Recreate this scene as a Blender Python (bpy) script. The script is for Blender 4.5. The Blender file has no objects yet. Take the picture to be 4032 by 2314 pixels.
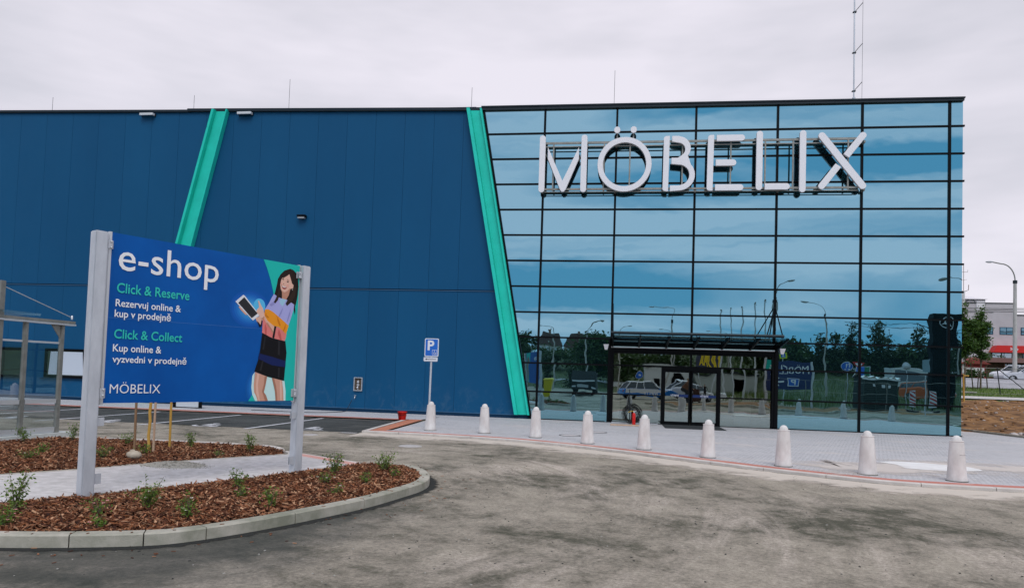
import bpy, bmesh, math, random
import numpy as np
from mathutils import Vector, Matrix, Quaternion, noise as mn
R = math.radians
random.seed(7)
SC = bpy.context.scene
COL = SC.collection
# ---------------------------------------------------------------- camera
YAW, PITCH, ROLL = -.1491, .0426, .0326
cam = bpy.data.cameras.new('camera'); co = bpy.data.objects.new('camera', cam); COL.objects.link(co)
f = Vector((math.sin(YAW)*math.cos(PITCH), math.cos(YAW)*math.cos(PITCH), math.sin(PITCH)))
r0 = Vector((math.cos(YAW), -math.sin(YAW), 0)); u0 = r0.cross(f)
r = r0*math.cos(ROLL)+u0*math.sin(ROLL); u = -r0*math.sin(ROLL)+u0*math.cos(ROLL)
M = Matrix((r, u, -f)).transposed().to_4x4(); M.translation = Vector((3.27, -27.405, 1.697))
co.matrix_world = M
cam.sensor_width = 36; cam.sensor_fit = 'HORIZONTAL'; cam.lens = 2814/4032*36; cam.shift_y = .0494
cam.clip_start = .1; cam.clip_end = 3000
SC.camera = co
# ---------------------------------------------------------------- sky, sun, exposure
SUN_EL, SUN_AZ = R(50), R(163)      # behind the camera, a little to its right
w = bpy.data.worlds.new('World'); SC.world = w; w.use_nodes = True
nt = w.node_tree; nt.nodes.clear()
def N(t, **k):
    n = nt.nodes.new(t)
    for a, b in k.items(): setattr(n, a, b)
    return n
L = nt.links.new
sky = N('ShaderNodeTexSky', sky_type='NISHITA', sun_disc=False); sky.sun_elevation = SUN_EL; sky.sun_rotation = SUN_AZ
sk = N('ShaderNodeVectorMath', operation='SCALE'); sk.inputs['Scale'].default_value = .1; L(sky.outputs[0], sk.inputs[0])
tc = N('ShaderNodeTexCoord')
sep = N('ShaderNodeSeparateXYZ'); L(tc.outputs['Generated'], sep.inputs[0])
mp = N('ShaderNodeMapping'); mp.inputs['Scale'].default_value = (.9, .9, 3.6); mp.inputs['Rotation'].default_value = (R(7), R(-9), 0); L(tc.outputs['Generated'], mp.inputs[0])
n1 = N('ShaderNodeTexNoise'); n1.inputs['Scale'].default_value = 1.5; n1.inputs['Detail'].default_value = 5; n1.inputs['Roughness'].default_value = .55; L(mp.outputs[0], n1.inputs['Vector'])
rp = N('ShaderNodeValToRGB'); rp.color_ramp.elements[0].position = .35; rp.color_ramp.elements[0].color = (.56, .565, .63, 1)
rp.color_ramp.elements[1].position = .60; rp.color_ramp.elements[1].color = (.84, .805, .885, 1); L(n1.outputs[0], rp.inputs[0])
# the sky on the camera's own side (south) has bluer, thinner cloud with pale streaks
mp2 = N('ShaderNodeMapping'); mp2.inputs['Scale'].default_value = (.75, .75, 5.5); mp2.inputs['Location'].default_value = (3.1, .4, 1.7); mp2.inputs['Rotation'].default_value = (R(-6), R(8), 0); L(tc.outputs['Generated'], mp2.inputs[0])
n2 = N('ShaderNodeTexNoise'); n2.inputs['Scale'].default_value = 2.3; n2.inputs['Detail'].default_value = 4; n2.inputs['Roughness'].default_value = .5; n2.inputs['Distortion'].default_value = .6; L(mp2.outputs[0], n2.inputs['Vector'])
rp2 = N('ShaderNodeValToRGB'); rp2.color_ramp.elements[0].position = .42; rp2.color_ramp.elements[0].color = (.20, .47, .70, 1)
rp2.color_ramp.elements[1].position = .59; rp2.color_ramp.elements[1].color = (.90, .84, .98, 1); L(n2.outputs[0], rp2.inputs[0])
ms = N('ShaderNodeMapRange'); ms.inputs['From Min'].default_value = .15; ms.inputs['From Max'].default_value = -.35; L(sep.outputs['Y'], ms.inputs['Value'])
mx = N('ShaderNodeMixRGB'); L(ms.outputs[0], mx.inputs[0]); L(rp.outputs[0], mx.inputs[1]); L(rp2.outputs[0], mx.inputs[2])
m2 = N('ShaderNodeMixRGB'); m2.inputs[0].default_value = .93; L(sk.outputs[0], m2.inputs[1]); L(mx.outputs[0], m2.inputs[2])
bg = N('ShaderNodeBackground'); bg.inputs[1].default_value = 1.0; L(m2.outputs[0], bg.inputs[0])
wo = N('ShaderNodeOutputWorld'); L(bg.outputs[0], wo.inputs[0])
sl = bpy.data.lights.new('sun', 'SUN'); sl.energy = 1.5; sl.angle = R(35); sl.color = (1, .97, .93)
so = bpy.data.objects.new('sun', sl); COL.objects.link(so)
sd = Vector((math.sin(SUN_AZ)*math.cos(SUN_EL), math.cos(SUN_AZ)*math.cos(SUN_EL), math.sin(SUN_EL)))
so.rotation_euler = sd.to_track_quat('Z', 'Y').to_euler(); so.location = sd*60
vs = SC.view_settings; SC.display_settings.display_device = 'sRGB'
vs.view_transform = 'Standard'; vs.look = 'None'; vs.exposure = .08; vs.gamma = 1; vs.use_curve_mapping = False
SC.cycles.max_bounces = 6; SC.cycles.glossy_bounces = 4; SC.cycles.transparent_max_bounces = 12; SC.cycles.caustics_reflective = False; SC.cycles.caustics_refractive = False

# ---------------------------------------------------------------- materials
MATS = {}
def mat(name, col, rough=.6, metal=0., var=0., vs_=6., bump=0., bs=30., col2=None, spec=.4, coords='Object', stretch=(1, 1, 1)):
    if name in MATS: return MATS[name]
    m = bpy.data.materials.new(name); m.use_nodes = True; t = m.node_tree; ns = t.nodes; b = ns['Principled BSDF']
    b.inputs['Base Color'].default_value = (*col, 1); b.inputs['Roughness'].default_value = rough; b.inputs['Metallic'].default_value = metal
    b.inputs['Specular IOR Level'].default_value = spec
    c = ns.new('ShaderNodeTexCoord'); mp = ns.new('ShaderNodeMapping'); mp.inputs['Scale'].default_value = stretch; t.links.new(c.outputs[coords], mp.inputs[0])
    if var or col2:
        n = ns.new('ShaderNodeTexNoise'); n.inputs['Scale'].default_value = vs_; n.inputs['Detail'].default_value = 6; n.inputs['Roughness'].default_value = .62
        t.links.new(mp.outputs[0], n.inputs['Vector'])
        q = ns.new('ShaderNodeValToRGB'); e = q.color_ramp.elements; e[0].position = .35; e[1].position = .65
        c2 = col2 or tuple(min(1, x*(1+var)) for x in col); c1 = col if col2 else tuple(x*(1-var) for x in col)
        e[0].color = (*c1, 1); e[1].color = (*c2, 1); t.links.new(n.outputs[0], q.inputs[0]); t.links.new(q.outputs[0], b.inputs['Base Color'])
    if bump:
        n = ns.new('ShaderNodeTexNoise'); n.inputs['Scale'].default_value = bs; n.inputs['Detail'].default_value = 5; t.links.new(mp.outputs[0], n.inputs['Vector'])
        k = ns.new('ShaderNodeBump'); k.inputs['Strength'].default_value = bump; k.inputs['Distance'].default_value = .02; t.links.new(n.outputs[0], k.inputs['Height']); t.links.new(k.outputs[0], b.inputs['Normal'])
    MATS[name] = m; return m

def nmat(name):
    m = bpy.data.materials.new(name); m.use_nodes = True; t = m.node_tree
    MATS[name] = m
    return m, t, t.nodes, t.links.new, t.nodes['Principled BSDF']
def ramp(ns, pts):
    q = ns.new('ShaderNodeValToRGB'); e = q.color_ramp.elements
    while len(e) < len(pts): e.new(.5)
    for i, (p, c) in enumerate(pts): e[i].position = p; e[i].color = (*c, 1) if len(c) == 3 else c
    return q
def nz(ns, ln, vec, scale, detail=5, rough=.6, dist=0.):
    n = ns.new('ShaderNodeTexNoise'); n.inputs['Scale'].default_value = scale; n.inputs['Detail'].default_value = detail; n.inputs['Roughness'].default_value = rough; n.inputs['Distortion'].default_value = dist
    ln(vec, n.inputs['Vector']); return n.outputs[0]
def mixc(ns, ln, fac, a, b, mode='MIX'):
    m = ns.new('ShaderNodeMixRGB'); m.blend_type = mode
    for s, v in zip(m.inputs, (fac, a, b)):
        if hasattr(v, 'links'): ln(v, s)
        elif isinstance(v, (int, float)): s.default_value = v
        else: s.default_value = (*v, 1)
    return m.outputs[0]
def mrange(ns, ln, v, a, b, c=0., d=1.):
    m = ns.new('ShaderNodeMapRange'); m.clamp = True; ln(v, m.inputs[0])
    for i, x in zip((1, 2, 3, 4), (a, b, c, d)): m.inputs[i].default_value = x
    return m.outputs[0]
def mapping(ns, ln, vec, scale=(1, 1, 1), rot=(0, 0, 0), loc=(0, 0, 0)):
    m = ns.new('ShaderNodeMapping'); m.inputs['Scale'].default_value = scale; m.inputs['Rotation'].default_value = rot; m.inputs['Location'].default_value = loc
    ln(vec, m.inputs[0]); return m.outputs[0]

def make_asphalt(name, dark=(.085, .09, .085), mid=(.17, .165, .155), dust=(.36, .335, .31), damt=1., fresh=True):
    m, t, ns, ln, b = nmat(name)
    P = ns.new('ShaderNodeTexCoord').outputs['Object']
    big = nz(ns, ln, P, .42, 10, .72, .4); med = nz(ns, ln, mapping(ns, ln, P, (1, 1, 1), (0, 0, .6)), 2.3, 10, .78, .3)
    s0 = ns.new('ShaderNodeMath'); s0.operation = 'MULTIPLY_ADD'; ln(med, s0.inputs[0]); s0.inputs[1].default_value = .75; ln(big, s0.inputs[2])
    c = ramp(ns, [(.36, dark), (.50, mid), (.64, tuple(x*1.35 for x in mid))]); ln(mrange(ns, ln, s0.outputs[0], .36, 1.39), c.inputs[0]); col = c.outputs[0]
    if fresh:   # pale dust swept into arcs by wheels turning round the island tip
        sub_ = ns.new('ShaderNodeVectorMath'); sub_.operation = 'SUBTRACT'; ln(P, sub_.inputs[0]); sub_.inputs[1].default_value = (-3.2, -17.6, 0)
        sp = ns.new('ShaderNodeSeparateXYZ'); ln(sub_.outputs[0], sp.inputs[0]); le = ns.new('ShaderNodeVectorMath'); le.operation = 'LENGTH'; ln(sub_.outputs[0], le.inputs[0])
        at = ns.new('ShaderNodeMath'); at.operation = 'ARCTAN2'; ln(sp.outputs['Y'], at.inputs[0]); ln(sp.outputs['X'], at.inputs[1]); cb = ns.new('ShaderNodeCombineXYZ'); ln(le.outputs['Value'], cb.inputs[0]); ln(at.outputs[0], cb.inputs[1])
        pol = cb.outputs[0]
    else: pol = mapping(ns, ln, P, (.3, 1, 1))
    s = nz(ns, ln, mapping(ns, ln, pol, (1.5, 2.0, 1)), 1.3, 9, .72, .5); s2 = nz(ns, ln, P, .27, 4, .6)
    sm = mrange(ns, ln, s, .46, .70, 0, .85*damt); sm2 = mrange(ns, ln, s2, .42, .60, .08, 1)
    mm = ns.new('ShaderNodeMath'); mm.operation = 'MULTIPLY'; mm.use_clamp = True; ln(sm, mm.inputs[0]); ln(sm2, mm.inputs[1])
    gr = mrange(ns, ln, nz(ns, ln, P, 17, 8, .85), .40, .58, .25, 1.15); m3 = ns.new('ShaderNodeMath'); m3.operation = 'MULTIPLY'; m3.use_clamp = True; ln(mm.outputs[0], m3.inputs[0]); ln(gr, m3.inputs[1])
    col = mixc(ns, ln, m3.outputs[0], col, dust)
    dk = mrange(ns, ln, nz(ns, ln, mapping(ns, ln, pol, (1.1, 2.8, 1), (0, 0, 0), (5, 2, 0)), 1.5, 9, .75, .4), .53, .68, 0, .62); col = mixc(ns, ln, dk, col, tuple(x*.85 for x in dark))
    fl = mrange(ns, ln, nz(ns, ln, mapping(ns, ln, P, (1, 2, 1), (0, 0, .5)), 7, 8, .8), .62, .72, 0, .55*damt); col = mixc(ns, ln, fl, col, dust)
    blot = mrange(ns, ln, nz(ns, ln, P, 9, 8, .8), .61, .72, 0, .65); col = mixc(ns, ln, blot, col, tuple(x*.55 for x in dark))
    fine = nz(ns, ln, P, 20, 9, .95); ff = mrange(ns, ln, fine, .36, .64, .42, 1.58)
    cc = ns.new('ShaderNodeVectorMath'); cc.operation = 'SCALE'; ln(col, cc.inputs[0]); ln(ff, cc.inputs['Scale']); col = cc.outputs[0]
    if fresh:   # younger, darker tar laid against the island kerb
        d = ns.new('ShaderNodeVectorMath'); d.operation = 'DISTANCE'; ln(mapping(ns, ln, P, (1, .5, 1)), d.inputs[0]); d.inputs[1].default_value = (-1.1, -9.9, 0)
        wob = nz(ns, ln, P, 1.6, 8, .75); ad = ns.new('ShaderNodeMath'); ad.operation = 'MULTIPLY_ADD'; ln(wob, ad.inputs[0]); ad.inputs[1].default_value = 1.9; ln(d.outputs['Value'], ad.inputs[2])
        fm = mrange(ns, ln, ad.outputs[0], 3.05, 2.2, 0, .78); col = mixc(ns, ln, fm, col, (.042, .048, .044))
    ln(col, b.inputs['Base Color']); b.inputs['Roughness'].default_value = .9; b.inputs['Specular IOR Level'].default_value = .15
    k = ns.new('ShaderNodeBump'); k.inputs['Strength'].default_value = .7; k.inputs['Distance'].default_value = .012; ln(nz(ns, ln, P, 70, 6, .85), k.inputs['Height']); ln(k.outputs[0], b.inputs['Normal'])
    return m
def make_pavers(name, c1, c2, scale, rot=45, mortar=(.25, .25, .26), bw=.5, rh=.5, dust=True, w=.012):
    m, t, ns, ln, b = nmat(name)
    P = ns.new('ShaderNodeTexCoord').outputs['Object']
    br = ns.new('ShaderNodeTexBrick'); ln(mapping(ns, ln, P, (1, 1, 1), (0, 0, R(rot))), br.inputs['Vector'])
    br.inputs['Color1'].default_value = (*c1, 1); br.inputs['Color2'].default_value = (*c2, 1); br.inputs['Mortar'].default_value = (*mortar, 1)
    br.inputs['Scale'].default_value = scale; br.inputs['Mortar Size'].default_value = w; br.inputs['Brick Width'].default_value = bw; br.inputs['Row Height'].default_value = rh; br.inputs['Mortar Smooth'].default_value = .3
    col = br.outputs['Color']
    col = mixc(ns, ln, mrange(ns, ln, nz(ns, ln, mapping(ns, ln, P, (.6, 1.3, 1), (0, 0, .3)), .8, 7, .65, .5), .42, .66, 0, .8), col, tuple(x*1.13 for x in c1))
    if dust:
        col = mixc(ns, ln, mrange(ns, ln, nz(ns, ln, mapping(ns, ln, P, (.5, 1.2, 1), (0, 0, -.4)), .6, 8, .7, .8), .55, .7, 0, .85), col, (.68, .60, .55))
    col = mixc(ns, ln, .35, col, mixc(ns, ln, 1., col, ramp_out(ns, ln, nz(ns, ln, P, 24, 6, .8), [(.35, (.7, .7, .7)), (.65, (1, 1, 1))]), 'MULTIPLY'))
    ln(col, b.inputs['Base Color']); b.inputs['Roughness'].default_value = .8; b.inputs['Specular IOR Level'].default_value = .3
    k = ns.new('ShaderNodeBump'); k.inputs['Strength'].default_value = .3; k.inputs['Distance'].default_value = .01; ln(br.outputs['Fac'], k.inputs['Height']); k.invert = True; ln(k.outputs[0], b.inputs['Normal'])
    return m
def ramp_out(ns, ln, v, pts):
    q = ramp(ns, pts); ln(v, q.inputs[0]); return q.outputs[0]
def make_glass(name, tint, dark, thru=0., thrucol=(.55, .62, .6), rough=0.):
    m, t, ns, ln, b = nmat(name)
    g = ns.new('ShaderNodeBsdfGlossy'); g.inputs['Color'].default_value = (*tint, 1); g.inputs['Roughness'].default_value = rough
    d = ns.new('ShaderNodeBsdfDiffuse'); d.inputs['Color'].default_value = (*dark, 1)
    a = ns.new('ShaderNodeAddShader'); ln(g.outputs[0], a.inputs[0]); ln(d.outputs[0], a.inputs[1]); o = a.outputs[0]
    if thru:
        tr = ns.new('ShaderNodeBsdfTransparent'); tr.inputs[0].default_value = (*thrucol, 1); x = ns.new('ShaderNodeMixShader'); x.inputs[0].default_value = thru; ln(g.outputs[0], x.inputs[1]); ln(tr.outputs[0], x.inputs[2]); o = x.outputs[0]
    P = ns.new('ShaderNodeTexCoord').outputs['Object']
    k = ns.new('ShaderNodeBump'); k.inputs['Strength'].default_value = .09; k.inputs['Distance'].default_value = .02; ln(nz(ns, ln, mapping(ns, ln, P, (1, 1, 1.4)), 1.1, 1.5, .4), k.inputs['Height']); ln(k.outputs[0], g.inputs['Normal'])
    ln(o, t.nodes['Material Output'].inputs[0]); return m
def make_leaf(name, c1, c2, trans=.25):
    m, t, ns, ln, b = nmat(name)
    g = ns.new('ShaderNodeNewGeometry'); col = mixc(ns, ln, g.outputs['Random Per Island'], c1, c2)
    ln(col, b.inputs['Base Color']); b.inputs['Roughness'].default_value = .55; b.inputs['Specular IOR Level'].default_value = .3
    tr = ns.new('ShaderNodeBsdfTranslucent'); ln(mixc(ns, ln, .4, col, (.25, .4, .05)), tr.inputs[0]); x = ns.new('ShaderNodeMixShader'); x.inputs[0].default_value = trans
    ln(b.outputs[0], x.inputs[1]); ln(tr.outputs[0], x.inputs[2]); ln(x.outputs[0], t.nodes['Material Output'].inputs[0]); return m
def make_island(name, cols, rough=.85, bump=0.):
    m, t, ns, ln, b = nmat(name); g = ns.new('ShaderNodeNewGeometry')
    ln(ramp_out(ns, ln, g.outputs['Random Per Island'], [(i/(len(cols)-1), c) for i, c in enumerate(cols)]), b.inputs['Base Color']); b.inputs['Roughness'].default_value = rough; b.inputs['Specular IOR Level'].default_value = .25
    return m

ASPH = make_asphalt('asphalt_old', (.092, .088, .064), (.275, .241, .194), (.62, .53, .455), 1.)
ASPH_BAY = make_asphalt('asphalt_bay', (.04, .043, .042), (.065, .067, .064), (.19, .18, .165), .7, False)
ROADM = make_asphalt('asphalt_road', (.26, .26, .275), (.34, .335, .355), (.42, .42, .43), .3, False)
PAVE = make_pavers('grey_pavers', (.50, .485, .49), (.61, .59, .60), 5., 45, (.13, .13, .13), w=.022)
REDP = make_pavers('red_pavers', (.50, .17, .13), (.58, .24, .18), 5., 20, (.36, .2, .17))
REDP2 = make_pavers('orange_pavers', (.52, .19, .11), (.60, .25, .15), 5., 20, (.4, .22, .15), dust=False)
TACT = make_pavers('tactile_pavers', (.60, .24, .19), (.66, .31, .25), 5., -31, (.72, .55, .50), .4, .45, False, .05)
PATHM = mat('path_concrete', (.47, .44, .42), .9, var=.16, vs_=7, bump=.6, bs=45, col2=(.64, .60, .585))
KERB = mat('kerb_concrete', (.25, .25, .19), .85, vs_=2.4, bump=.25, bs=80, col2=(.50, .46, .39))
KERB2 = mat('kerb_pale', (.52, .47, .43), .85, vs_=2.5, bump=.2, bs=80, col2=(.66, .60, .55))
EDGE = mat('path_edging', (.30, .27, .22), .9, vs_=6, col2=(.42, .38, .32))
GRASS = mat('grass_ground', (.045, .085, .018), .95, vs_=1.6, bump=.9, bs=9, col2=(.13, .17, .04))
SOIL = mat('soil', (.085, .036, .012), .95, vs_=1.9, bump=1., bs=7, col2=(.35, .175, .062))
MEADOW = mat('meadow_ground', (.018, .036, .010), .95, vs_=.5, bump=.9, bs=5, col2=(.075, .095, .026))
SOILD = mat('soil_dark', (.07, .045, .02), .95, vs_=2., bump=.6, bs=9, col2=(.17, .13, .06))
MULB = mat('mulch_base', (.018, .008, .005), .95, vs_=20, bump=1., bs=40, col2=(.06, .024, .012))
CHIP = make_island('bark_chip', [(.035, .010, .005), (.14, .042, .016), (.27, .10, .04), (.08, .026, .012), (.42, .18, .09), (.05, .017, .008), (.62, .35, .20), (.17, .058, .024), (.07, .022, .010), (.03, .010, .005)])
PAINT = mat('road_paint', (.72, .70, .72), .7, vs_=5, col2=(.52, .51, .51))
def make_cladding():
    m, t, ns, ln, b = nmat('blue_cladding'); P = ns.new('ShaderNodeTexCoord').outputs['Object']; g = ns.new('ShaderNodeNewGeometry')
    col = mixc(ns, ln, nz(ns, ln, mapping(ns, ln, P, (1, 1, .35)), .5, 7, .6), (.0042, .068, .166), (.0068, .092, .210))
    col = mixc(ns, ln, mrange(ns, ln, g.outputs['Random Per Island'], 0, 1, 0, .22), col, (.003, .052, .132))
    sp = ns.new('ShaderNodeSeparateXYZ'); ln(P, sp.inputs[0]); low = mrange(ns, ln, sp.outputs['Z'], .1, 1.5, 1, 0)
    st = mrange(ns, ln, nz(ns, ln, mapping(ns, ln, P, (1, 1, .8)), 2.2, 9, .75, .6), .50, .74, 0, .5); mm = ns.new('ShaderNodeMath'); mm.operation = 'MULTIPLY'; ln(low, mm.inputs[0]); ln(st, mm.inputs[1]); col = mixc(ns, ln, mm.outputs[0], col, (.10, .17, .24))
    sc = mrange(ns, ln, nz(ns, ln, P, 9, 3, .9), .765, .80, 0, .7); col = mixc(ns, ln, sc, col, (.16, .25, .33))
    ln(col, b.inputs['Base Color']); b.inputs['Specular IOR Level'].default_value = .14; ln(mrange(ns, ln, nz(ns, ln, P, 1.1, 4, .6), .3, .7, .42, .62), b.inputs['Roughness'])
    k = ns.new('ShaderNodeBump'); k.inputs['Strength'].default_value = .12; k.inputs['Distance'].default_value = .03; ln(nz(ns, ln, mapping(ns, ln, P, (1, 1, .25)), .9, 2, .4), k.inputs['Height']); ln(k.outputs[0], b.inputs['Normal']); return m
BLUE = make_cladding()
BLUED = mat('blue_cladding_back', (.004, .03, .08), .6)
NAVY = mat('navy_flashing', (.004, .028, .066), .5, spec=.15)
LIGHTB = mat('drip_edge', (.09, .22, .38), .35, metal=.3)
TEAL = mat('teal_paint', (.014, .53, .42), .5, vs_=1.2, col2=(.018, .62, .495), spec=.25)
COPE = mat('dark_coping', (.018, .026, .033), .4, metal=.3, spec=.25)
BLACK = mat('black_aluminium', (.003, .0035, .0045), .4, spec=.10)
DARKG = mat('dark_grey_metal', (.03, .038, .042), .45, metal=.3, spec=.2)
GALV = mat('galvanised_steel', (.52, .54, .58), .45, metal=.35, vs_=7, bump=.08, bs=20, col2=(.64, .66, .70), stretch=(1, 1, .35))
STEEL = mat('grey_steel', (.21, .21, .19), .5, metal=.3, vs_=5, col2=(.30, .295, .27))
ALU = mat('aluminium', (.62, .63, .65), .35, metal=.6)
WHITE = mat('white_acrylic', (.80, .785, .81), .35, spec=.5)
WSIDE = mat('letter_return', (.62, .62, .64), .5)
CONC = mat('cast_concrete', (.60, .555, .53), .8, vs_=6, bump=.2, bs=60, col2=(.76, .72, .69), stretch=(1, 1, .5))
CONCD = mat('dark_concrete', (.10, .095, .08), .9)
GLASS = make_glass('mirror_glass', (.245, .465, .54), (.002, .006, .008))
GLASSE = make_glass('entrance_glass', (.50, .61, .60), (0, 0, 0), .30, (.75, .80, .78))
CLEAR = make_glass('clear_panel', (.9, .95, .95), (0, 0, 0), .86, (.80, .86, .88))
DKGLASS = make_glass('window_glass', (.30, .36, .38), (.01, .012, .014), 0, rough=.02)
CARGL = make_glass('car_glass', (.07, .085, .095), (.008, .01, .012), 0, rough=.01)
RUB = mat('rubber', (.012, .012, .013), .7)
RED = mat('red_plastic', (.62, .012, .008), .4)
WOOD1 = mat('stake_brown', (.20, .115, .06), .8, vs_=8, col2=(.30, .18, .10), stretch=(1, 1, .1))
WOOD2 = mat('stake_yellow', (.50, .27, .045), .75, vs_=8, col2=(.62, .38, .09), stretch=(1, 1, .1))
WOOD3 = mat('stake_pale', (.50, .33, .22), .8, vs_=8, col2=(.60, .43, .31), stretch=(1, 1, .1))
STONE = mat('field_stone', (.35, .28, .20), .9, vs_=6, bump=.4, bs=15, col2=(.52, .45, .36))
BARK = mat('bark', (.10, .075, .05), .9, vs_=10, bump=.5, bs=30, col2=(.2, .16, .12))
LEAFR = make_leaf('rose_leaf', (.045, .10, .012), (.20, .30, .05))
LEAFT = make_leaf('tree_leaf', (.014, .045, .008), (.06, .13, .022))
LEAFY = make_leaf('young_leaf', (.13, .30, .02), (.30, .48, .05))
LEAFD = make_leaf('dark_leaf', (.012, .036, .011), (.055, .105, .030), .12)
LEAFC = make_leaf('conifer_leaf', (.010, .030, .013), (.045, .080, .034), .08)
BLADE = make_leaf('grass_blade', (.06, .13, .02), (.20, .29, .06))
BLADE2 = make_leaf('meadow_blade', (.025, .05, .012), (.10, .12, .035))
PETW = mat('white_petal', (.80, .74, .62), .6); PETP = mat('pink_petal', (.78, .33, .33), .6)

# ---------------------------------------------------------------- mesh helpers
class MB:
    def __init__(s): s.v = []; s.f = []; s.m = []; s.sm = []
    def add(s, V, F, mi=0, smooth=False):
        o = len(s.v); s.v += [tuple(p) for p in V]; s.f += [tuple(i+o for i in q) for q in F]; s.m += [mi]*len(F); s.sm += [smooth]*len(F)
    def box(s, a, b, mi=0):
        x0, y0, z0 = a; x1, y1, z1 = b
        V = [(x0, y0, z0), (x1, y0, z0), (x1, y1, z0), (x0, y1, z0), (x0, y0, z1), (x1, y0, z1), (x1, y1, z1), (x0, y1, z1)]
        s.add(V, [(0, 3, 2, 1), (4, 5, 6, 7), (0, 1, 5, 4), (1, 2, 6, 5), (2, 3, 7, 6), (3, 0, 4, 7)], mi)
    def cbox(s, c, d, rz=0, mi=0, M=None):
        d = Vector(d)/2; Mr = Matrix.Rotation(rz, 3, 'Z') if M is None else M
        V = [Vector(c)+Mr@Vector((sx*d.x, sy*d.y, sz*d.z)) for sz in (-1, 1) for sx, sy in ((-1, -1), (1, -1), (1, 1), (-1, 1))]
        s.add(V, [(0, 3, 2, 1), (4, 5, 6, 7), (0, 1, 5, 4), (1, 2, 6, 5), (2, 3, 7, 6), (3, 0, 4, 7)], mi)
    def tube(s, pts, r, n=8, mi=0, cap=True, smooth=True):
        pts = [Vector(p) for p in pts]; rr = r if isinstance(r, (list, tuple)) else [r]*len(pts)
        V = []; F = []; prev = None
        for i, p in enumerate(pts):
            t = (pts[min(i+1, len(pts)-1)]-pts[max(i-1, 0)]).normalized()
            a = (prev if prev is not None else (Vector((1, 0, 0)) if abs(t.x) < .9 else Vector((0, 1, 0))))
            a = (a-t*a.dot(t)).normalized(); prev = a; b = t.cross(a)
            for k in range(n):
                w_ = 2*math.pi*k/n; V.append(p+(a*math.cos(w_)+b*math.sin(w_))*rr[i])
        for i in range(len(pts)-1):
            for k in range(n): F.append((i*n+k, i*n+(k+1) % n, (i+1)*n+(k+1) % n, (i+1)*n+k))
        s.add(V, F, mi, smooth)
        if cap:
            s.add([V[k] for k in range(n)], [tuple(reversed(range(n)))], mi); s.add([V[-n+k] for k in range(n)], [tuple(range(n))], mi)
    def lathe(s, prof, c, n=24, mi=0, smooth=True, axis=(0, 0, 1)):
        q = Vector((0, 0, 1)).rotation_difference(Vector(axis)); V = []; F = []
        for (rad, z) in prof:
            for k in range(n):
                w_ = 2*math.pi*k/n; V.append(Vector(c)+q@Vector((rad*math.cos(w_), rad*math.sin(w_), z)))
        for i in range(len(prof)-1):
            for k in range(n): F.append((i*n+k, i*n+(k+1) % n, (i+1)*n+(k+1) % n, (i+1)*n+k))
        s.add(V, F, mi, smooth)
    def disc(s, c, r_, n=24, mi=0, N=(0, 0, 1)):
        q = Vector((0, 0, 1)).rotation_difference(Vector(N)); s.add([Vector(c)+q@Vector((r_*math.cos(2*math.pi*k/n), r_*math.sin(2*math.pi*k/n), 0)) for k in range(n)], [tuple(range(n))], mi)
    def prism(s, P2, fn, d0, d1, mi=0, side=None):
        """outline P2 (counter-clockwise seen from the front), fn(x,y,depth)->3d, d0 back, d1 front"""
        n = len(P2); A = [fn(x, y, d0) for x, y in P2]; B = [fn(x, y, d1) for x, y in P2]
        s.add(B, [tuple(range(n))], mi); s.add(A, [tuple(reversed(range(n)))], mi if side is None else side)
        s.add(A+B, [(i, (i+1) % n, n+(i+1) % n, n+i) for i in range(n)], mi if side is None else side)
    def poly(s, P3, mi=0): s.add(P3, [tuple(range(len(P3)))], mi)
    def sphere(s, c, r_, mi=0, n=12, sc=(1, 1, 1)):
        V = []; F = []; h = n//2
        for i in range(h+1):
            a = math.pi*i/h
            for k in range(n):
                b = 2*math.pi*k/n; V.append((c[0]+r_*sc[0]*math.sin(a)*math.cos(b), c[1]+r_*sc[1]*math.sin(a)*math.sin(b), c[2]+r_*sc[2]*math.cos(a)))
        for i in range(h):
            for k in range(n): F.append((i*n+k, (i+1)*n+k, (i+1)*n+(k+1) % n, i*n+(k+1) % n))
        s.add(V, F, mi, True)
    def obj(s, name, mats, parent=None, world=True, bevel=0):
        me = bpy.data.meshes.new(name); me.from_pydata(s.v, [], s.f)
        for m_ in (mats if isinstance(mats, (list, tuple)) else [mats]): me.materials.append(m_)
        me.polygons.foreach_set('material_index', s.m); me.polygons.foreach_set('use_smooth', s.sm); me.update()
        o = bpy.data.objects.new(name, me); COL.objects.link(o)
        if bevel:
            bm = bmesh.new(); bm.from_mesh(me); bmesh.ops.remove_doubles(bm, verts=bm.verts, dist=1e-5)
            bmesh.ops.bevel(bm, geom=[e for e in bm.edges if len(e.link_faces) == 2 and e.calc_face_angle(0) > .5], offset=bevel, segments=2, affect='EDGES', clamp_overlap=True); bm.to_mesh(me); bm.free()
        if parent is not None:
            o.parent = parent
            if world: o.matrix_parent_inverse = parent_world(parent).inverted()
        return o
def parent_world(p):
    m = Matrix.LocRotScale(p.location, p.rotation_euler, p.scale)
    return (parent_world(p.parent)@p.matrix_parent_inverse@m) if p.parent else m
def thing(name, label, cat, loc=(0, 0, 0), rz=0, group=None):
    o = bpy.data.objects.new(name, None); COL.objects.link(o); o.location = loc; o.rotation_euler = (0, 0, rz); o.empty_display_size = .2
    o['label'] = label; o['category'] = cat
    if group: o['group'] = group
    return o
def tag(o, label, cat, group=None, kind=None):
    if label: o['label'] = label
    if cat: o['category'] = cat
    if group: o['group'] = group
    if kind: o['kind'] = kind
    return o
def struct(mb, name, m): return tag(mb.obj(name, m), None, None, None, 'structure')
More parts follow.
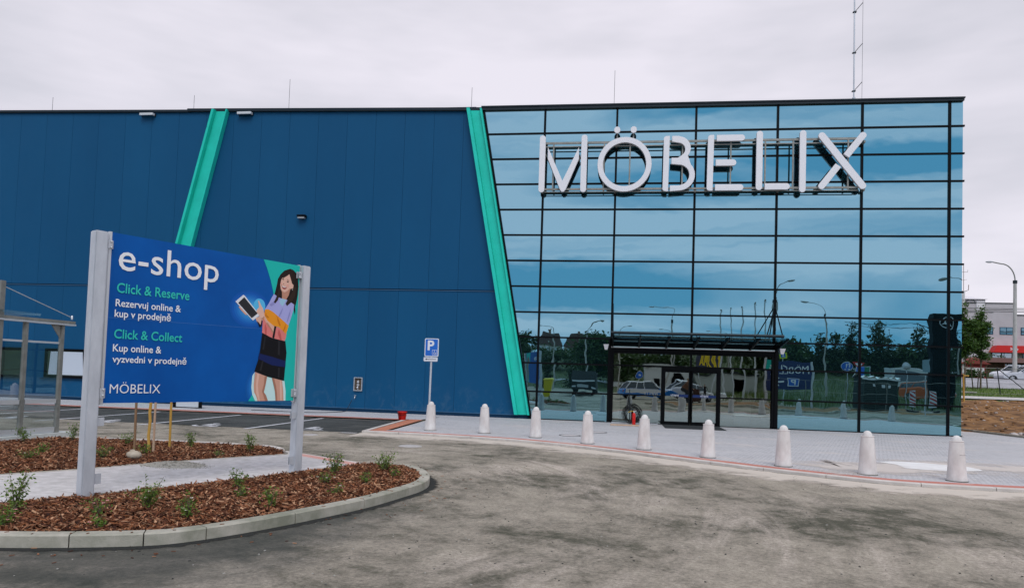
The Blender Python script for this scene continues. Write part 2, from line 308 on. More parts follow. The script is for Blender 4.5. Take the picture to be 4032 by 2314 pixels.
def dup(root, loc, rz, label=None, name=None):
    kids = {}
    for o in ALLK(root): kids.setdefault(o.parent, []).append(o)
    def cp(o, par):
        c = o.copy(); COL.objects.link(c); c.parent = par
        for ch in kids.get(o, []): cp(ch, c)
        return c
    c = cp(root, None); c.location = loc; c.rotation_euler = (0, 0, rz)
    if label: c['label'] = label
    return c
def ALLK(root):
    out = []; st = [root]
    idx = {}
    for o in bpy.data.objects: idx.setdefault(o.parent, []).append(o)
    while st:
        for ch in idx.get(st.pop(), []): out.append(ch); st.append(ch)
    return out
def text_geo(body, bold=0., spacing=1., res=3):
    c = bpy.data.curves.new('t', 'FONT'); c.body = body; c.offset = bold; c.resolution_u = res; c.space_character = spacing; c.fill_mode = 'FRONT'
    o = bpy.data.objects.new('t', c); COL.objects.link(o)
    me = bpy.data.meshes.new_from_object(o.evaluated_get(bpy.context.evaluated_depsgraph_get()))
    V = [tuple(v.co) for v in me.vertices]; F = [tuple(p.vertices) for p in me.polygons]
    bpy.data.objects.remove(o); bpy.data.curves.remove(c); bpy.data.meshes.remove(me); return V, F
CAPH = None
def put_text(mb, body, p0, width, cap, ux, uz, n_off, mi=0, bold=0., spacing=1.):
    """p0 baseline start, ux reading direction, uz up, n_off offset vector off the surface; width and cap height in metres"""
    global CAPH
    if CAPH is None:
        V, F = text_geo('E'); CAPH = max(v[1] for v in V)
    V, F = text_geo(body, bold, spacing); x0 = min(v[0] for v in V); x1 = max(v[0] for v in V); sx = width/(x1-x0); sy = cap/CAPH
    ux = Vector(ux); uz = Vector(uz); p0 = Vector(p0)+Vector(n_off)
    mb.add([p0+ux*((v[0]-x0)*sx)+uz*(v[1]*sy) for v in V], F, mi)
# ================================================================ TERRAIN AND PAVING
def interp(x, pts):
    if x <= pts[0][0]: return pts[0][1]
    for (a, b), (c, d) in zip(pts, pts[1:]):
        if x <= c: k = (x-a)/(c-a); return b+(d-b)*k
    return pts[-1][1]
def sstep(a, b, x): t = min(1, max(0, (x-a)/(b-a))); return t*t*(3-2*t)
def hgt(x, y):
    h = -.06
    if x > 14 and y > -6:
        t = y+.35*(x-22); e = sstep(16.6, 18.2, x+.17*(y-1))
        h += e*(interp(t, [(-2, .0), (0, .06), (3, .22), (16, 1.31), (24, 1.90), (36, 2.46), (52, 2.86), (90, 3.36), (400, 4)]))
    if y < -18:
        d = -y
        hr = interp(d, [(22, 0), (25, .12), (33, .16), (45, .5), (60, 1.4), (75, 3.2), (110, 6.5), (160, 9), (400, 12)])
        hl = interp(d, [(70, 0), (82, .4), (100, 1.3), (118, 3.0), (150, 6.2), (225, 10.2), (400, 13)])
        q = sstep(27, 33, d); k = sstep(11.5+8.5*q, 16+10*q, x)
        h += hl*(1-k)+hr*k*sstep(0, 1, 1)
    return h
xs = sorted(set([-600, -400, -250, -150]+[x for x in np.arange(-110, 14, 3.)]+[x for x in np.arange(14, 30, .5)]+[x for x in np.arange(30, 120, 2.5)]+[150, 200, 300, 450, 600]))
ys = sorted(set([-600, -450, -320]+[y for y in np.arange(-240, -60, 5.)]+[y for y in np.arange(-60, -16, 1.5)]+[y for y in np.arange(-16, -6, 1.)]+[y for y in np.arange(-6, 26, .5)]+[y for y in np.arange(26, 100, 2.)]+[120, 160, 220, 320, 450, 600]))
def rough(x, y):
    a = 0
    if x > 16.8 and 1 < y < 30 and y+.35*(x-22) < 15.2: a = .10
    elif y < -23 and y > -70 and x > 11: a = .05
    return a*mn.noise(Vector((x*.9, y*.9, 0)))+a*.6*mn.noise(Vector((x*2.7, y*2.7, 3)))
def soil_here(x, y):
    t = y+.35*(x-22)
    return (x > 16.5 and y > -6 and t < 15.3) or (y < -20 and y > -31 and x > 5 and not (x > 26))
mb = MB(); nx = len(xs); V = [(x, y, hgt(x, y)+rough(x, y)) for y in ys for x in xs]; F = []; Mi = []
for j in range(len(ys)-1):
    for i in range(nx-1):
        F.append((j*nx+i, j*nx+i+1, (j+1)*nx+i+1, (j+1)*nx+i)); Mi.append(1 if soil_here((xs[i]+xs[i+1])/2, (ys[j]+ys[j+1])/2) else 2 if ys[j] < -20 else 0)
mb.v = V; mb.f = F; mb.m = Mi; mb.sm = [True]*len(F)
struct(mb, 'terrain', [GRASS, SOIL, MEADOW])
# asphalt yard (one flat sheet), reaching behind the camera
mb = MB(); mb.poly([(-60, -74, 0), (20, -74, 0), (19, -50, 0), (18, -34, 0), (12.6, -31, 0), (12.6, -26, 0), (13.6, -21, 0), (21, -24.9, 0), (60, -42, 0), (60, -6, 0), (19.4, -9.5, 0), (17.2, -9, 0), (16, -.3, 0), (-60, -.3, 0)])
struct(mb, 'asphalt_yard', ASPH)
mb = MB(); mb.poly([(-60, -9.35, .004), (-3.66, -8.75, .004), (-4.02, -3.75, .004), (-8, -3.9, .004), (-60, -4.4, .004)]); struct(mb, 'parking_bay', ASPH_BAY)
# pavement slab with its kerb
KL = [(-3.55, -8.62), (-1.6, -8.72), (.5, -9.08), (1.8, -9.72), (3.11, -10.51), (4.2, -11.35), (5.2, -12.15), (6.1, -12.85), (7.02, -13.39), (7.7, -13.8), (8.39, -14.03), (9.98, -14.1), (12, -14.0), (14, -13.2), (16.5, -11.2), (18.6, -8.2)]
def offs(line, d):
    out = []
    for i, p in enumerate(line):
        a = Vector(line[max(i-1, 0)]); b = Vector(line[min(i+1, len(line)-1)]); t = (b-a).normalized(); out.append((p[0]-t.y*d, p[1]+t.x*d))
    return out
PZ = .045
def strip(mb, A, B, z, mi=0, zb=None):
    for i in range(len(A)-1): mb.poly([(*A[i], z), (*A[i+1], z), (*B[i+1], zb or z), (*B[i], zb or z)], mi)
def dense(line, st=.5):
    out = []
    for a, b in zip(line, line[1:]):
        n = max(1, int(math.dist(a, b)/st)); out += [(a[0]+(b[0]-a[0])*k/n, a[1]+(b[1]-a[1])*k/n) for k in range(n)]
    return out+[line[-1]]
def smooth_line(line, it=2):
    for _ in range(it):
        o = [line[0]]
        for a, b in zip(line, line[1:]): o += [(a[0]*.75+b[0]*.25, a[1]*.75+b[1]*.25), (a[0]*.25+b[0]*.75, a[1]*.25+b[1]*.75)]
        line = o+[line[-1]]
    return line
def kerb(name, line, w_, z0, z1, m, seg=1.0, side=1, gap=.012, joint=None):
    """kerb stones laid end to end along a line; w_ towards the left of travel"""
    line = dense(line, .12); inn = offs(line, w_*side); mb = MB(); acc = 0; start = 0
    def blk(a, b):
        A = line[a:b+1]; B = inn[a:b+1]; n = len(A); V = []
        bv = .012
        A2 = [((p[0]*(1-bv/w_)+q[0]*bv/w_), (p[1]*(1-bv/w_)+q[1]*bv/w_)) for p, q in zip(A, B)]
        for p, p2, q in zip(A, A2, B): V += [(*p, z0), (*p, z1-bv), (*p2, z1), (*q, z1), (*q, z0)]
        F = []
        for i in range(n-1):
            for k in range(4): F.append((i*5+k, (i+1)*5+k, (i+1)*5+k+1, i*5+k+1) if side > 0 else (i*5+k+1, (i+1)*5+k+1, (i+1)*5+k, i*5+k))
        F += [tuple(range(5)), tuple((n-1)*5+k for k in reversed(range(5)))]; mb.add(V, F)
    i = 0; step = max(1, int(seg/.12))
    while i < len(line)-1:
        j = min(i+step, len(line)-1); blk(i, j); i = j
        if i < len(line)-1:   # open joint: pull the next stone's start on a little
            p = line[i]; q = line[i+1]; k = gap/max(math.dist(p, q), 1e-3); line[i] = (p[0]+(q[0]-p[0])*k, p[1]+(q[1]-p[1])*k); p = inn[i]; q = inn[i+1]; inn[i] = (p[0]+(q[0]-p[0])*k, p[1]+(q[1]-p[1])*k)
    return struct(mb, name, m)
kerb('pavement_kerb', smooth_line(KL), .12, -.05, PZ+.012, KERB2, 1.0)
inn = offs(smooth_line(KL), .125); inn2 = offs(smooth_line(KL), .50)
mb = MB(); strip(mb, inn, inn2, PZ, 0); struct(mb, 'red_paver_band', REDP)
kerb('bay_kerb', [(-4.02, -3.6), (-3.62, -8.62)], .13, -.05, PZ+.012, KERB2, 1.0)
mb = MB(); mb.poly([(-3.86, -3.6, PZ+.002), (-3.49, -8.3, PZ+.002), (-3.1, -8.15, PZ+.002), (-3.42, -3.15, PZ+.002), (-3.86, -3.15, PZ+.002)]); struct(mb, 'orange_paver_band', REDP2)
mb = MB(); mb.poly([(-60, -4.3, PZ+.002), (-8, -3.8, PZ+.002), (-4.03, -3.62, PZ+.002), (-3.87, -3.15, PZ+.002), (-8, -3.3, PZ+.002), (-60, -3.6, PZ+.002)])
struct(mb, 'wall_side_red_band', REDP)
mb = MB()
mb.poly([(*p, PZ-.003) for p in inn2]+[(18.6, -4, PZ-.003), (17.72, .7, PZ-.003), (17.1, 4.0, PZ-.003), (16.5, 8, PZ-.003), (15.4, 8, PZ-.003), (15.4, -.0, PZ-.003), (-3.4, 0.0, PZ-.003), (-3.0, -7.9, PZ-.003)])
mb.poly([(-60, -3.65, PZ-.003), (-3.5, -3.2, PZ-.003), (-3.3, 0, PZ-.006), (-60, 0, PZ-.006)])
struct(mb, 'pavement', PAVE)
kerb('earth_edging', [(18.9, -6), (18.3, -2.5), (17.72, .7), (17.1, 4.1), (16.4, 8.5), (15.6, 13)], .10, -.1, .12, EDGE, 1.0, -1)
kerb('earth_kerb', [(5.2, -21.4), (5.8, -21.7), (9, -22.3), (11.9, -22.9), (13.4, -21.0), (14.6, -18.6)], .12, -.1, .11, KERB, 1.0, -1)
kerb('verge_kerb', [(14.6, -18.6), (17.5, -21.4), (21, -24.7), (30, -28.5), (45, -35)], .12, -.1, .11, KERB, 1.0, -1)
mb = MB(); PV = [(5.8, -21.8), (9, -22.4), (12, -23), (13.5, -21), (14.7, -18.8), (17.5, -21.5), (21, -24.8), (28, -28), (28, -31), (12.2, -31), (12, -28), (7, -27.6), (5.7, -25)]
mb.poly([(*p, .06) for p in PV]); struct(mb, 'earth_bank', SOIL)
# pale blown sand along the kerb foot and across the pavement
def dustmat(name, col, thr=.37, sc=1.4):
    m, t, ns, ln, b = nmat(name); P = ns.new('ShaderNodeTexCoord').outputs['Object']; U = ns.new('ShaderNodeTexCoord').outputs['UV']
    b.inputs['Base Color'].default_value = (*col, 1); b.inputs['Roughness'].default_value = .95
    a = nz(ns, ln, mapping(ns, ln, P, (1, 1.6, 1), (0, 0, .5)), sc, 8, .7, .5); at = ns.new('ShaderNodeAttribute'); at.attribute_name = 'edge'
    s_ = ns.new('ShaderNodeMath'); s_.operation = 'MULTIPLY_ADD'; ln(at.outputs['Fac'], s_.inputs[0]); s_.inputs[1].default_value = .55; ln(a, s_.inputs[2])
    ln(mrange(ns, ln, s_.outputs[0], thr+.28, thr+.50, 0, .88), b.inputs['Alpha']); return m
def soft_strip(name, A, mid, B, z, m, fade=False):
    mb = MB()
    V = []; F = []; n = len(A); att = []
    for a, c, d in zip(A, mid, B): V += [(*a, z), (*c, z), (*d, z)]; e_ = min(1, len(att)/3/6, (n-1-len(att)/3)/6) if fade else 1; att += [(.2 if not fade else 0)*e_, e_, 0]
    for i in range(n-1):
        for k in (0, 1): F.append((i*3+k, (i+1)*3+k, (i+1)*3+k+1, i*3+k+1))
    mb.add(V, F); o = mb.obj(name, m); a = o.data.attributes.new('edge', 'FLOAT', 'POINT'); a.data.foreach_set('value', att)
    n_ = [p.normal.z for p in o.data.polygons]
    if n_[0] < 0: o.data.flip_normals()
    return tag(o, None, None, None, 'structure')
SAND = dustmat('blown_sand', (.66, .575, .49))
kl = dense(smooth_line(KL), .3)
soft_strip('sand_drift', offs(kl, -.005), offs(kl, -.25), offs(kl, -1.7), .004, SAND)
SAND2 = dustmat('spilled_sand', (.66, .585, .53), .44, .9)
c_ = [(6.0, -11.6), (7.8, -12.0), (8.9, -11.6), (9.9, -11.0), (10.8, -10.7), (12.2, -10.6), (14, -10.8)]
c_ = dense(c_, .3); soft_strip('sand_spill', offs(c_, -2.0), c_, offs(c_, 2.0), PZ+.004, SAND2, True)
mb = MB(); P_ = [(8.96, -10.53), (9.4, -10.21), (9.92, -10.23), (10.41, -10.49), (10.73, -10.7), (10.78, -11.1), (10.71, -11.39), (10.29, -11.61), (9.86, -11.75), (9.41, -11.67), (9.16, -11.57), (9.22, -10.9)]
mb.poly([(*p, PZ+.008) for p in reversed(P_)]); tag(mb.obj('lime_patch', mat('white_lime', (.70, .67, .65), .9, vs_=3, col2=(.84, .82, .80))), None, None, None, 'structure')

# parking lines and wheelchair symbols
mb = MB()
for x0, y0, y1 in ((-6.74, -9.15, -3.95), (-9.70, -9.45, -4.1), (-12.64, -9.75, -4.3), (-15.5, -9.9, -4.4), (-18.4, -10, -4.4), (-21.4, -10, -4.4)):
    mb.box((x0-.06, y0, .008), (x0+.06, y1, .0095))
def wheelchair(mb, x, y, s, z):
    T = lambda a, b: (x+a*s, y+b*s, z)
    n = 20; pr_, pi_ = [], []
    for k in range(n+1):
        w_ = R(-200+280*k/n); pr_.append((.30*math.cos(w_), .30*math.sin(w_))); pi_.append((.20*math.cos(w_), .20*math.sin(w_)))
    for k in range(n): mb.poly([T(*pi_[k]), T(*pr_[k]), T(*pr_[k+1]), T(*pi_[k+1])])
    for a in ([(-.14, .08), (.02, .08), (.02, .58), (-.14, .58)], [(.02, .08), (.34, .08), (.34, .20), (.02, .20)], [(.26, -.26), (.36, -.26), (.36, .08), (.26, .08)], [(.36, -.26), (.50, -.20), (.50, -.12), (.36, -.16)], [(.02, .34), (.26, .34), (.26, .44), (.02, .44)]): mb.poly([T(*p) for p in a])
    mb.poly([T(-.06+.10*math.cos(2*math.pi*k/14), .72+.10*math.sin(2*math.pi*k/14)) for k in range(14)])
for x, y in ((-5.3, -8.35), (-8.2, -8.75), (-11.2, -9.0), (-14.1, -9.2)): wheelchair(mb, x, y, 1.05, .009)
struct(mb, 'parking_markings', PAINT)

# ---- traffic island: kerb, two mulch beds, path
OUT = [(-6.5, -22.6), (-4.2, -22.1), (-2.17, -21.68), (-1.54, -21.48), (-1.08, -21.29), (-.81, -21.11), (-.42, -20.5), (-.04, -19.63), (.27, -18.82), (.46, -17.89), (.55, -17.4), (.51, -16.83), (.28, -16.16), (.01, -15.74), (-.23, -15.5), (-.53, -15.42), (-.86, -15.35)]
OUTD = smooth_line(OUT, 2)
kerb('island_kerb', OUTD, .15, -.05, .12, KERB, .62)
FAR = [(-3.15, -14.15), (-3.45, -13.80), (-3.9, -13.66), (-5.42, -13.62), (-6.77, -13.72), (-7.74, -13.85), (-8.1, -13.95)]
kerb('island_far_kerb', smooth_line(FAR, 1), .14, -.05, .12, KERB2, 1.0)
SBED = offs(OUTD, .15)+[(-1.02, -15.55), (-1.22, -16.1), (-1.56, -16.98), (-2.34, -18.62), (-2.85, -19.45), (-3.27, -20.1), (-3.9, -21.0), (-5.6, -22.5)]
NBED = [(-2.98, -14.55), (-2.74, -14.88), (-3.53, -16.02), (-4.23, -17.20), (-4.52, -17.85), (-5.09, -18.66), (-6.6, -20.7), (-9.5, -19), (-9.2, -16.2), (-8.55, -15.6), (-8.3, -14.3), (-8.15, -14.1)]+list(reversed(offs(smooth_line(FAR, 1), .14)))
mb = MB(); mb.poly([(*p, .085) for p in SBED]); mb.poly([(*p, .085) for p in NBED]); struct(mb, 'mulch_soil', MULB)
PATH = [(-.86, -15.35), (-1.02, -15.55), (-1.22, -16.1), (-1.56, -16.98), (-2.34, -18.62), (-2.85, -19.45), (-3.27, -20.1), (-3.9, -21.0), (-5.6, -22.5), (-6.5, -22.4), (-6.6, -20.7), (-5.09, -18.66), (-4.52, -17.85), (-4.23, -17.20), (-3.53, -16.02), (-2.74, -14.88), (-2.98, -14.35), (-3.1, -14.1)]
mb = MB(); top = [(*p, .105 if i not in (0, 17, 16, 1) else .055) for i, p in enumerate(PATH)]
tr = [i for i in range(18)]; mb.poly([top[1], top[2], top[15], top[16]]); mb.poly([top[i] for i in range(2, 16)]); mb.poly([top[0], top[1], top[16], top[17]])
n_ = len(top)
for i in range(n_): a, b = top[i], top[(i+1) % n_]; mb.poly([(a[0], a[1], -.03), (b[0], b[1], -.03), b, a])
struct(mb, 'island_path', PATHM)
for nm, ln_ in (('path_edging_south', [(-1.04, -15.55), (-1.24, -16.1), (-1.58, -16.98), (-2.36, -18.62), (-2.87, -19.45), (-3.29, -20.1), (-3.92, -21.0), (-5.62, -22.5)]), ('path_edging_north', [(-2.72, -14.9), (-3.51, -16.04), (-4.21, -17.22), (-4.50, -17.87), (-5.07, -18.68), (-6.58, -20.7)])):
    kerb(nm, ln_, .05, -.03, .115, EDGE, 1.0, 1 if 'south' in nm else -1)
mb = MB(); mb.poly([(-.95, -15.45, .066), (-1.06, -15.72, .078), (-2.63, -14.78, .078), (-2.95, -14.22, .066)])
struct(mb, 'tactile_strip', TACT)
kerb('dropped_kerb', [(-.86, -15.33), (-3.15, -14.02)], .14, -.05, .062, KERB2, .8)
# bark chips
def inpoly(x, y, P):
    c = False; j = len(P)-1
    for i in range(len(P)):
        if (P[i][1] > y) != (P[j][1] > y) and x < (P[j][0]-P[i][0])*(y-P[i][1])/(P[j][1]-P[i][1])+P[i][0]: c = not c
        j = i
    return c
def chips(name, P, dens, zbase, lab):
    rnd = random.Random(len(P)); x0 = min(p[0] for p in P); x1 = max(p[0] for p in P); y0 = min(p[1] for p in P); y1 = max(p[1] for p in P)
    n = int((x1-x0)*(y1-y0)*dens); V = []; F = []
    for _ in range(n):
        x = rnd.uniform(x0, x1); y = rnd.uniform(y0, y1)
        if y < -24 or not inpoly(x, y, P): continue
        l = rnd.choice((.016, .024, .03, .048))*rnd.uniform(.7, 1.5); w_ = rnd.uniform(.006, .014); t_ = rnd.uniform(.0015, .004)
        q = Quaternion((0, 0, 1), rnd.uniform(0, 6.28))@Quaternion((0, 1, 0), rnd.gauss(0, .35))@Quaternion((1, 0, 0), rnd.gauss(0, .6))
        h = zbase+.018*mn.noise(Vector((x*3, y*3, 0)))+rnd.uniform(-.006, .030); o = len(V); sh = rnd.uniform(-.4, .4)*w_
        for sx, sy, sz in ((-1, -.5, -1), (1, -.7, -1), (.85, 1, -1), (-.9, .8, -1), (-1, -.5, 1), (1, -.7, 1), (.85, 1, 1), (-.9, .8, 1)):
            p = q@Vector((sx*l, sy*w_+sh*abs(sx), sz*t_)); V.append((x+p.x, y+p.y, h+p.z))
        F += [(o+4, o+5, o+6, o+7), (o, o+1, o+5, o+4), (o+1, o+2, o+6, o+5), (o+2, o+3, o+7, o+6), (o+3, o, o+4, o+7)]
    me = bpy.data.meshes.new(name); me.from_pydata(V, [], F); me.materials.append(CHIP); o = bpy.data.objects.new(name, me); COL.objects.link(o)
    return tag(o, lab, 'mulch', None, 'stuff')
chips('bark_mulch', SBED, 1250, .095, 'red brown bark chips in the bed inside the curved grey kerb')
chips('bark_mulch', NBED, 800, .095, 'red brown bark chips in the far bed beside the glass shelter')
KERBLINE = dustmat('dark_kerb_line', (.018, .019, .017), .30, 6)
soft_strip('dark_kerb_line', offs(OUTD, .02), offs(OUTD, -.03), offs(OUTD, -.16), .005, KERBLINE)  # dark, broken line where the island kerb meets the asphalt
mb = MB(); rnd = random.Random(12)
for _ in range(110):
    i = rnd.randrange(8, len(OUTD)-1); p = OUTD[i]; o_ = offs(OUTD, rnd.choice((.04, .1, -.15, -.3, -.5))*rnd.uniform(.6, 1.3))[i]; up = inpoly(o_[0], o_[1], OUTD)
    mb.cbox((o_[0]+rnd.uniform(-.2, .2)*(not up), o_[1]+rnd.uniform(-.2, .2)*(not up), .124 if up else .008), (rnd.uniform(.02, .05), rnd.uniform(.008, .014), .004), rnd.uniform(0, 3))
tag(mb.obj('strayed_bark', CHIP), 'a few bark chips strayed onto the grey kerb and asphalt', 'mulch', None, 'stuff')
# loose grit on the asphalt
mb = MB(); rnd = random.Random(3)
for _ in range(1500):
    x = rnd.uniform(-2.5, 9); y = rnd.uniform(-24, -13); s_ = rnd.choice((.003, .003, .004, .006, .008))
    if inpoly(x, y, OUT): continue
    mb.cbox((x, y, s_*.4), (s_*2*rnd.uniform(.7, 1.4), s_*1.6, s_), rnd.uniform(0, 3), rnd.choice((0, 1, 2)))
tag(mb.obj('loose_grit', [mat('grit_dark', (.05, .05, .045), .9), mat('grit_mid', (.16, .15, .13), .9), mat('grit_pale', (.38, .36, .32), .9)]), 'scattered grit on the asphalt in front of the kerb', 'grit', None, 'stuff')

# ---- far ground on the right: path, grass, road, grass refuge
def drape(name, pts, half, m, z=.03, st=1.5, kind='structure'):
    pts = dense(pts, st); A = offs(pts, half); B = offs(pts, -half); mb = MB(); k = 6
    rows = [[(A[i][0]+(B[i][0]-A[i][0])*j/k, A[i][1]+(B[i][1]-A[i][1])*j/k) for j in range(k+1)] for i in range(len(pts))]
    for r1, r2 in zip(rows, rows[1:]):
        for j in range(k): mb.poly([(*p, hgt(*p)+z) for p in (r1[j], r1[j+1], r2[j+1], r2[j])])
    o = mb.obj(name, m)
    if o.data.polygons[0].normal.z < 0: o.data.flip_normals()
    return tag(o, None, None, None, kind)
tl = lambda t, x: (x, t-.35*(x-22))
drape('foot_path', [tl(16.1, 12), tl(16.1, 60)], .75, PATHM, .05)
drape('main_road', [tl(34, 10), tl(34, 100)], 9.6, ROADM, .04)
drape('lane_line', [tl(29.2, 10), tl(29.2, 100)], .09, PAINT, .055)
drape('lane_line', [tl(33.0, 10), tl(33.0, 100)], .13, PAINT, .055)
drape('side_road', [tl(49, 33), tl(49, 100)], 4.2, ROADM, .045)
# far road in the mirror side
drape('back_road', [(-70, -98), (0, -96), (20, -88), (60, -80), (120, -80)], 4, ROADM, .10, 4)
# tufts of grass on the verges
def tufts(name, regs, lab, seed=1, hh=(.05, .16), m=None):
    rnd = random.Random(seed); V = []; F = []
    for (x0, x1, y0, y1, n) in regs:
        for _ in range(n):
            x = rnd.uniform(x0, x1); y = rnd.uniform(y0, y1)
            if 'verge' in lab:
                t = y+.35*(x-22)
                if not (16.9 < t < 24.2 or 43.9 < t < 44.9): continue
            z = hgt(x, y); a = rnd.uniform(0, 3.14); h = rnd.uniform(*hh); w_ = rnd.uniform(.01, .03); o = len(V)
            dx, dy = math.cos(a)*w_, math.sin(a)*w_; lx, ly = rnd.gauss(0, .04), rnd.gauss(0, .04)
            V += [(x-dx, y-dy, z), (x+dx, y+dy, z), (x+lx, y+ly, z+h)]; F.append((o, o+1, o+2))
    me = bpy.data.meshes.new(name); me.from_pydata(V, [], F); me.materials.append(m or BLADE); o = bpy.data.objects.new(name, me); COL.objects.link(o); return tag(o, lab, 'grass', None, 'stuff')
tufts('grass_verge', [(16, 34, 12, 27, 14000)], 'green grass on the verge between the pale path and the road')
tufts('meadow_grass', [(-45, 30, -150, -72, 9000), (12, 50, -75, -31, 9000)], 'rough tall grass on the slope beyond the yard', 5, (.3, 1.0), BLADE2)
# ================================================================ THE SHOP BUILDING
TOPZ = 12.16; rnd = random.Random(11)
ROWS = [12.16, 11.16, 10.16, 9.16, 8.16, 7.16, 6.16, 5.16, 4.16, 3.198, 2.198, 1.1026, .05]
COLS = [.179, 2.9675, 5.935, 8.9025, 11.87, 14.8375, 15.28]
slant = lambda z: -.03-.1862*z
B = thing('retail_building', 'long dark blue retail hall with teal slanted beams and a tall mirrored glass entrance block', 'building', (0, 0, 0))
def ctop(x): return 12.10+(-2.35-x)*.0195
# cladding panels
seams = [-3.08, -4.28, -5.49, -6.71, -7.93, -9.17, -10.42, -11.67, -12.92, -14.16, -15.41, -16.67, -17.91, -19.18, -20.42, -21.69, -22.96]
while seams[-1] > -50: seams.append(seams[-1]-1.26)
mb = MB(); g = .004
for (z0, z1f) in ((.17, lambda x: 4.915), (4.985, lambda x: ctop(x)-.0)):
    for a, b in zip([None]+seams, seams):
        xr = a-g if a is not None else None; xl = b+g
        if xr is None: P = [(xl, z0), (slant(z0)-.3, z0), (slant(z1f(-3))-.3, z1f(-3)), (xl, z1f(xl))]
        else: P = [(xl, z0), (xr, z0), (xr, z1f(xr)), (xl, z1f(xl))]
        mb.prism(P, lambda x, z, d: (x, d, z), .04, 0)
mb.obj('wall_cladding', BLUE, B)
mb = MB(); mb.poly([(-50, .045, 0), (-.6, .045, 0), (-2.6, .045, 12.3), (-50, .045, 12.6)])
mb.poly([(-50, .3, 0), (-50, 45, 0), (-50, 45, 12.1), (-50, .3, 12.1)]); mb.poly([(-50, 45, 0), (15.2, 45, 0), (15.2, 45, 12.1), (-50, 45, 12.1)]); mb.poly([(15.2, 45, 0), (15.2, .1, 0), (15.2, .1, 12.1), (15.2, 45, 12.1)])
mb.poly([(-50, .05, 12.0), (15.2, .05, 12.0), (15.2, 45, 12.0), (-50, 45, 12.0)])
mb.obj('hall_shell', BLUED, B)
mb = MB(); mb.box((-50, -.03, 4.925), (-1.25, .02, 4.94)); mb.box((-50, -.022, .172), (-.28, .02, .186)); mb.obj('drip_flashing', LIGHTB, B)
mb = MB(); mb.box((-50, -.015, .0), (-.12, .03, .168)); mb.obj('base_flashing', NAVY, B)
mb = MB(); 
mb.prism([(-50, ctop(-50)), (-14.9, ctop(-14.9)-.02), (-14.9, ctop(-14.9)+.08), (-50, ctop(-50)+.1)], lambda x, z, d: (x, d, z), .5, -.09)
mb.prism([(-15.0, ctop(-15)+.0), (-2.36, 12.10), (-2.36, 12.22), (-15.0, ctop(-15)+.12)], lambda x, z, d: (x, d, z), .5, -.11)
mb.prism([(-2.36, 12.10), (15.28, 12.05), (15.28, 12.15), (-2.36, 12.23)], lambda x, z, d: (x, d, z), .5, -.12)
mb.prism([(-2.36, 12.21), (15.30, 12.13), (15.30, 12.18), (-2.36, 12.26)], lambda x, z, d: (x, d, z), .55, -.15)
mb.obj('roof_coping', COPE, B)
# slanted beams
def beam(xl, xr, zt, kl, kr, fl):
    mb = MB(); w_ = lambda z, k0, k1: None
    X = lambda s, z: (xl+kl*(zt-z))*(1-s)+(xr+kr*(zt-z))*s
    def sec(s0, s1, y0, y1, zb=.19):
        P = [(X(s0, zb), zb), (X(s1, zb), zb), (X(s1, zt), zt), (X(s0, zt), zt)]; mb.prism(P, lambda x, z, d: (x, d, z), y0, y1)
    sec(0, fl, .01, -.30); sec(fl, 1-fl*.55, .01, -.10); sec(1-fl*.55, 1, .01, -.24)
    return mb.obj('slanted_beam', TEAL, B, bevel=.006)
beam(-13.78, -13.12, 12.36, -.235, -.228, .16)
beam(-2.93, -2.33, 12.15, .1917, .1892, .22)
# mirrored panes, each slightly pillowed
def pane(x0f, x1f, z0, z1, m, bulge, parent=B, y=0.0, nx=8, nz_=5, name='glass_pane'):
    V = []; F = []; tx = rnd.gauss(0, .0006); tz = rnd.gauss(0, .0010)
    for j in range(nz_+1):
        v = j/nz_; z = z0+(z1-z0)*v
        for i in range(nx+1):
            u_ = i/nx; a, b = x0f(z), x1f(z); V.append((a+(b-a)*u_, y-bulge*(1-(2*u_-1)**2)*(1-(2*v-1)**2)+tx*(u_-.5)*3+tz*(v-.5), z))
    for j in range(nz_):
        for i in range(nx): k = j*(nx+1)+i; F.append((k, k+1, k+nx+2, k+nx+1))
    mb = MB(); mb.add(V, F, 0, True); return mb.obj(name, m, parent)
rnd = random.Random(11); cst = lambda c: (lambda z: c)
fs = [lambda z: slant(z)+.03]+[cst(c) for c in COLS]
for ci in range(7):
    for ri in range(12):
        z1, z0 = ROWS[ri], ROWS[ri+1]
        if ci in (2, 3) and ri >= 9: continue
        if ci in (2, 3) and ri == 9: continue
        bl = rnd.choice((1, 1, 1, -1))*rnd.uniform(.0003, .0007)*(1.3 if ri > 6 else .9)
        pane(fs[ci], fs[ci+1], z0, z1, GLASS, bl)
for x0, x1 in ((3.05, 5.91), (5.96, 8.82)):
    pane(cst(x0), cst(x1), 2.22, 2.68, GLASSE, rnd.uniform(-.001, .001))
for x0, x1, z0, z1 in ((3.08, 4.86, 1.13, 2.17), (3.08, 4.86, .06, 1.08), (7.02, 8.80, 1.13, 2.17), (7.02, 8.80, .06, 1.08)):
    pane(cst(x0), cst(x1), z0, z1, GLASSE, rnd.choice((-1, 1))*rnd.uniform(.0004, .0010))
# dark backing behind the mirror panes, with the entrance left open
mb = MB(); yb = .1
for P in ([(slant(12.1), 12.1), (slant(2.7), 2.7), (15.2, 2.7), (15.2, 12.1)], [(slant(2.7), 2.7), (slant(0), 0), (3.0, 0), (3.0, 2.7)], [(8.9, 2.7), (8.9, 0), (15.2, 0), (15.2, 2.7)]):
    mb.poly([(x, yb, z) for x, z in P])
mb.obj('spandrel_backing', BLACK, B)
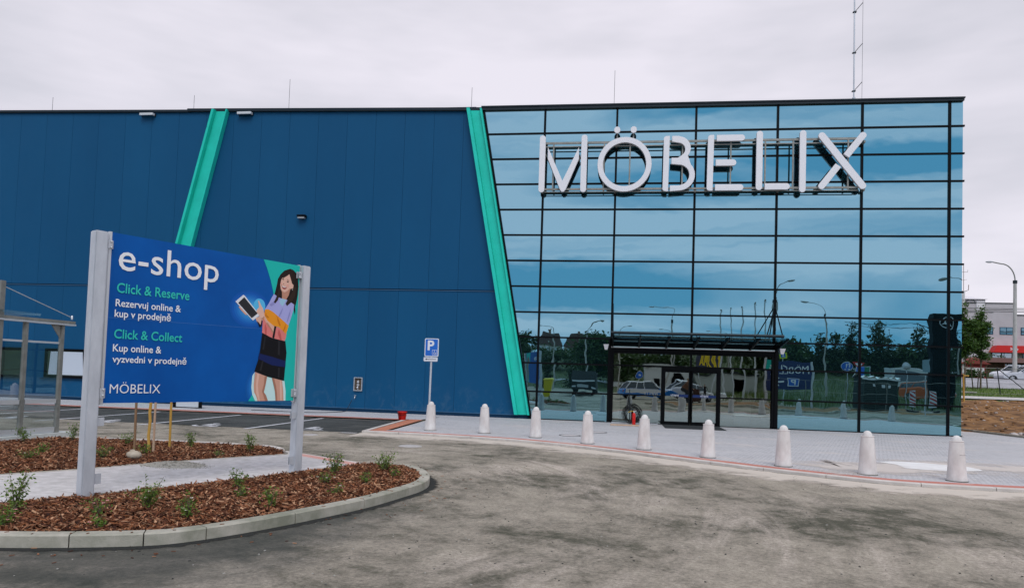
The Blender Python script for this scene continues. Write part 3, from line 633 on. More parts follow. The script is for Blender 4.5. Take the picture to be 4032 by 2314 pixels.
# framing
mb = MB()
for c in COLS[:-1]:
    zb = 0 if not (5 < c < 6) else 2.7
    mb.box((c-.040, -.05, zb), (c+.040, .04, 12.16))
mb.prism([(slant(0)-.03, 0), (slant(0)+.055, 0), (slant(12.16)+.055, 12.16), (slant(12.16)-.03, 12.16)], lambda x, z, d: (x, d, z), .04, -.06)
mb.obj('mullions', BLACK, B)
mb = MB()
for z in ROWS[1:-1]:
    if z > 2.7: mb.box((slant(z)+.05, -.042, z-.031), (15.33, .035, z+.031))
    else: mb.box((slant(z)+.05, -.042, z-.031), (2.93, .035, z+.031)); mb.box((8.97, -.042, z-.031), (15.33, .035, z+.031))
mb.box((slant(.02)+.05, -.045, .0), (2.8, .04, .075)); mb.box((9.06, -.045, .0), (15.3, .04, .075))
mb.obj('transoms', BLACK, B)
mb = MB(); mb.poly([(15.285, .05, .08), (15.285, 6, .08), (15.285, 6, 12.13), (15.285, .05, 12.13)]); mb.obj('side_glazing', GLASS, B)
# entrance frame
mb = MB()
for a, b in ((2.86, 2.99), (3.01, 3.07), (8.83, 8.90), (8.93, 9.05)): mb.box((a, -.09, 0), (b, .05, 2.9))
mb.box((2.86, -.05, 2.66), (9.05, .06, 3.19)); mb.box((3.07, -.06, 2.18), (8.83, .04, 2.235)); mb.box((5.90, -.06, 2.235), (5.97, .04, 2.66))
for a, b in ((3.07, 4.86), (7.02, 8.83)): mb.box((a, -.05, 1.085), (b, .04, 1.125)); mb.box((a, -.05, 0), (b, .04, .065))
for a, b in ((4.86, 4.955), (6.93, 7.02)): mb.box((a, -.065, 0), (b, .05, 2.18))
mb.box((4.955, -.07, 2.07), (6.93, .05, 2.18))
mb.obj('entrance_frame', BLACK, B)
for k, (a, b) in enumerate(((4.96, 5.925), (5.965, 6.925))):
    mb = MB(); mb.box((a, -.045, .04), (a+.05, .02, 2.06)); mb.box((b-.06, -.045, .04), (b, .02, 2.06)); mb.box((a+.05, -.045, .04), (b-.06, .02, .17)); mb.box((a+.05, -.045, 2.0), (b-.06, .02, 2.06))
    d = mb.obj('entrance_door', BLACK, B); pane(cst(a+.05), cst(b-.06), .17, 2.0, GLASSE, .0025*(1 if k else -1), d, -.01, name='door_pane')
    s0, s1, t0 = ((5.20, 5.865, 5.215), (6.015, 6.875, 6.29))[k]
    mb = MB(); mb.box((s0+(.31 if k == 0 else 0), -.019, 1.085), (s1, -.016, 1.185)); mb.obj('blue_door_strip', mat('strip_blue', (.006, .03, .14), .5), d)
    mb = MB(); put_text(mb, 'VÍTEJTE', (t0, -.021, 1.11), .30, .062, (1, 0, 0), (0, 0, 1), (0, 0, 0), 0, .02); mb.obj('door_lettering', WHITE, d)
# interior seen faintly through the entrance
mb = MB(); mb.box((2.2, .12, -.05), (10, 8, .03)); mb.obj('lobby_floor', mat('lobby_tiles', (.22, .19, .14), .5, vs_=.6, col2=(.42, .37, .28)), B)
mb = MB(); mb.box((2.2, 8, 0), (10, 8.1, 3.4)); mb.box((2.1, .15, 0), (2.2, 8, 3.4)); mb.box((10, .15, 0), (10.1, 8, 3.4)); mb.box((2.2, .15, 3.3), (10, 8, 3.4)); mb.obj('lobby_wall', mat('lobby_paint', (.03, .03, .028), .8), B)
mb = MB(); mb.box((3.10, .22, .03), (3.34, .5, 3.3)); mb.obj('lobby_column', mat('column_plaster', (.85, .80, .60), .8), B)
mb = MB(); mb.box((7.9, 2.2, .03), (8.5, 2.5, .85)); mb.obj('lobby_counter', mat('lobby_white', (.7, .7, .68), .6), B)
# canopy: rafters rising outwards, glass between them, round tube above, struts
cn = thing('entrance_canopy', '', ''); del cn['label']; del cn['category']; cn.parent = B
YF = -2.15; zw, zf = 2.93, 3.19
zc = lambda y: zw+(zf-zw)*(y/YF)
for x in (3.02, 4.0, 5.0, 6.0, 7.0, 8.0, 8.93):
    mb = MB(); V = [(x-.035, -.05, zw-.09), (x+.035, -.05, zw-.09), (x+.035, -.05, zw+.05), (x-.035, -.05, zw+.05), (x-.025, YF, zf-.02), (x+.025, YF, zf-.02), (x+.025, YF, zf+.045), (x-.025, YF, zf+.045)]
    mb.add(V, [(0, 1, 2, 3), (7, 6, 5, 4), (0, 4, 5, 1), (1, 5, 6, 2), (2, 6, 7, 3), (3, 7, 4, 0)]); mb.obj('rafter', BLACK, cn)
mb = MB(); mb.tube([(2.95, -1.15, 3.365), (9.0, -1.15, 3.365)], .058, 12); mb.obj('round_beam', COPE, cn)
for x in (3.02, 4.0, 5.0, 6.0, 7.0, 8.0, 8.93): mb = MB(); mb.box((x-.012, -1.165, zc(-1.15)+.05), (x+.012, -1.135, 3.32)); mb.obj('hanger', BLACK, cn)
for p_, q_, r_ in (((8.9, -.06, 4.53), (8.42, -1.15, 3.38), .022), ((8.9, -.06, 4.53), (8.95, -1.15, 3.38), .022), ((3.0, -.06, 4.53), (3.02, -1.15, 3.38), .022)): mb = MB(); mb.tube([p_, q_], r_, 8); mb.obj('strut', BLACK, cn)
mb = MB()
for a, b in zip((3.02, 4.0, 5.0, 6.0, 7.0, 8.0), (4.0, 5.0, 6.0, 7.0, 8.0, 8.93)): mb.poly([(a+.03, -.1, zw+.052), (b-.03, -.1, zw+.052), (b-.03, YF+.05, zf+.04), (a+.03, YF+.05, zf+.04)])
mb.obj('canopy_glass', make_glass('canopy_glazing', (.25, .38, .42), (0, 0, 0), .5, (.35, .5, .52)), cn)
mb = MB(); mb.box((2.97, -.20, 2.86), (8.9, -.05, 3.0)); mb.box((2.97, -.12, 2.70), (8.9, -.052, 2.85)); mb.obj('wall_beam', BLACK, cn)
mb = MB(); mb.tube([(2.98, -.26, 2.885), (8.88, -.26, 2.885)], .03, 10); mb.obj('gutter', ALU, cn)
# windows in the blue wall
def window(x0, x1, z0, z1, tilt):
    mb = MB(); t = .11
    mb.box((x0, -.035, z0), (x0+t, .02, z1)); mb.box((x1-t, -.035, z0), (x1, .02, z1)); mb.box((x0+t, -.035, z0), (x1-t, .02, z0+t)); mb.box((x0+t, -.035, z1-t), (x1-t, .02, z1))
    wn = mb.obj('window', BLACK, B)
    mb = MB(); mb.poly([(x0+t, -.006, z0+t), (x1-t, -.006, z0+t), (x1-t, -.006, z1-t), (x0+t, -.006, z1-t)]); mb.obj('pane', DKGLASS, wn)
    mb = MB(); mb.box((x0-.14, -.07, z0-.045), (x1+.02, .02, z0-.012)); mb.obj('sill', LIGHTB if False else NAVY, wn)
    if tilt:
        mb = MB(); mb.poly([(x0+.20, -.01, z0+.14), (x1-.12, -.01, z0+.14), (x1-.08, -.16, z1-.13), (x0+.40, -.16, z1-.13)]); mb.obj('tilted_sash', mat('sash_white', (.62, .68, .76), .3), wn)
window(-21.1, -19.11, .95, 2.2, True); window(-24.3, -22.14, .90, 2.2, False); window(-28.2, -26.2, .95, 2.2, False)

# ================================================================ SHOP SIGN OVER THE GLASS
SGN = thing('shop_sign', 'large white MÖBELIX letters on a steel frame across the upper glass', 'sign', (6, -.3, 8.8))
YL0, YL1 = -.34, -.45     # back and front of the letters
def letter(name, P2, parts=None):
    mb = MB()
    for P in (parts or [P2]): mb.prism(P, lambda x, z, d: (x, d, z), YL0, YL1, 0, 1)
    return mb.obj(name, [WHITE, WSIDE], SGN, bevel=.008)
def arc(cx, cz, r_, a0, a1, n=16): return [(cx+r_*math.cos(R(a0+(a1-a0)*k/n)), cz+r_*math.sin(R(a0+(a1-a0)*k/n))) for k in range(n+1)]
def bar(x, z0, z1, w_=.225): h = w_/2; return arc(x, z0+h, h, 180, 360)+arc(x, z1-h, h, 0, 180)
def stroke(p, q, w_=.235, r0=True, r1=True):
    a = math.degrees(math.atan2(q[1]-p[1], q[0]-p[0])); h = w_/2; dx, dz = math.cos(R(a+90))*h, math.sin(R(a+90))*h
    A = arc(p[0], p[1], h, a+90, a+270) if r0 else [(p[0]+dx, p[1]+dz), (p[0]-dx, p[1]-dz)]
    Bq = arc(q[0], q[1], h, a-90, a+90) if r1 else [(q[0]-dx, q[1]-dz), (q[0]+dx, q[1]+dz)]
    return A+Bq
def harm(x0, x1, zc_, w_=.235): return stroke((x0, zc_), (x1-w_/2, zc_), w_, False, True)
letter('letter_m', None, [bar(.16, 8.72, 10.93), [(.365, 10.474), (.375, 10.01), (.87, 8.83), (.93, 8.74), (1.02, 8.74), (1.09, 8.83), (1.563, 10.00), (1.553, 10.456), (.958, 9.163)], bar(1.757, 8.72, 10.93)])
mb = MB(); n = 48; cx, cz, ro, ri = 3.285, 9.777, 1.05, .825
ring = lambda r_, y: [(cx+r_*.968*math.cos(2*math.pi*k/n), y, cz+r_*math.sin(2*math.pi*k/n)) for k in range(n)]
V = ring(ro-.01, YL1)+ring(ri+.01, YL1)+ring(ro, YL0)+ring(ri, YL0); F = []
for k in range(n):
    j = (k+1) % n; mb_ = (k, j, n+j, n+k); F.append((k, n+k, n+j, j)); F += [(k, j, 2*n+j, 2*n+k), (n+k, 3*n+k, 3*n+j, n+j), (2*n+k, 2*n+j, 3*n+j, 3*n+k)]
for i in range(0, len(F), 4): mb.add([], [], 0)
base = 0; mb.v += V
for i, q in enumerate(F): mb.f.append(q); mb.m.append(0 if i % 4 == 0 else 1); mb.sm.append(False)
for x in (2.984, 3.60): mb.prism([(x+.115*math.cos(2*math.pi*k/20), 11.095+.125*math.sin(2*math.pi*k/20)) for k in range(20)], lambda x_, z, d: (x_, d, z), YL0, YL1, 0, 1); 
mb.obj('letter_o_umlaut', [WHITE, WSIDE], SGN)
def bowl():   # outer and inner outline of the B's two bowls as one polygon
    o = [(5.026, 10.826), (5.26, 10.826)]+arc(5.26, 10.355, .455, 80, -38, 12)+arc(5.30, 9.345, .585, 42, -90, 14)+[(4.985, 8.735), (4.985, 8.955), (5.30, 8.955)]+arc(5.30, 9.35, .385, -80, 80, 12)+[(5.02, 9.765), (5.02, 10.0), (5.26, 10.0)]+arc(5.26, 10.31, .255, -60, 80, 10)+[(5.03, 10.607)]
    return list(reversed(o))
letter('letter_b', None, [arc(4.82, 8.84, .105, 180, 270, 5)+[(4.92, 8.735), (4.94, 10.83)]+arc(4.83, 10.725, .105, 90, 180, 5), bowl()])
letter('letter_e', None, [arc(6.425, 8.85, .105, 180, 270, 5)+[(6.535, 8.745), (6.555, 10.84)]+arc(6.44, 10.735, .105, 90, 180, 5), harm(6.65, 7.66, 10.718), harm(6.63, 7.365, 9.795), harm(6.62, 7.635, 8.868)])
letter('letter_l', None, [bar(8.185, 8.755, 10.96), harm(8.385, 9.265, 8.892)])
letter('letter_i', None, [bar(9.705, 8.67, 10.955)])
letter('letter_x', None, [stroke((10.36, 10.74), (11.765, 8.90), .25), stroke((11.765, 10.735), (11.20, 9.99), .235, True, False), stroke((10.37, 8.895), (10.935, 9.65), .235, True, False)])
mb = MB()
for z0, z1 in ((10.62, 10.70), (10.50, 10.535), (8.83, 8.905), (8.75, 8.775)): mb.box((.15, -.335, z0), (11.65, -.28, z1))
for x in (.578, 2.51, 3.485, 5.43, 7.18, 8.41, 9.39, 11.30): mb.box((x-.026, -.33, 8.8), (x+.026, -.285, 10.65))
for x in (2.984, 3.60): mb.box((x-.02, -.335, 10.75), (x+.02, -.30, 11.05))
for x in COLS[:-2]:
    for z in (10.56, 8.80): mb.box((x-.03, -.29, z-.04), (x+.03, -.04, z+.04))
for a, b in (((.22, 10.35), (.42, 9.95)), ((1.7, 10.3), (1.5, 9.9)), ((1.5, 9.9), (1.68, 10.1))): mb.tube([(a[0], -.32, a[1]), (b[0], -.32, b[1])], .014, 6)
mb.obj('sign_frame', STEEL, SGN)

# ================================================================ THINGS FIXED TO THE WALL AND ROOF
for i, (x, lab) in enumerate(((-16.82, 'long white floodlight under the roof edge, left of the first teal beam'), (-12.37, 'long white floodlight under the roof edge, just right of the first teal beam'))):
    t = thing('wall_floodlight', lab, 'lamp', (x, 0, 12.2), 0, 'white floodlights under the roof edge')
    mb = MB(); mb.cbox((x, -.14, 12.24-i*.05), (.62, .16, .10)); mb.obj('lamp_housing', mat('lamp_white', (.62, .64, .66), .4), t, bevel=.01)
    mb = MB(); mb.cbox((x, -.15, 12.186-i*.05), (.56, .12, .008)); mb.obj('lens', DKGLASS, t)
    mb = MB(); mb.cbox((x-.3, -.03, 12.24-i*.05), (.04, .06, .12)); mb.cbox((x+.3, -.03, 12.24-i*.05), (.04, .06, .12)); mb.obj('bracket', DARKG, t)
t = thing('wall_floodlight', 'small black floodlight halfway up the blue wall', 'lamp', (-9.66, 0, 7.8))
mb = MB(); mb.cbox((-9.66, -.13, 7.88), (.36, .2, .10)); mb.obj('lamp_housing', BLACK, t, bevel=.01)
mb = MB(); mb.cbox((-9.66, -.15, 7.81), (.28, .14, .05)); mb.obj('lens', mat('lens_grey', (.4, .42, .44), .2), t)
t = thing('utility_cabinet', 'small open metal cabinet with pipe fittings on the blue wall', 'cabinet', (-7, 0, .9))
mb = MB()
for a, b in (((-7.175, -.07, .87), (-7.145, 0, 1.41)), ((-6.855, -.07, .87), (-6.825, 0, 1.41)), ((-7.145, -.07, .87), (-6.855, 0, .90)), ((-7.145, -.07, 1.38), (-6.855, 0, 1.41))): mb.box(a, b)
mb.obj('cabinet_frame', ALU, t)
mb = MB(); mb.box((-7.145, -.012, .9), (-6.855, -.004, 1.38)); mb.obj('cabinet_back', mat('cab_dark', (.10, .07, .05), .8), t)
mb = MB(); mb.tube([(-7.0, -.04, .92), (-7.0, -.04, 1.3)], .022, 8); mb.sphere((-7.0, -.05, 1.22), .05); mb.sphere((-7.02, -.05, 1.0), .045); mb.box((-7.05, -.06, 1.08), (-6.95, -.02, 1.14)); mb.obj('pipe_fittings', ALU, t)
t = thing('wall_tap', 'small metal wall tap under the open cabinet', 'tap', (-7.1, 0, .62)); mb = MB(); mb.tube([(-7.1, 0, .64), (-7.1, -.08, .64), (-7.1, -.1, .58)], .018, 8); mb.obj('spout', ALU, t); mb = MB(); mb.cbox((-7.1, -.06, .685), (.09, .02, .02)); mb.obj('handle', ALU, t)
for x, lab in ((2.78, 'white wedge shaped lamp at the left end of the entrance canopy'), (9.17, 'white wedge shaped lamp at the right end of the entrance canopy')):
    t = thing('canopy_lamp', lab, 'lamp', (x, 0, 2.8), 0, 'wedge lamps beside the canopy')
    mb = MB(); V = [(x-.10, -.22, 2.98), (x+.10, -.22, 2.98), (x+.10, -.04, 2.98), (x-.10, -.04, 2.98), (x-.05, -.12, 2.78), (x+.05, -.12, 2.78), (x+.05, -.04, 2.78), (x-.05, -.04, 2.78)]
    mb.add(V, [(0, 1, 2, 3), (7, 6, 5, 4), (0, 4, 5, 1), (1, 5, 6, 2), (2, 6, 7, 3), (3, 7, 4, 0)]); mb.obj('lamp_housing', WHITE, t)
t = thing('antenna_mast', 'tall thin steel mast with a guy wire on the roof of the glass block', 'mast', (11.93, 1.2, 12.2))
mb = MB(); mb.tube([(11.93, 1.2, 12.0), (11.90, 1.2, 20)], .028, 10); mb.tube([(11.93, 1.2, 12.0), (11.93, 1.2, 12.75)], .06, 10); mb.obj('pole', GALV, t)
mb = MB()
for a in (20, 100, 200, 320): mb.tube([(11.93, 1.2, 12.72), (11.93+.42*math.cos(R(a)), 1.2+.42*math.sin(R(a)), 12.3)], .016, 6)
mb.obj('foot_braces', GALV, t)
mb = MB()
for z in (13.0, 14.5, 16.1, 17.9): mb.tube([(11.92, 1.2, z), (12.19, 1.1, z+.32)], .012, 6); mb.cbox((11.92, 1.2, z), (.13, .1, .03))
mb.obj('stand_off_arms', DARKG, t)
mb = MB(); mb.tube([(12.19, 1.1, 12.28), (12.19, 1.1, 20)], .006, 5); mb.obj('guy_wire', DARKG, t)
for x, z, lab in ((-23.28, 14.0, 'thin lightning rod at the far left of the roof'), (-16.09, 13.9, 'thin lightning rod on the roof left of the first teal beam'), (-11.51, 14.5, 'tall thin lightning rod on the roof right of the first teal beam'), (-3.23, 13.9, 'thin lightning rod on the roof next to the glass block'), (2.8, 14.45, 'thin lightning rod on the glass block left of the mast')):
    t = thing('lightning_rod', lab, 'lightning rod', (x, 2, 12), 0, 'lightning rods along the roof')
    mb = MB(); mb.tube([(x, 2, 12.0), (x, 2, z)], .008, 5); mb.obj('rod', DARKG, t)
    mb = MB(); mb.lathe([(0.001, .12), (.12, .1), (.14, 0)], (x, 2, 12), 12); mb.obj('foot', CONC, t)
# ================================================================ BOLLARDS
BP_ = [(-2.03, -7.38), (-.43, -7.5), (1.1, -8.17), (2.54, -9.21), (3.91, -10.08), (5.25, -11.2), (6.61, -12.21), (7.98, -12.93), (9.39, -13.29), (11.0, -13.25), (12.9, -13.1), (14.9, -12.0), (16.6, -10.2)]
BL = ['bollard in front of the disabled parking sign, first of the row', 'second bollard of the row, against the blue wall right of the parking sign', 'bollard in front of the foot of the second teal beam', 'bollard standing beside the two round manhole covers', 'bollard in front of the red canister and the cable coil', 'bollard in front of the entrance doors', 'bollard in front of the right post of the entrance', 'bollard before the glass between the entrance and the building corner', 'bollard beside the pale sand spill, nearest one in view with a thin crack round it', 'tenth bollard, seen only mirrored in the glass right of the entrance', 'eleventh bollard, seen only mirrored in the glass below the blue parking board', 'twelfth bollard, seen only mirrored in the glass before the dark skip', 'last bollard of the row, outside the right edge of the picture']
b0 = None
for i, ((x, y), lab) in enumerate(zip(BP_, BL)):
    if b0 is None:
        b0 = thing('bollard', '', 'bollard', (0, 0, 0), 0, 'concrete bollards along the pavement edge')
        mb = MB(); mb.lathe([(.001, 0), (.168, 0), (.172, .012), (.160, .08), (.150, .22), (.138, .40), (.125, .57), (.114, .710)], (0, 0, 0), 40); mb.lathe([(.114, .710), (.121, .712), (.121, .722), (.112, .724)], (0, 0, 0), 40, smooth=False); mb.lathe([(.112, .724), (.06, .724)], (0, 0, 0), 40, smooth=False); mb.obj('body', CONC, b0)
        mb = MB(); mb.lathe([(.084, .716), (.084, .728)]+[(.084*math.cos(R(a)), .730+.092*math.sin(R(a))) for a in range(0, 90, 8)]+[(.001, .821)], (0, 0, 0), 40); mb.obj('dome_cap', CONC, b0)
        mb = MB(); mb.lathe([(.184, -.004), (.181, .004), (.170, .014)], (0, 0, 0), 40); mb.obj('dark_foot_ring', CONCD, b0)  # thin ring of darker colour round the bollard's foot
        o = b0
    else: o = dup(b0, (0, 0, 0), 0)
    if i == 8: mb = MB(); mb.tube([(.132*math.cos(R(a)), .132*math.sin(R(a)), .475+.002*math.sin(a)) for a in range(-95, 30, 8)], .0028, 5); mb.obj('crack', CONCD, o, world=False)
    o['label'] = lab; o.location = (x, y, PZ); o.rotation_euler = (R(random.uniform(-.6, .6)), R(random.uniform(-.6, .6)), random.uniform(0, 6) if i != 8 else 0)

# ================================================================ DISABLED PARKING SIGN
t = thing('parking_sign', 'blue disabled parking sign with a left arrow plate on a grey pole', 'sign', (-2.2, -6.9, 0))
mb = MB(); mb.tube([(-2.22, -6.9, 0), (-2.2, -6.9, 2.2)], .03, 12); mb.obj('pole', GALV, t)
def rrect(x0, z0, x1, z1, r_, n=5): return arc(x1-r_, z0+r_, r_, 270, 360, n)+arc(x1-r_, z1-r_, r_, 0, 90, n)+arc(x0+r_, z1-r_, r_, 90, 180, n)+arc(x0+r_, z0+r_, r_, 180, 270, n)
fx = lambda yy: (lambda x, z, d: (x, yy+d, z))
SX0, SX1 = -2.405, -1.985; WP = mat('sign_white', (.72, .74, .80), .5); SB = mat('sign_blue', (.012, .13, .55), .45)
mb = MB(); mb.prism(rrect(SX0, 2.165, SX1, 2.70, .035), fx(-6.94), .02, -.0); pl = mb.obj('sign_plate', WP, t)
mb = MB(); mb.poly([(x, -6.9425, z) for x, z in rrect(SX0+.025, 2.19, SX1-.025, 2.675, .02)]); mb.obj('blue_field', SB, pl)
mb = MB(); put_text(mb, 'P', (SX0+.09, -6.945, 2.36), .20, .27, (1, 0, 0), (0, 0, 1), (0, 0, 0), 0, .03); mb.obj('letter_p', WP, pl)
mb = MB(); mb.poly([(x, -6.9445, z) for x, z in rrect(-2.175, 2.215, -2.03, 2.365, .015)]); mb.obj('wheelchair_border', WP, pl)
mb = MB(); mb.poly([(x, -6.9455, z) for x, z in rrect(-2.166, 2.224, -2.039, 2.356, .01)]); mb.obj('wheelchair_field', SB, pl)
mb = MB(); c_ = (-2.105, 2.275)
for k in range(12):
    a0, a1 = R(150+20*k), R(170+20*k)
    if k < 11: mb.poly([(c_[0]+q*math.cos(a), -6.9462, c_[1]+q*math.sin(a)) for q, a in ((.036, a0), (.036, a1), (.026, a1), (.026, a0))])
for P in ([(-2.113, 2.285), (-2.100, 2.285), (-2.100, 2.325), (-2.113, 2.325)], [(-2.113, 2.283), (-2.072, 2.283), (-2.072, 2.293), (-2.113, 2.293)], [(-2.080, 2.245), (-2.058, 2.238), (-2.055, 2.247), (-2.068, 2.293), (-2.080, 2.293)]): mb.poly([(x, -6.9462, z) for x, z in P])
mb.poly([(-2.106+.010*math.cos(R(30*k)), -6.9462, 2.339+.010*math.sin(R(30*k))) for k in range(12)]); mb.obj('wheelchair_symbol', WP, pl)
mb = MB(); mb.prism(rrect(SX0-.02, 2.02, SX1-.02, 2.15, .03), fx(-6.94), .02, -.0); ap = mb.obj('arrow_plate', WP, t)
K = mat('sign_black', (.01, .01, .012), .5)
mb = MB()
for fr in ([(SX0-.012, 2.028), (SX1-.028, 2.028), (SX1-.028, 2.032), (SX0-.012, 2.032)], [(SX0-.012, 2.138), (SX1-.028, 2.138), (SX1-.028, 2.142), (SX0-.012, 2.142)], [(SX0+.05, 2.078), (SX1-.06, 2.078), (SX1-.06, 2.094), (SX0+.05, 2.094)], [(SX0+.02, 2.086), (SX0+.075, 2.062), (SX0+.075, 2.110)]): mb.poly([(x, -6.9425, z) for x, z in fr])
mb.obj('arrow', K, ap)
mb = MB(); mb.box((-2.26, -6.92, 2.3), (-2.14, -6.86, 2.33)); mb.box((-2.26, -6.92, 2.55), (-2.14, -6.86, 2.58)); mb.obj('clamps', DARKG, t)

# ================================================================ E-SHOP BILLBOARD
A0 = Vector((-2.94, -19.70, 0)); UB = Vector((.44587, .89510, 0)); NB = Vector((.89510, -.44587, 0))
bw = lambda u_, z, d=0.: tuple(A0+UB*u_+NB*d+Vector((0, 0, z)))
BB = thing('e_shop_billboard', 'blue e-shop billboard with a smiling woman holding a tablet, on two square steel posts', 'billboard', tuple(A0+UB*1.5))
def ppost(u0_, ztop, base, name='post'):
    mb = MB(); s_ = .145; f_ = .014
    # square hollow post with a rebated outer edge
    P = [(-s_/2, -s_/2), (s_/2, -s_/2), (s_/2, s_/2), (-s_/2, s_/2)]
    V = [bw(u0_+p[0], z, p[1]) for z in (base, ztop) for p in P]
    mb.add(V, [(0, 1, 2, 3), (7, 6, 5, 4), (0, 4, 5, 1), (1, 5, 6, 2), (2, 6, 7, 3), (3, 7, 4, 0)])
    return mb.obj(name, GALV, BB, bevel=.012)
pL = ppost(-.005, 3.262, .07); pR = ppost(3.03, 3.275, .07)
for pp, uu, s_ in ((pL, .10, 1), (pR, 2.925, -1)):
    for z, l, dd in ((3.12, .10, .05), (1.32, .12, .05), (.98, .10, .03), (.30, .12, .06)):
        mb = MB(); c_ = bw(uu+s_*.015, z, .02); mb.cbox(c_, (.006, .07, l), math.atan2(UB.y, UB.x)+math.pi/2); mb.cbox(bw(uu-s_*.0, z, .05), (.05 if z > 1.2 else .09, .006, l), math.atan2(UB.y, UB.x)); mb.obj('bracket', GALV, pp)
    mb = MB()
    for z in (3.15, 3.08, 1.36, 1.29): mb.lathe([(.001, .012), (.011, .012), (.011, 0)], bw(uu+s_*.012, z, .054), 6, axis=NB)
    mb.obj('bolts', ALU, pp)
for q in (.12, 2.935): mb = MB(); mb.cbox(bw(q, 2.23, -.01), (.03, .05, 2.1), math.atan2(UB.y, UB.x)); mb.obj('edge_channel', ALU, BB)
def bprism(mb, P, d0, d1): mb.prism(P, lambda u_, z, d: bw(u_, z, d), d0, d1)
mb = MB(); bprism(mb, [(.135, 1.20), (2.925, 1.20), (2.94, 3.27), (.135, 3.275)], -.003, .012); PN = mb.obj('panel', mat('poster_blue', (.001, .082, .345), .4, vs_=1.2, col2=(.0015, .106, .42), spec=.14), BB)
lay = [.013]
def art(name, polys, m):
    lay[0] += .00012
    for P in polys: mb = MB(); mb.poly([bw(u_, z, lay[0]) for u_, z in P]); mb.obj(name, m, PN)
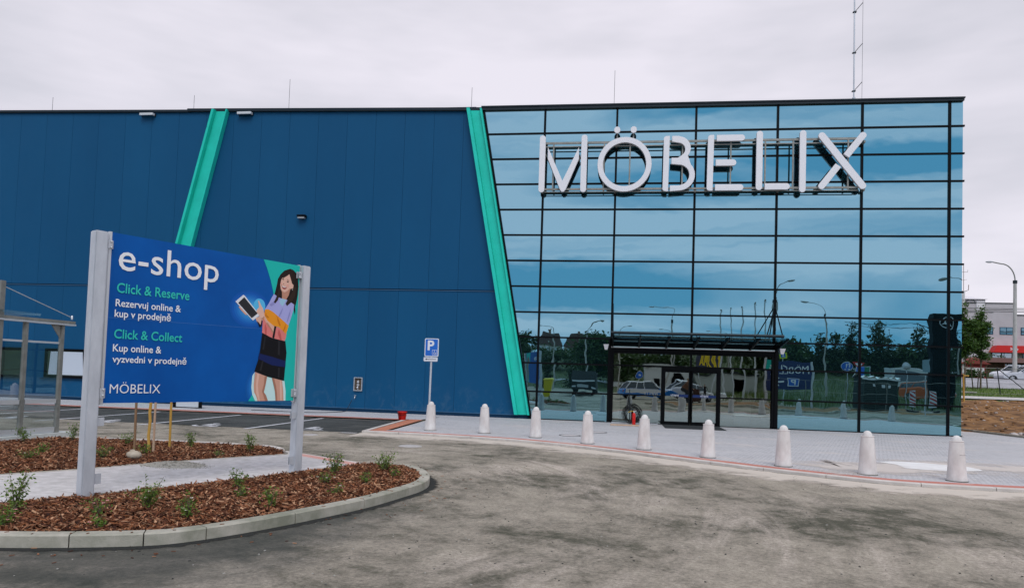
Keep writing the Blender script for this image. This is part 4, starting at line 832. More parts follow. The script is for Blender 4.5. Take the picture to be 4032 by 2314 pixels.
PT = {
'teal': [(2.284, 3.27), (2.351, 3.144), (2.42, 2.982), (2.473, 2.817), (2.512, 2.632), (2.527, 2.427), (2.521, 2.17), (2.487, 1.945), (2.429, 1.739), (2.35, 1.551), (2.253, 1.374), (2.139, 1.203), (2.922, 1.203), (2.938, 3.268)],
'hair': [(2.758, 3.198), (2.655, 3.155), (2.589, 3.091), (2.544, 3.012), (2.532, 2.928), (2.512, 2.839), (2.493, 2.759), (2.473, 2.68), (2.423, 2.627), (2.433, 2.59), (2.501, 2.602), (2.57, 2.642), (2.618, 2.712), (2.648, 2.733), (2.701, 2.704), (2.665, 2.613), (2.621, 2.574), (2.648, 2.542), (2.708, 2.582), (2.789, 2.642), (2.84, 2.65), (2.851, 2.596), (2.882, 2.501), (2.889, 2.563), (2.88, 2.633), (2.9, 2.706), (2.918, 2.815), (2.926, 2.94), (2.911, 3.063), (2.879, 3.139), (2.822, 3.184)],
'face': [(2.675, 3.11), (2.63, 3.06), (2.602, 3.002), (2.591, 2.935), (2.605, 2.867), (2.633, 2.818), (2.675, 2.805), (2.736, 2.839), (2.785, 2.897), (2.825, 2.905), (2.832, 2.954), (2.80, 3.0), (2.746, 3.12)],
'fringe': [(2.758, 3.191), (2.676, 3.155), (2.614, 3.085), (2.612, 3.042), (2.655, 3.05), (2.705, 3.08), (2.746, 3.112), (2.777, 3.042), (2.802, 2.978), (2.83, 2.96), (2.871, 3.075), (2.824, 3.158)],
'neck': [(2.628, 2.826), (2.637, 2.715), (2.696, 2.70), (2.749, 2.787), (2.775, 2.887), (2.692, 2.877)],
'mouth': [(2.612, 2.935), (2.626, 2.895), (2.658, 2.872), (2.695, 2.882), (2.715, 2.908), (2.665, 2.918)],
'teeth': [(2.62, 2.928), (2.632, 2.908), (2.666, 2.898), (2.698, 2.903), (2.706, 2.907), (2.665, 2.914)],
'lilac': [(2.487, 2.784), (2.454, 2.729), (2.409, 2.639), (2.354, 2.557), (2.345, 2.536), (2.487, 2.493), (2.634, 2.419), (2.768, 2.329), (2.801, 2.415), (2.855, 2.596), (2.86, 2.664), (2.721, 2.723), (2.617, 2.733), (2.575, 2.742)],
'collar': [(2.588, 2.7), (2.627, 2.731), (2.715, 2.723), (2.654, 2.615), (2.605, 2.65)],
'orange': [(2.345, 2.541), (2.334, 2.445), (2.329, 2.394), (2.456, 2.327), (2.558, 2.306), (2.616, 2.293), (2.733, 2.204), (2.751, 2.254), (2.776, 2.335), (2.633, 2.428), (2.486, 2.518), (2.404, 2.55)],
'pink': [(2.318, 2.379), (2.315, 2.193), (2.487, 2.133), (2.714, 2.095), (2.736, 2.148), (2.744, 2.227), (2.642, 2.281), (2.548, 2.305), (2.456, 2.327), (2.333, 2.403)],
'arm': [(2.321, 2.427), (2.375, 2.347), (2.456, 2.259), (2.503, 2.197), (2.522, 2.303), (2.403, 2.375), (2.346, 2.446)],
'hand': [(2.217, 2.653), (2.236, 2.659), (2.258, 2.624), (2.277, 2.592), (2.309, 2.553), (2.338, 2.479), (2.345, 2.429), (2.318, 2.385), (2.274, 2.406), (2.242, 2.454), (2.201, 2.492), (2.209, 2.526), (2.242, 2.56), (2.235, 2.605)],
'tablet': [(1.853, 2.607), (1.974, 2.714), (1.999, 2.705), (2.262, 2.447), (2.151, 2.362), (2.121, 2.385)],
'screen': [(1.898, 2.592), (1.991, 2.683), (2.225, 2.469), (2.13, 2.394)],
'fingers': [(1.906, 2.539), (1.934, 2.542), (2.045, 2.445), (2.05, 2.43), (2.023, 2.435), (1.955, 2.486)],
'forearm': [(2.193, 2.399), (2.218, 2.351), (2.264, 2.296), (2.307, 2.341), (2.318, 2.39), (2.257, 2.43)],
'cuffl': [(2.218, 2.36), (2.265, 2.274), (2.3, 2.287), (2.313, 2.372), (2.295, 2.381), (2.283, 2.306), (2.242, 2.35)],
'cuffr': [(2.521, 2.31), (2.556, 2.306), (2.528, 2.125), (2.495, 2.137)],
'skirt': [(2.318, 2.197), (2.298, 1.97), (2.277, 1.818), (2.216, 1.629), (2.439, 1.558), (2.737, 1.5), (2.752, 1.784), (2.761, 1.923), (2.731, 2.096), (2.487, 2.13)],
'band': [(2.282, 1.894), (2.502, 1.852), (2.753, 1.798), (2.752, 1.704), (2.509, 1.729), (2.267, 1.814)],
'legl': [(2.23, 1.622), (2.215, 1.432), (2.227, 1.332), (2.269, 1.266), (2.292, 1.203), (2.469, 1.203), (2.434, 1.282), (2.392, 1.332), (2.416, 1.434), (2.435, 1.559)],
'legr': [(2.52, 1.542), (2.568, 1.401), (2.589, 1.315), (2.603, 1.203), (2.747, 1.203), (2.735, 1.349), (2.705, 1.505)],
'gap': [(2.435, 1.556), (2.416, 1.434), (2.396, 1.332), (2.469, 1.203), (2.603, 1.203), (2.581, 1.349), (2.52, 1.537)],
'halol': [(2.224, 1.619), (2.186, 1.565), (2.18, 1.399), (2.20, 1.296), (2.254, 1.203), (2.294, 1.203), (2.269, 1.266), (2.227, 1.332), (2.215, 1.432)],
'halor': [(2.705, 1.502), (2.747, 1.497), (2.775, 1.349), (2.78, 1.203), (2.747, 1.203), (2.735, 1.349)]}
pm = lambda n, c: mat('print_'+n, c, .45, spec=.15)
for k in range(9):
    s_ = 1-k/9.5; e = .004+.018*k/8; c_ = (.006+.10*(k/8)**2, .10+.42*(k/8)**1.6, .42+.42*(k/8))
    art('poster_glow', [[(2.10+.33*s_*math.cos(R(a)), 2.52+.27*s_*math.sin(R(a))) for a in range(0, 360, 12)]] if k < 8 else [[(2.25+.10*math.cos(R(a)), 2.58+.11*math.sin(R(a))) for a in range(0, 360, 15)]], pm('glow%d' % k, c_))
for k in range(7):
    s_ = 1-k/8; c_ = (.006+.08*(k/6)**2, .11+.36*(k/6)**1.6, .40+.38*(k/6)); cl = [(max(1.95, 2.30+.22*s_*math.cos(R(a))), max(1.203, 1.40+.28*s_*math.sin(R(a)))) for a in range(0, 360, 12)]; art('poster_glow', [cl], pm('legglow%d' % k, c_))
art('teal_field', [PT['teal']], pm('teal', (.014, .52, .44)))
art('leg_halo', [PT['gap'], PT['halol'], PT['halor']], pm('halo', (.62, .86, .84)))
wm = [('hair_back', ['hair'], (.02, .012, .010)), ('legs', ['legl', 'legr'], (.68, .36, .26)), ('neck', ['neck'], (.62, .30, .21)), ('pink_hem', ['pink'], (.80, .22, .20)), ('lilac_top', ['lilac'], (.42, .42, .76)), ('collar', ['collar'], (.36, .60, .76)), ('orange_band', ['orange'], (.88, .32, .02)), ('skirt', ['skirt'], (.006, .006, .008)), ('skirt_band', ['band'], (.008, .018, .10)),
      ('face', ['face'], (.80, .48, .37)), ('fringe', ['fringe'], (.024, .014, .011)), ('lips', ['mouth'], (.35, .03, .03)), ('teeth', ['teeth'], (.85, .80, .76)), ('forearm', ['forearm', 'arm'], (.78, .45, .34)), ('cuffs', ['cuffl', 'cuffr'], (.01, .01, .012)), ('fingers', ['fingers'], (.74, .42, .32)), ('tablet', ['tablet'], (.80, .80, .84)), ('tablet_screen', ['screen'], (.03, .03, .035)), ('hand', ['hand'], (.82, .50, .39))]
for n_, ks, c_ in wm: art('printed_'+n_, [PT[k] for k in ks], pm(n_, c_))
ev = lambda cx, cz, a, b, rot=0: [(cx+a*math.cos(R(t))*math.cos(R(rot))-b*math.sin(R(t))*math.sin(R(rot)), cz+a*math.cos(R(t))*math.sin(R(rot))+b*math.sin(R(t))*math.cos(R(rot))) for t in range(0, 360, 30)]
art('printed_eyes', [ev(2.636, 3.022, .017, .008, -12), ev(2.722, 2.994, .019, .009, -12), ev(2.632, 3.045, .022, .004, -8), ev(2.728, 3.018, .022, .004, -16), ev(2.650, 2.955, .010, .005)], pm('eye', (.05, .025, .02)))
sh = lambda n, c, *P: art('printed_'+n, list(P), pm(n, c))
sh('leg_shading', (.44, .20, .13), [(2.395, 1.56), (2.435, 1.558), (2.416, 1.434), (2.392, 1.332), (2.434, 1.282), (2.469, 1.203), (2.42, 1.203), (2.385, 1.29), (2.36, 1.34), (2.385, 1.44)], [(2.52, 1.54), (2.568, 1.401), (2.589, 1.315), (2.603, 1.203), (2.635, 1.203), (2.62, 1.32), (2.60, 1.42), (2.56, 1.53)])
sh('leg_light', (.82, .50, .39), [(2.262, 1.60), (2.30, 1.59), (2.285, 1.43), (2.30, 1.34), (2.33, 1.203), (2.31, 1.203), (2.262, 1.32), (2.25, 1.43)], [(2.66, 1.50), (2.69, 1.50), (2.705, 1.35), (2.71, 1.203), (2.685, 1.203), (2.67, 1.34)])
sh('face_shading', (.58, .28, .19), [(2.605, 2.867), (2.633, 2.818), (2.675, 2.805), (2.736, 2.839), (2.785, 2.897), (2.765, 2.90), (2.725, 2.858), (2.675, 2.828), (2.64, 2.838)], [(2.64, 2.80), (2.69, 2.79), (2.735, 2.82), (2.76, 2.86), (2.775, 2.887), (2.749, 2.787), (2.70, 2.74), (2.64, 2.76)])
sh('cheek', (.84, .40, .32), [(2.725+.022*math.cos(R(a)), 2.935+.018*math.sin(R(a))) for a in range(0, 360, 30)], [(2.608+.012*math.cos(R(a)), 2.955+.016*math.sin(R(a))) for a in range(0, 360, 30)])
sh('lilac_fold', (.30, .30, .60), [(2.66, 2.60), (2.64, 2.52), (2.60, 2.45), (2.585, 2.455), (2.61, 2.52)], [(2.80, 2.60), (2.79, 2.50), (2.755, 2.40), (2.735, 2.38), (2.765, 2.50)], [(2.42, 2.62), (2.45, 2.60), (2.50, 2.63), (2.52, 2.68), (2.47, 2.66)])
sh('orange_fold', (.66, .20, .012), [(2.55, 2.47), (2.60, 2.40), (2.63, 2.33), (2.61, 2.32), (2.57, 2.39)], [(2.72, 2.37), (2.72, 2.30), (2.69, 2.24), (2.675, 2.25), (2.70, 2.31)], [(2.36, 2.50), (2.38, 2.46), (2.42, 2.43), (2.40, 2.42), (2.355, 2.45)])
sh('pink_fold', (.60, .12, .11), [(2.36, 2.33), (2.39, 2.27), (2.39, 2.17), (2.37, 2.175), (2.355, 2.27)], [(2.60, 2.27), (2.64, 2.20), (2.66, 2.11), (2.63, 2.115), (2.59, 2.20)])
sh('arm_shading', (.55, .27, .18), [(2.375, 2.347), (2.456, 2.259), (2.503, 2.197), (2.508, 2.225), (2.46, 2.285), (2.40, 2.35)], [(2.274, 2.406), (2.318, 2.385), (2.345, 2.429), (2.33, 2.435), (2.30, 2.41)])
sh('skirt_fold', (.022, .022, .026), [(2.36, 2.15), (2.38, 2.14), (2.36, 1.95), (2.33, 1.95)], [(2.60, 2.10), (2.63, 2.10), (2.64, 1.88), (2.60, 1.89)], [(2.34, 1.80), (2.36, 1.79), (2.33, 1.64), (2.30, 1.65)], [(2.62, 1.70), (2.65, 1.69), (2.65, 1.54), (2.62, 1.55)])
art('printed_earring', [ev(2.818, 2.885, .010, .010)], pm('pearl', (.8, .78, .74)))
art('printed_hair_strands', [[(2.60, 2.86), (2.585, 2.78), (2.56, 2.70), (2.52, 2.65), (2.49, 2.66), (2.53, 2.74), (2.555, 2.84), (2.58, 2.93)], [(2.83, 2.93), (2.80, 2.83), (2.74, 2.73), (2.70, 2.66), (2.73, 2.63), (2.81, 2.70), (2.87, 2.80), (2.88, 2.93)]], pm('hair2', (.035, .02, .014)))
WT = mat('print_white', (.88, .88, .90), .45); TT = mat('print_teal_text', (.02, .56, .46), .4)
def txt(name, s, x0, x1, z, cap, m, bold=.0):
    lay[0] += .00012; mb = MB(); put_text(mb, s, bw(x0, z, lay[0]), x1-x0, cap, UB, (0, 0, 1), (0, 0, 0), 0, bold); return mb.obj(name, m, PN)
txt('headline_lettering', 'e-shop', .225, 1.575, 2.833, .335, WT, .004)
txt('teal_lettering', 'Click & Reserve', .222, 1.165, 2.552, .116, TT, .014)
txt('white_lettering', 'Rezervuj online &', .217, 1.055, 2.382, .086, WT, .012)
txt('white_lettering', 'kup v prodejně', .212, .925, 2.252, .086, WT, .012)
txt('teal_lettering', 'Click & Collect', .219, 1.094, 1.990, .110, TT, .014)
txt('white_lettering', 'Kup online &', .214, .82, 1.83, .086, WT, .012)
txt('white_lettering', 'vyzvedni v prodejně', .216, 1.17, 1.697, .080, WT, .012)
txt('logo_lettering', 'MÖBELIX', .203, .834, 1.318, .112, WT, -.004)
lay[0] += .00012; mb = MB(); mb.poly([bw(.14, 2.234, lay[0]), bw(2.32, 2.252, lay[0]), bw(2.32, 2.2545, lay[0]), bw(.14, 2.2365, lay[0])]); mb.obj('panel_joint', mat('print_joint', (.10, .26, .55), .4), PN)
# reverse side print, seen only in the glass
bk = lambda P, d: [tuple(A0+UB*u_-NB*d+Vector((0, 0, z))) for u_, z in P]
mb = MB(); mb.poly(bk([(.14, 1.21), (.14, 3.26), (.85, 3.26), (.70, 2.6), (.66, 2.0), (.85, 1.21)], .0045)); mb.obj('reverse_teal_field', pm('teal', (.014, .52, .44)), PN)
mb = MB(); put_text(mb, 'e-shop', tuple(A0+UB*2.85-NB*.0055+Vector((0, 0, 2.83))), 1.35, .27, -UB, (0, 0, 1), (0, 0, 0), 0, .02); mb.obj('reverse_lettering', WT, PN)
mb = MB(); mb.poly(bk([(.25, 1.21), (.25, 2.9), (.45, 3.1), (.60, 2.8), (.55, 1.21)], .005)); mb.obj('reverse_figure', pm('fig', (.35, .16, .14)), PN)

# ================================================================ GLASS SHELTER (left edge)
SH = thing('glass_shelter', 'grey steel shelter with clear side panels at the left edge', 'shelter', (-8.8, -14.5, 0))
P0, P1, P2_ = (-8.68, -13.55), (-8.78, -14.40), (-8.85, -14.97); P3 = (-9.0, -16.4)
mb = MB(); mb.prism([(-8.52, -13.22), (-8.88, -13.22), (-9.25, -17.2), (-8.85, -17.2)][::-1], lambda x, y, z: (x, y, z), 0, .15); mb.obj('plinth', mat('plinth_pale', (.50, .52, .50), .8, vs_=4, col2=(.62, .64, .62)), SH)
for p, h, nm in ((P0, 2.52, 'post'), (P1, 2.48, 'post'), (P2_, 3.24, 'tall_post'), (P3, 2.48, 'post')):
    mb = MB(); s_ = .04 if nm == 'post' else .055; mb.box((p[0]-s_, p[1]-s_, .15), (p[0]+s_, p[1]+s_, h)); mb.obj(nm, STEEL, SH, bevel=.006)
def between(mb, a, b, z0, z1, w_=.05, ea=.06, eb=.06):
    d = Vector((b[0]-a[0], b[1]-a[1], 0)); l = d.length; d.normalize(); c_ = Vector((a[0], a[1], 0))+d*((l+eb-ea)/2 if False else l/2); mb.cbox((c_.x, c_.y, (z0+z1)/2), (l-ea-eb, w_, z1-z0), math.atan2(d.y, d.x))
for a, b in ((P0, P1), (P1, P2_), (P2_, P3)):
    for z0, z1, w_ in ((.78, .87, .05), (2.05, 2.09, .03), (.17, .27, .04)): mb = MB(); between(mb, a, b, z0, z1, w_); mb.obj('cross_rail', ALU, SH)
mb = MB(); dx = Vector((P0[0]-P3[0], P0[1]-P3[1], 0)).normalized()
e0 = Vector((*P0, 0))+dx*.28; between(mb, (e0.x, e0.y), P3, 2.50, 2.56, .12, 0, 0); mb.obj('roof_beam', STEEL, SH)
mb = MB(); between(mb, (e0.x, e0.y), P3, 2.46, 2.495, .14, -.01, -.01); mb.obj('roof_edge', ALU, SH)
mb = MB(); mb.box((-11.9, -16.6, 2.61), (-8.72, -14.1, 2.66)); mb.obj('roof_panel', CLEAR, SH)
mb = MB(); mb.tube([(P2_[0], P2_[1], 3.15), (e0.x, e0.y-.05, 2.64)], .008, 6); mb.lathe([(.02, 0), (.02, .08), (.001, .09)], (e0.x, e0.y-.05, 2.6), 8); mb.obj('tie_rod', ALU, SH)
mb = MB(); mb.prism([(0, 2.46), (-.22, 2.46), (0, 2.18)], lambda a, z, d: (P0[0]+dx.x*(a-.05)+d, P0[1]+dx.y*(a-.05), z), -.01, .01); mb.obj('gusset', STEEL, SH)
for a, b in ((P0, P1), (P1, P2_), (P2_, P3)):
    mb = MB(); between(mb, a, b, .87, 2.04, .008); mb.obj('clear_panel', CLEAR, SH); mb = MB(); between(mb, a, b, .28, .77, .008); mb.obj('clear_panel', CLEAR, SH)

# ================================================================ SMALL THINGS ON THE ISLAND
STK = [(-5.47, -15.39, 1.32, WOOD1, 'brown wooden tree stake, left of the four'), (-5.22, -15.35, 1.36, WOOD2, 'wavy edged yellow wooden stake, second from the left'), (-5.0, -15.52, 1.34, WOOD3, 'pale wooden stake in the middle, nearest the path'), (-5.22, -14.72, 1.40, WOOD2, 'bright yellow straight wooden stake on the right')]
for i, (x, y, h, m_, lab) in enumerate(STK):
    mb = MB(); k = .024; tp = (random.uniform(-.03, .03), 0); n = 9; pts = []
    for j in range(n+1):
        wob = (.010*math.sin(j*2.1) if i == 1 else .002*math.sin(j)); pts.append((x+tp[0]*j/n+wob, y, .08+(h-.08)*j/n))
    mb.tube(pts, [k*(1.15 if i == 1 else 1)]*n+[k*.8], 6 if i != 2 else 4); tag(mb.obj('tree_stake', m_), lab, 'stake', 'wooden stakes in the far bed')
mb = MB(); mb.sphere((0, 0, 0), .12, n=12, sc=(1.15, .8, .62)); mb.sphere((-.05, .02, .07), .035, n=8, sc=(1.6, .7, .5))
mb.v = [tuple(Vector(v)*(1+.16*mn.noise(Vector(v)*9))) for v in mb.v]; o = tag(mb.obj('stone', STONE), 'grey brown stone at the edge of the path below the stakes', 'stone'); o.location = (-4.66, -16.5, .17)
def mound(name, x, y, rx, ry, h, m, lab, cat, n=26):
    V = []; F = []
    for j in range(7):
        q = j/6
        for k in range(n):
            a = 2*math.pi*k/n; w_ = 1+.16*mn.noise(Vector((math.cos(a)*2, math.sin(a)*2, x))); V.append((x+rx*q*w_*math.cos(a), y+ry*q*w_*math.sin(a), .106+h*(1-q*q)**1.3*(1+.4*mn.noise(Vector((k*.7, j*1.1, 2))))-.004*(j == 6)))
    for j in range(6):
        for k in range(n): F.append((j*n+k, (j+1)*n+k, (j+1)*n+(k+1) % n, j*n+(k+1) % n))
    mb = MB(); mb.add(V, F, 0, True)
    rr = random.Random(5)
    for _ in range(420):
        a = rr.uniform(0, 6.28); q = rr.uniform(0, 1.25); px, py = x+rx*q*math.cos(a), y+ry*q*math.sin(a); s_ = rr.uniform(.004, .010); mb.cbox((px, py, .108+h*max(0, 1-q*q)**1.3), (s_*2, s_*1.5, s_), rr.uniform(0, 3))
    return tag(mb.obj(name, m), lab, cat)
mound('gravel_heap', -3.62, -16.95, .52, .36, .055, mat('gravel', (.33, .30, .25), .95, vs_=30, bump=1, bs=60, col2=(.48, .45, .39)), 'low heap of grey grit spilled on the island path', 'gravel')
# rose shrubs
def shrub(x, y, h, sp, nst, flw, lab, seed, z0=.1, dens=1.):
    rnd = random.Random(seed); t = thing('rose_shrub', lab, 'shrub', (x, y, z0), 0, 'young rose shrubs in the mulch beds')
    ms, ml, mf = MB(), MB(), MB()
    for s_ in range(nst):
        a = rnd.uniform(0, 6.28); tilt = rnd.uniform(.15, 1)*sp; hh = h*rnd.uniform(.55, 1); pts = []
        for j in range(6):
            q = j/5; pts.append(Vector((x+math.cos(a)*tilt*q**1.3+rnd.gauss(0, .006), y+math.sin(a)*tilt*q**1.3+rnd.gauss(0, .006), z0+hh*q)))
        ms.tube(pts, [.004, .0036, .003, .0026, .002, .0015], 5)
        for j in range(int(30*dens*h/.3)):
            q = rnd.uniform(.12, 1)**.8; k = min(4, int(q*5)); p = pts[k].lerp(pts[k+1], q*5-k); p = p+Vector((rnd.gauss(0, .035), rnd.gauss(0, .035), rnd.gauss(0, .02))); l = rnd.uniform(.010, .021); qn = Quaternion((rnd.gauss(0, 1), rnd.gauss(0, 1), rnd.gauss(0, 1)), rnd.uniform(0, 3))
            ml.add([p+qn@Vector(v)*l for v in ((-1, 0, 0), (-.3, .5, .12), (.5, .42, .1), (1.1, 0, 0), (.5, -.42, .1), (-.3, -.5, .12))], [(0, 1, 2, 3), (0, 3, 4, 5)])
    for j in range(flw[0]):
        a = rnd.uniform(0, 6.28); p = Vector((x+math.cos(a)*sp*rnd.uniform(.2, .9), y+math.sin(a)*sp*rnd.uniform(.2, .9), z0+h*rnd.uniform(.25, .8)))
        for k in range(7):
            b = k*.9; c = Vector((math.cos(b), math.sin(b), 0)); e_ = Vector((-math.sin(b), math.cos(b), 0)); s_ = .016
            mf.add([p, p+c*s_*.8+e_*s_*.55+Vector((0, 0, .006)), p+c*s_*1.3+Vector((0, 0, .010)), p+c*s_*.8-e_*s_*.55+Vector((0, 0, .006))], [(0, 1, 2, 3)], 0)
    ms.obj('stems', BARK, t); ml.obj('foliage', LEAFR, t)
    if flw[0]: mf.obj('blossoms', PETW if flw[1] == 'w' else PETP, t)
SHR = [(-2.9, -20.75, .50, .17, 11, (7, 'w'), 'tall airy rose shrub with white blossoms at the left edge, near the path'), (-2.5, -21.3, .26, .18, 12, (4, 'p'), 'low yellow green rose shrub in the bottom left corner with pink blossoms'), (-1.62, -21.15, .17, .09, 8, (1, 'p'), 'small bright green shrub just behind the grey kerb under the left post'), (-2.05, -20.6, .22, .12, 8, (3, 'p'), 'straggly rose shrub with pink blossoms right of the left post foot'), (-1.8, -20.15, .42, .16, 13, (8, 'w'), 'broad rose shrub with cream blossoms left of the bed centre'), (-1.14, -20.45, .30, .12, 10, (4, 'w'), 'upright shrub with small cream blossoms in the middle of the near bed'), (-1.62, -18.6, .30, .17, 9, (0, 'w'), 'feathery rose shrub at the edge of the path between the posts'), (-1.25, -19.2, .16, .12, 8, (3, 'p'), 'low leafy shrub with two pink blossoms below the billboard'), (-.62, -19.65, .28, .11, 8, (0, 'w'), 'thin shrub with reddish leaves between the billboard posts'),
    (-.98, -16.95, .42, .20, 12, (5, 'p'), 'tall rose shrub right of the right billboard post'), (-.76, -17.8, .20, .15, 10, (3, 'w'), 'spreading low shrub right of the right post foot'), (-.26, -18.6, .16, .10, 7, (1, 'w'), 'small shrub close to the curved kerb'), (-.2, -17.7, .22, .09, 8, (0, 'w'), 'single dark green shrub in the middle of the bed tip'), (-.42, -16.25, .34, .20, 14, (2, 'p'), 'bushy rose shrub at the rounded tip of the island'), (-.05, -16.9, .16, .12, 8, (0, 'w'), 'low shrub just inside the tip of the island'),
    (-7.57, -14.4, .42, .10, 8, (0, 'w'), 'upright shrub by the far kerb next to the glass shelter'), (-6.1, -17.1, .20, .16, 9, (1, 'w'), 'low shrub in the far bed at the left, close to the path'), (-6.45, -16.4, .22, .15, 9, (2, 'p'), 'shrub with pale blossoms in the far bed left of the left post'), (-5.15, -16.6, .26, .15, 10, (5, 'p'), 'rose shrub with pink blossoms in the far bed right of the left post'), (-6.1, -14.7, .30, .13, 9, (0, 'w'), 'shrub in the far bed left of the wooden stakes'), (-4.85, -14.6, .32, .15, 10, (6, 'w'), 'rose shrub with white blossoms in the far bed right of the stakes'), (-3.5, -14.85, .50, .09, 8, (0, 'w'), 'slim tall shrub near the right end of the far bed'), (-4.9, -15.9, .22, .14, 9, (1, 'w'), 'dark low shrub at the foot of the wooden stakes'), (-3.62, -15.7, .14, .14, 6, (2, 'w'), 'flat pale shrub at the path edge in the far bed'), (-8.1, -15.0, .34, .14, 9, (1, 'p'), 'shrub pressed against the glass shelter plinth')]
for i, (x, y, h, sp, n, fl, lab) in enumerate(SHR): shrub(x, y, h*.88, sp*1.05, n, fl, lab, 40+i, dens=.85)

# ================================================================ SMALL THINGS ON THE PAVEMENT
t = thing('bucket', 'red plastic bucket at the corner of the orange paver band', 'bucket', (-4.0, -3.72, .04)); bx, by = -4.0, -3.72
mb = MB(); mb.lathe([(.001, .045), (.115, .045), (.12, .05), (.155, .31), (.165, .315), (.165, .335), (.150, .335), (.112, .06), (.001, .06)], (bx, by, 0), 24); mb.obj('body', RED, t)
mb = MB(); mb.tube([(bx-.16+.005*k, by-.165*math.sin(R(180*k/12))*.9, .30-.12*math.sin(R(180*k/12))) if False else (bx-.163*math.cos(R(180*k/12)), by-.15*math.sin(R(180*k/12)), .31-.10*math.sin(R(180*k/12))) for k in range(13)], .006, 6); mb.obj('handle', K, t)
for x, y, r_, lab in ((2.68, -5.39, .30, 'round manhole cover in the pavers, farther of the two by the entrance'), (1.95, -7.0, .31, 'round manhole cover in the pavers, nearer of the two by the entrance')):
    t = thing('manhole_cover', lab, 'manhole cover', (x, y, PZ), 0, 'manhole covers in the pavers')
    mb = MB(); mb.lathe([(r_-.035, 0), (r_-.035, .006), (r_, .006), (r_+.002, 0)], (x, y, PZ), 36); mb.obj('rim', mat('iron', (.05, .045, .04), .6), t)
    mb = MB(); mb.disc((x, y, PZ+.003), r_-.035, 36); mb.obj('cover', mat('cover_fill', (.50, .46, .45), .85, vs_=8, col2=(.6, .56, .56)), t)
for x, y, r_, z, lab in ((-1.40, -11.47, .27, .0, 'pale round manhole cover in the asphalt lane'), (-4.5, -9.93, .19, .0, 'small pale round cover in the asphalt behind the right billboard post')):
    t = thing('manhole_cover', lab, 'manhole cover', (x, y, z)); mb = MB(); mb.lathe([(.001, .012), (r_*.86, .012), (r_, .001)], (x, y, z), 36); mb.obj('cover', mat('cover_pale', (.40, .37, .35), .85, vs_=8, col2=(.50, .47, .46)), t)
t = thing('drain_grate', 'small iron drain grate at the corner of the parking bay', 'grate', (-3.85, -8.95, 0))
mb = MB(); mb.box((-4.1, -9.1, .004), (-3.62, -8.82, .007)); mb.obj('frame', mat('iron', (.05, .045, .04), .6), t); mb = MB()
for k in range(8): mb.box((-4.07+.055*k, -9.08, .008), (-4.045+.055*k, -8.84, .012))
mb.obj('bars', CONC, t)
mb = MB(); mb.poly([(4.93, -.12, PZ+.012), (6.95, -.12, PZ+.012), (6.95, -2.1, PZ+.012), (4.93, -2.1, PZ+.012)][::-1]); mb.box((4.91, -2.12, PZ), (6.97, -.10, PZ+.010)); tag(mb.obj('door_mat', mat('mat_black', (.022, .024, .026), .9, vs_=40, bump=.5, bs=90, col2=(.04, .042, .045))), 'dark rubber mat in front of the glass doors', 'mat')
# red canister, coil of cable, battens
t = thing('fire_extinguisher', 'red canister standing against the coil of cable by the entrance', 'canister', (3.86, -1.05, PZ)); ex, ey = 3.86, -1.05
mb = MB(); mb.lathe([(.001, 0), (.055, .0), (.060, .02), (.060, .36), (.05, .41), (.025, .435), (.001, .44)], (ex, ey, PZ), 20); mb.obj('cylinder', RED, t)
mb = MB(); mb.lathe([(.02, .43), (.02, .49), (.001, .49)], (ex, ey, PZ), 10); mb.cbox((ex+.02, ey, PZ+.50), (.10, .03, .02)); mb.obj('valve', ALU, t)
mb = MB(); mb.tube([(ex, ey-.02, PZ+.48), (ex-.10, ey-.05, PZ+.50), (ex-.2, ey-.03, PZ+.44)], .010, 6); mb.obj('hose', mat('hose_yellow', (.65, .42, .04), .5), t)
mb = MB(); rr = random.Random(9)
for k in range(14):
    r_ = rr.uniform(.20, .35); cx, cz = 3.80+rr.gauss(0, .03), PZ+.02+r_+rr.uniform(0, .05); ph = rr.uniform(0, 6); yy = -.62+rr.gauss(0, .05); e_ = rr.uniform(.85, 1.12)
    mb.tube([(cx+r_*e_*math.cos(R(a)+ph), yy+.04*math.sin(R(a)*2+ph), max(PZ+.012, cz+r_*math.sin(R(a)+ph))) for a in range(0, 365, 15)], .006, 5, cap=False)
mb.tube([(3.62, -.6, .6), (3.66, -.5, .9), (3.64, -.4, 1.15), (3.7, -.5, .7)], .009, 5); tag(mb.obj('cable_coil', RUB), 'tangled coil of black cable leaning on the glass left of the doors', 'cable')
mb = MB(); mb.tube([(3.74, -.45, PZ), (3.70, -.12, 1.3)], .013, 8); tag(mb.obj('leaning_rod', DARKG), 'thin dark rod leaning on the glass behind the cable coil', 'rod')
mb = MB(); mb.cbox((3.6, -1.75, PZ+.025), (1.15, .09, .045), R(6)); tag(mb.obj('batten', WOOD3), 'pale wooden batten lying on the pavers in front of the cable coil', 'batten')
mb = MB(); mb.cbox((3.9, -.30, PZ+.02), (1.7, .05, .035), R(1)); tag(mb.obj('metal_strip', ALU), 'thin pale metal strip lying along the foot of the entrance glass', 'strip')
t = thing('floor_stand', 'low dark metal frame with a pale panel, standing on the pavement below the billboard', 'stand', (-13.0, -2.1, 0))
mb = MB(); mb.box((-13.6, -2.13, .0), (-12.42, -2.07, .07)); mb.box((-13.6, -2.13, .07), (-13.48, -2.07, .8)); mb.box((-12.54, -2.13, .07), (-12.42, -2.07, .8)); mb.box((-13.48, -2.13, .74), (-12.54, -2.07, .8)); mb.obj('frame', BLACK, t)
mb = MB(); mb.box((-13.48, -2.11, .08), (-12.54, -2.09, .74)); mb.obj('panel', mat('stand_panel', (.52, .55, .58), .5), t)
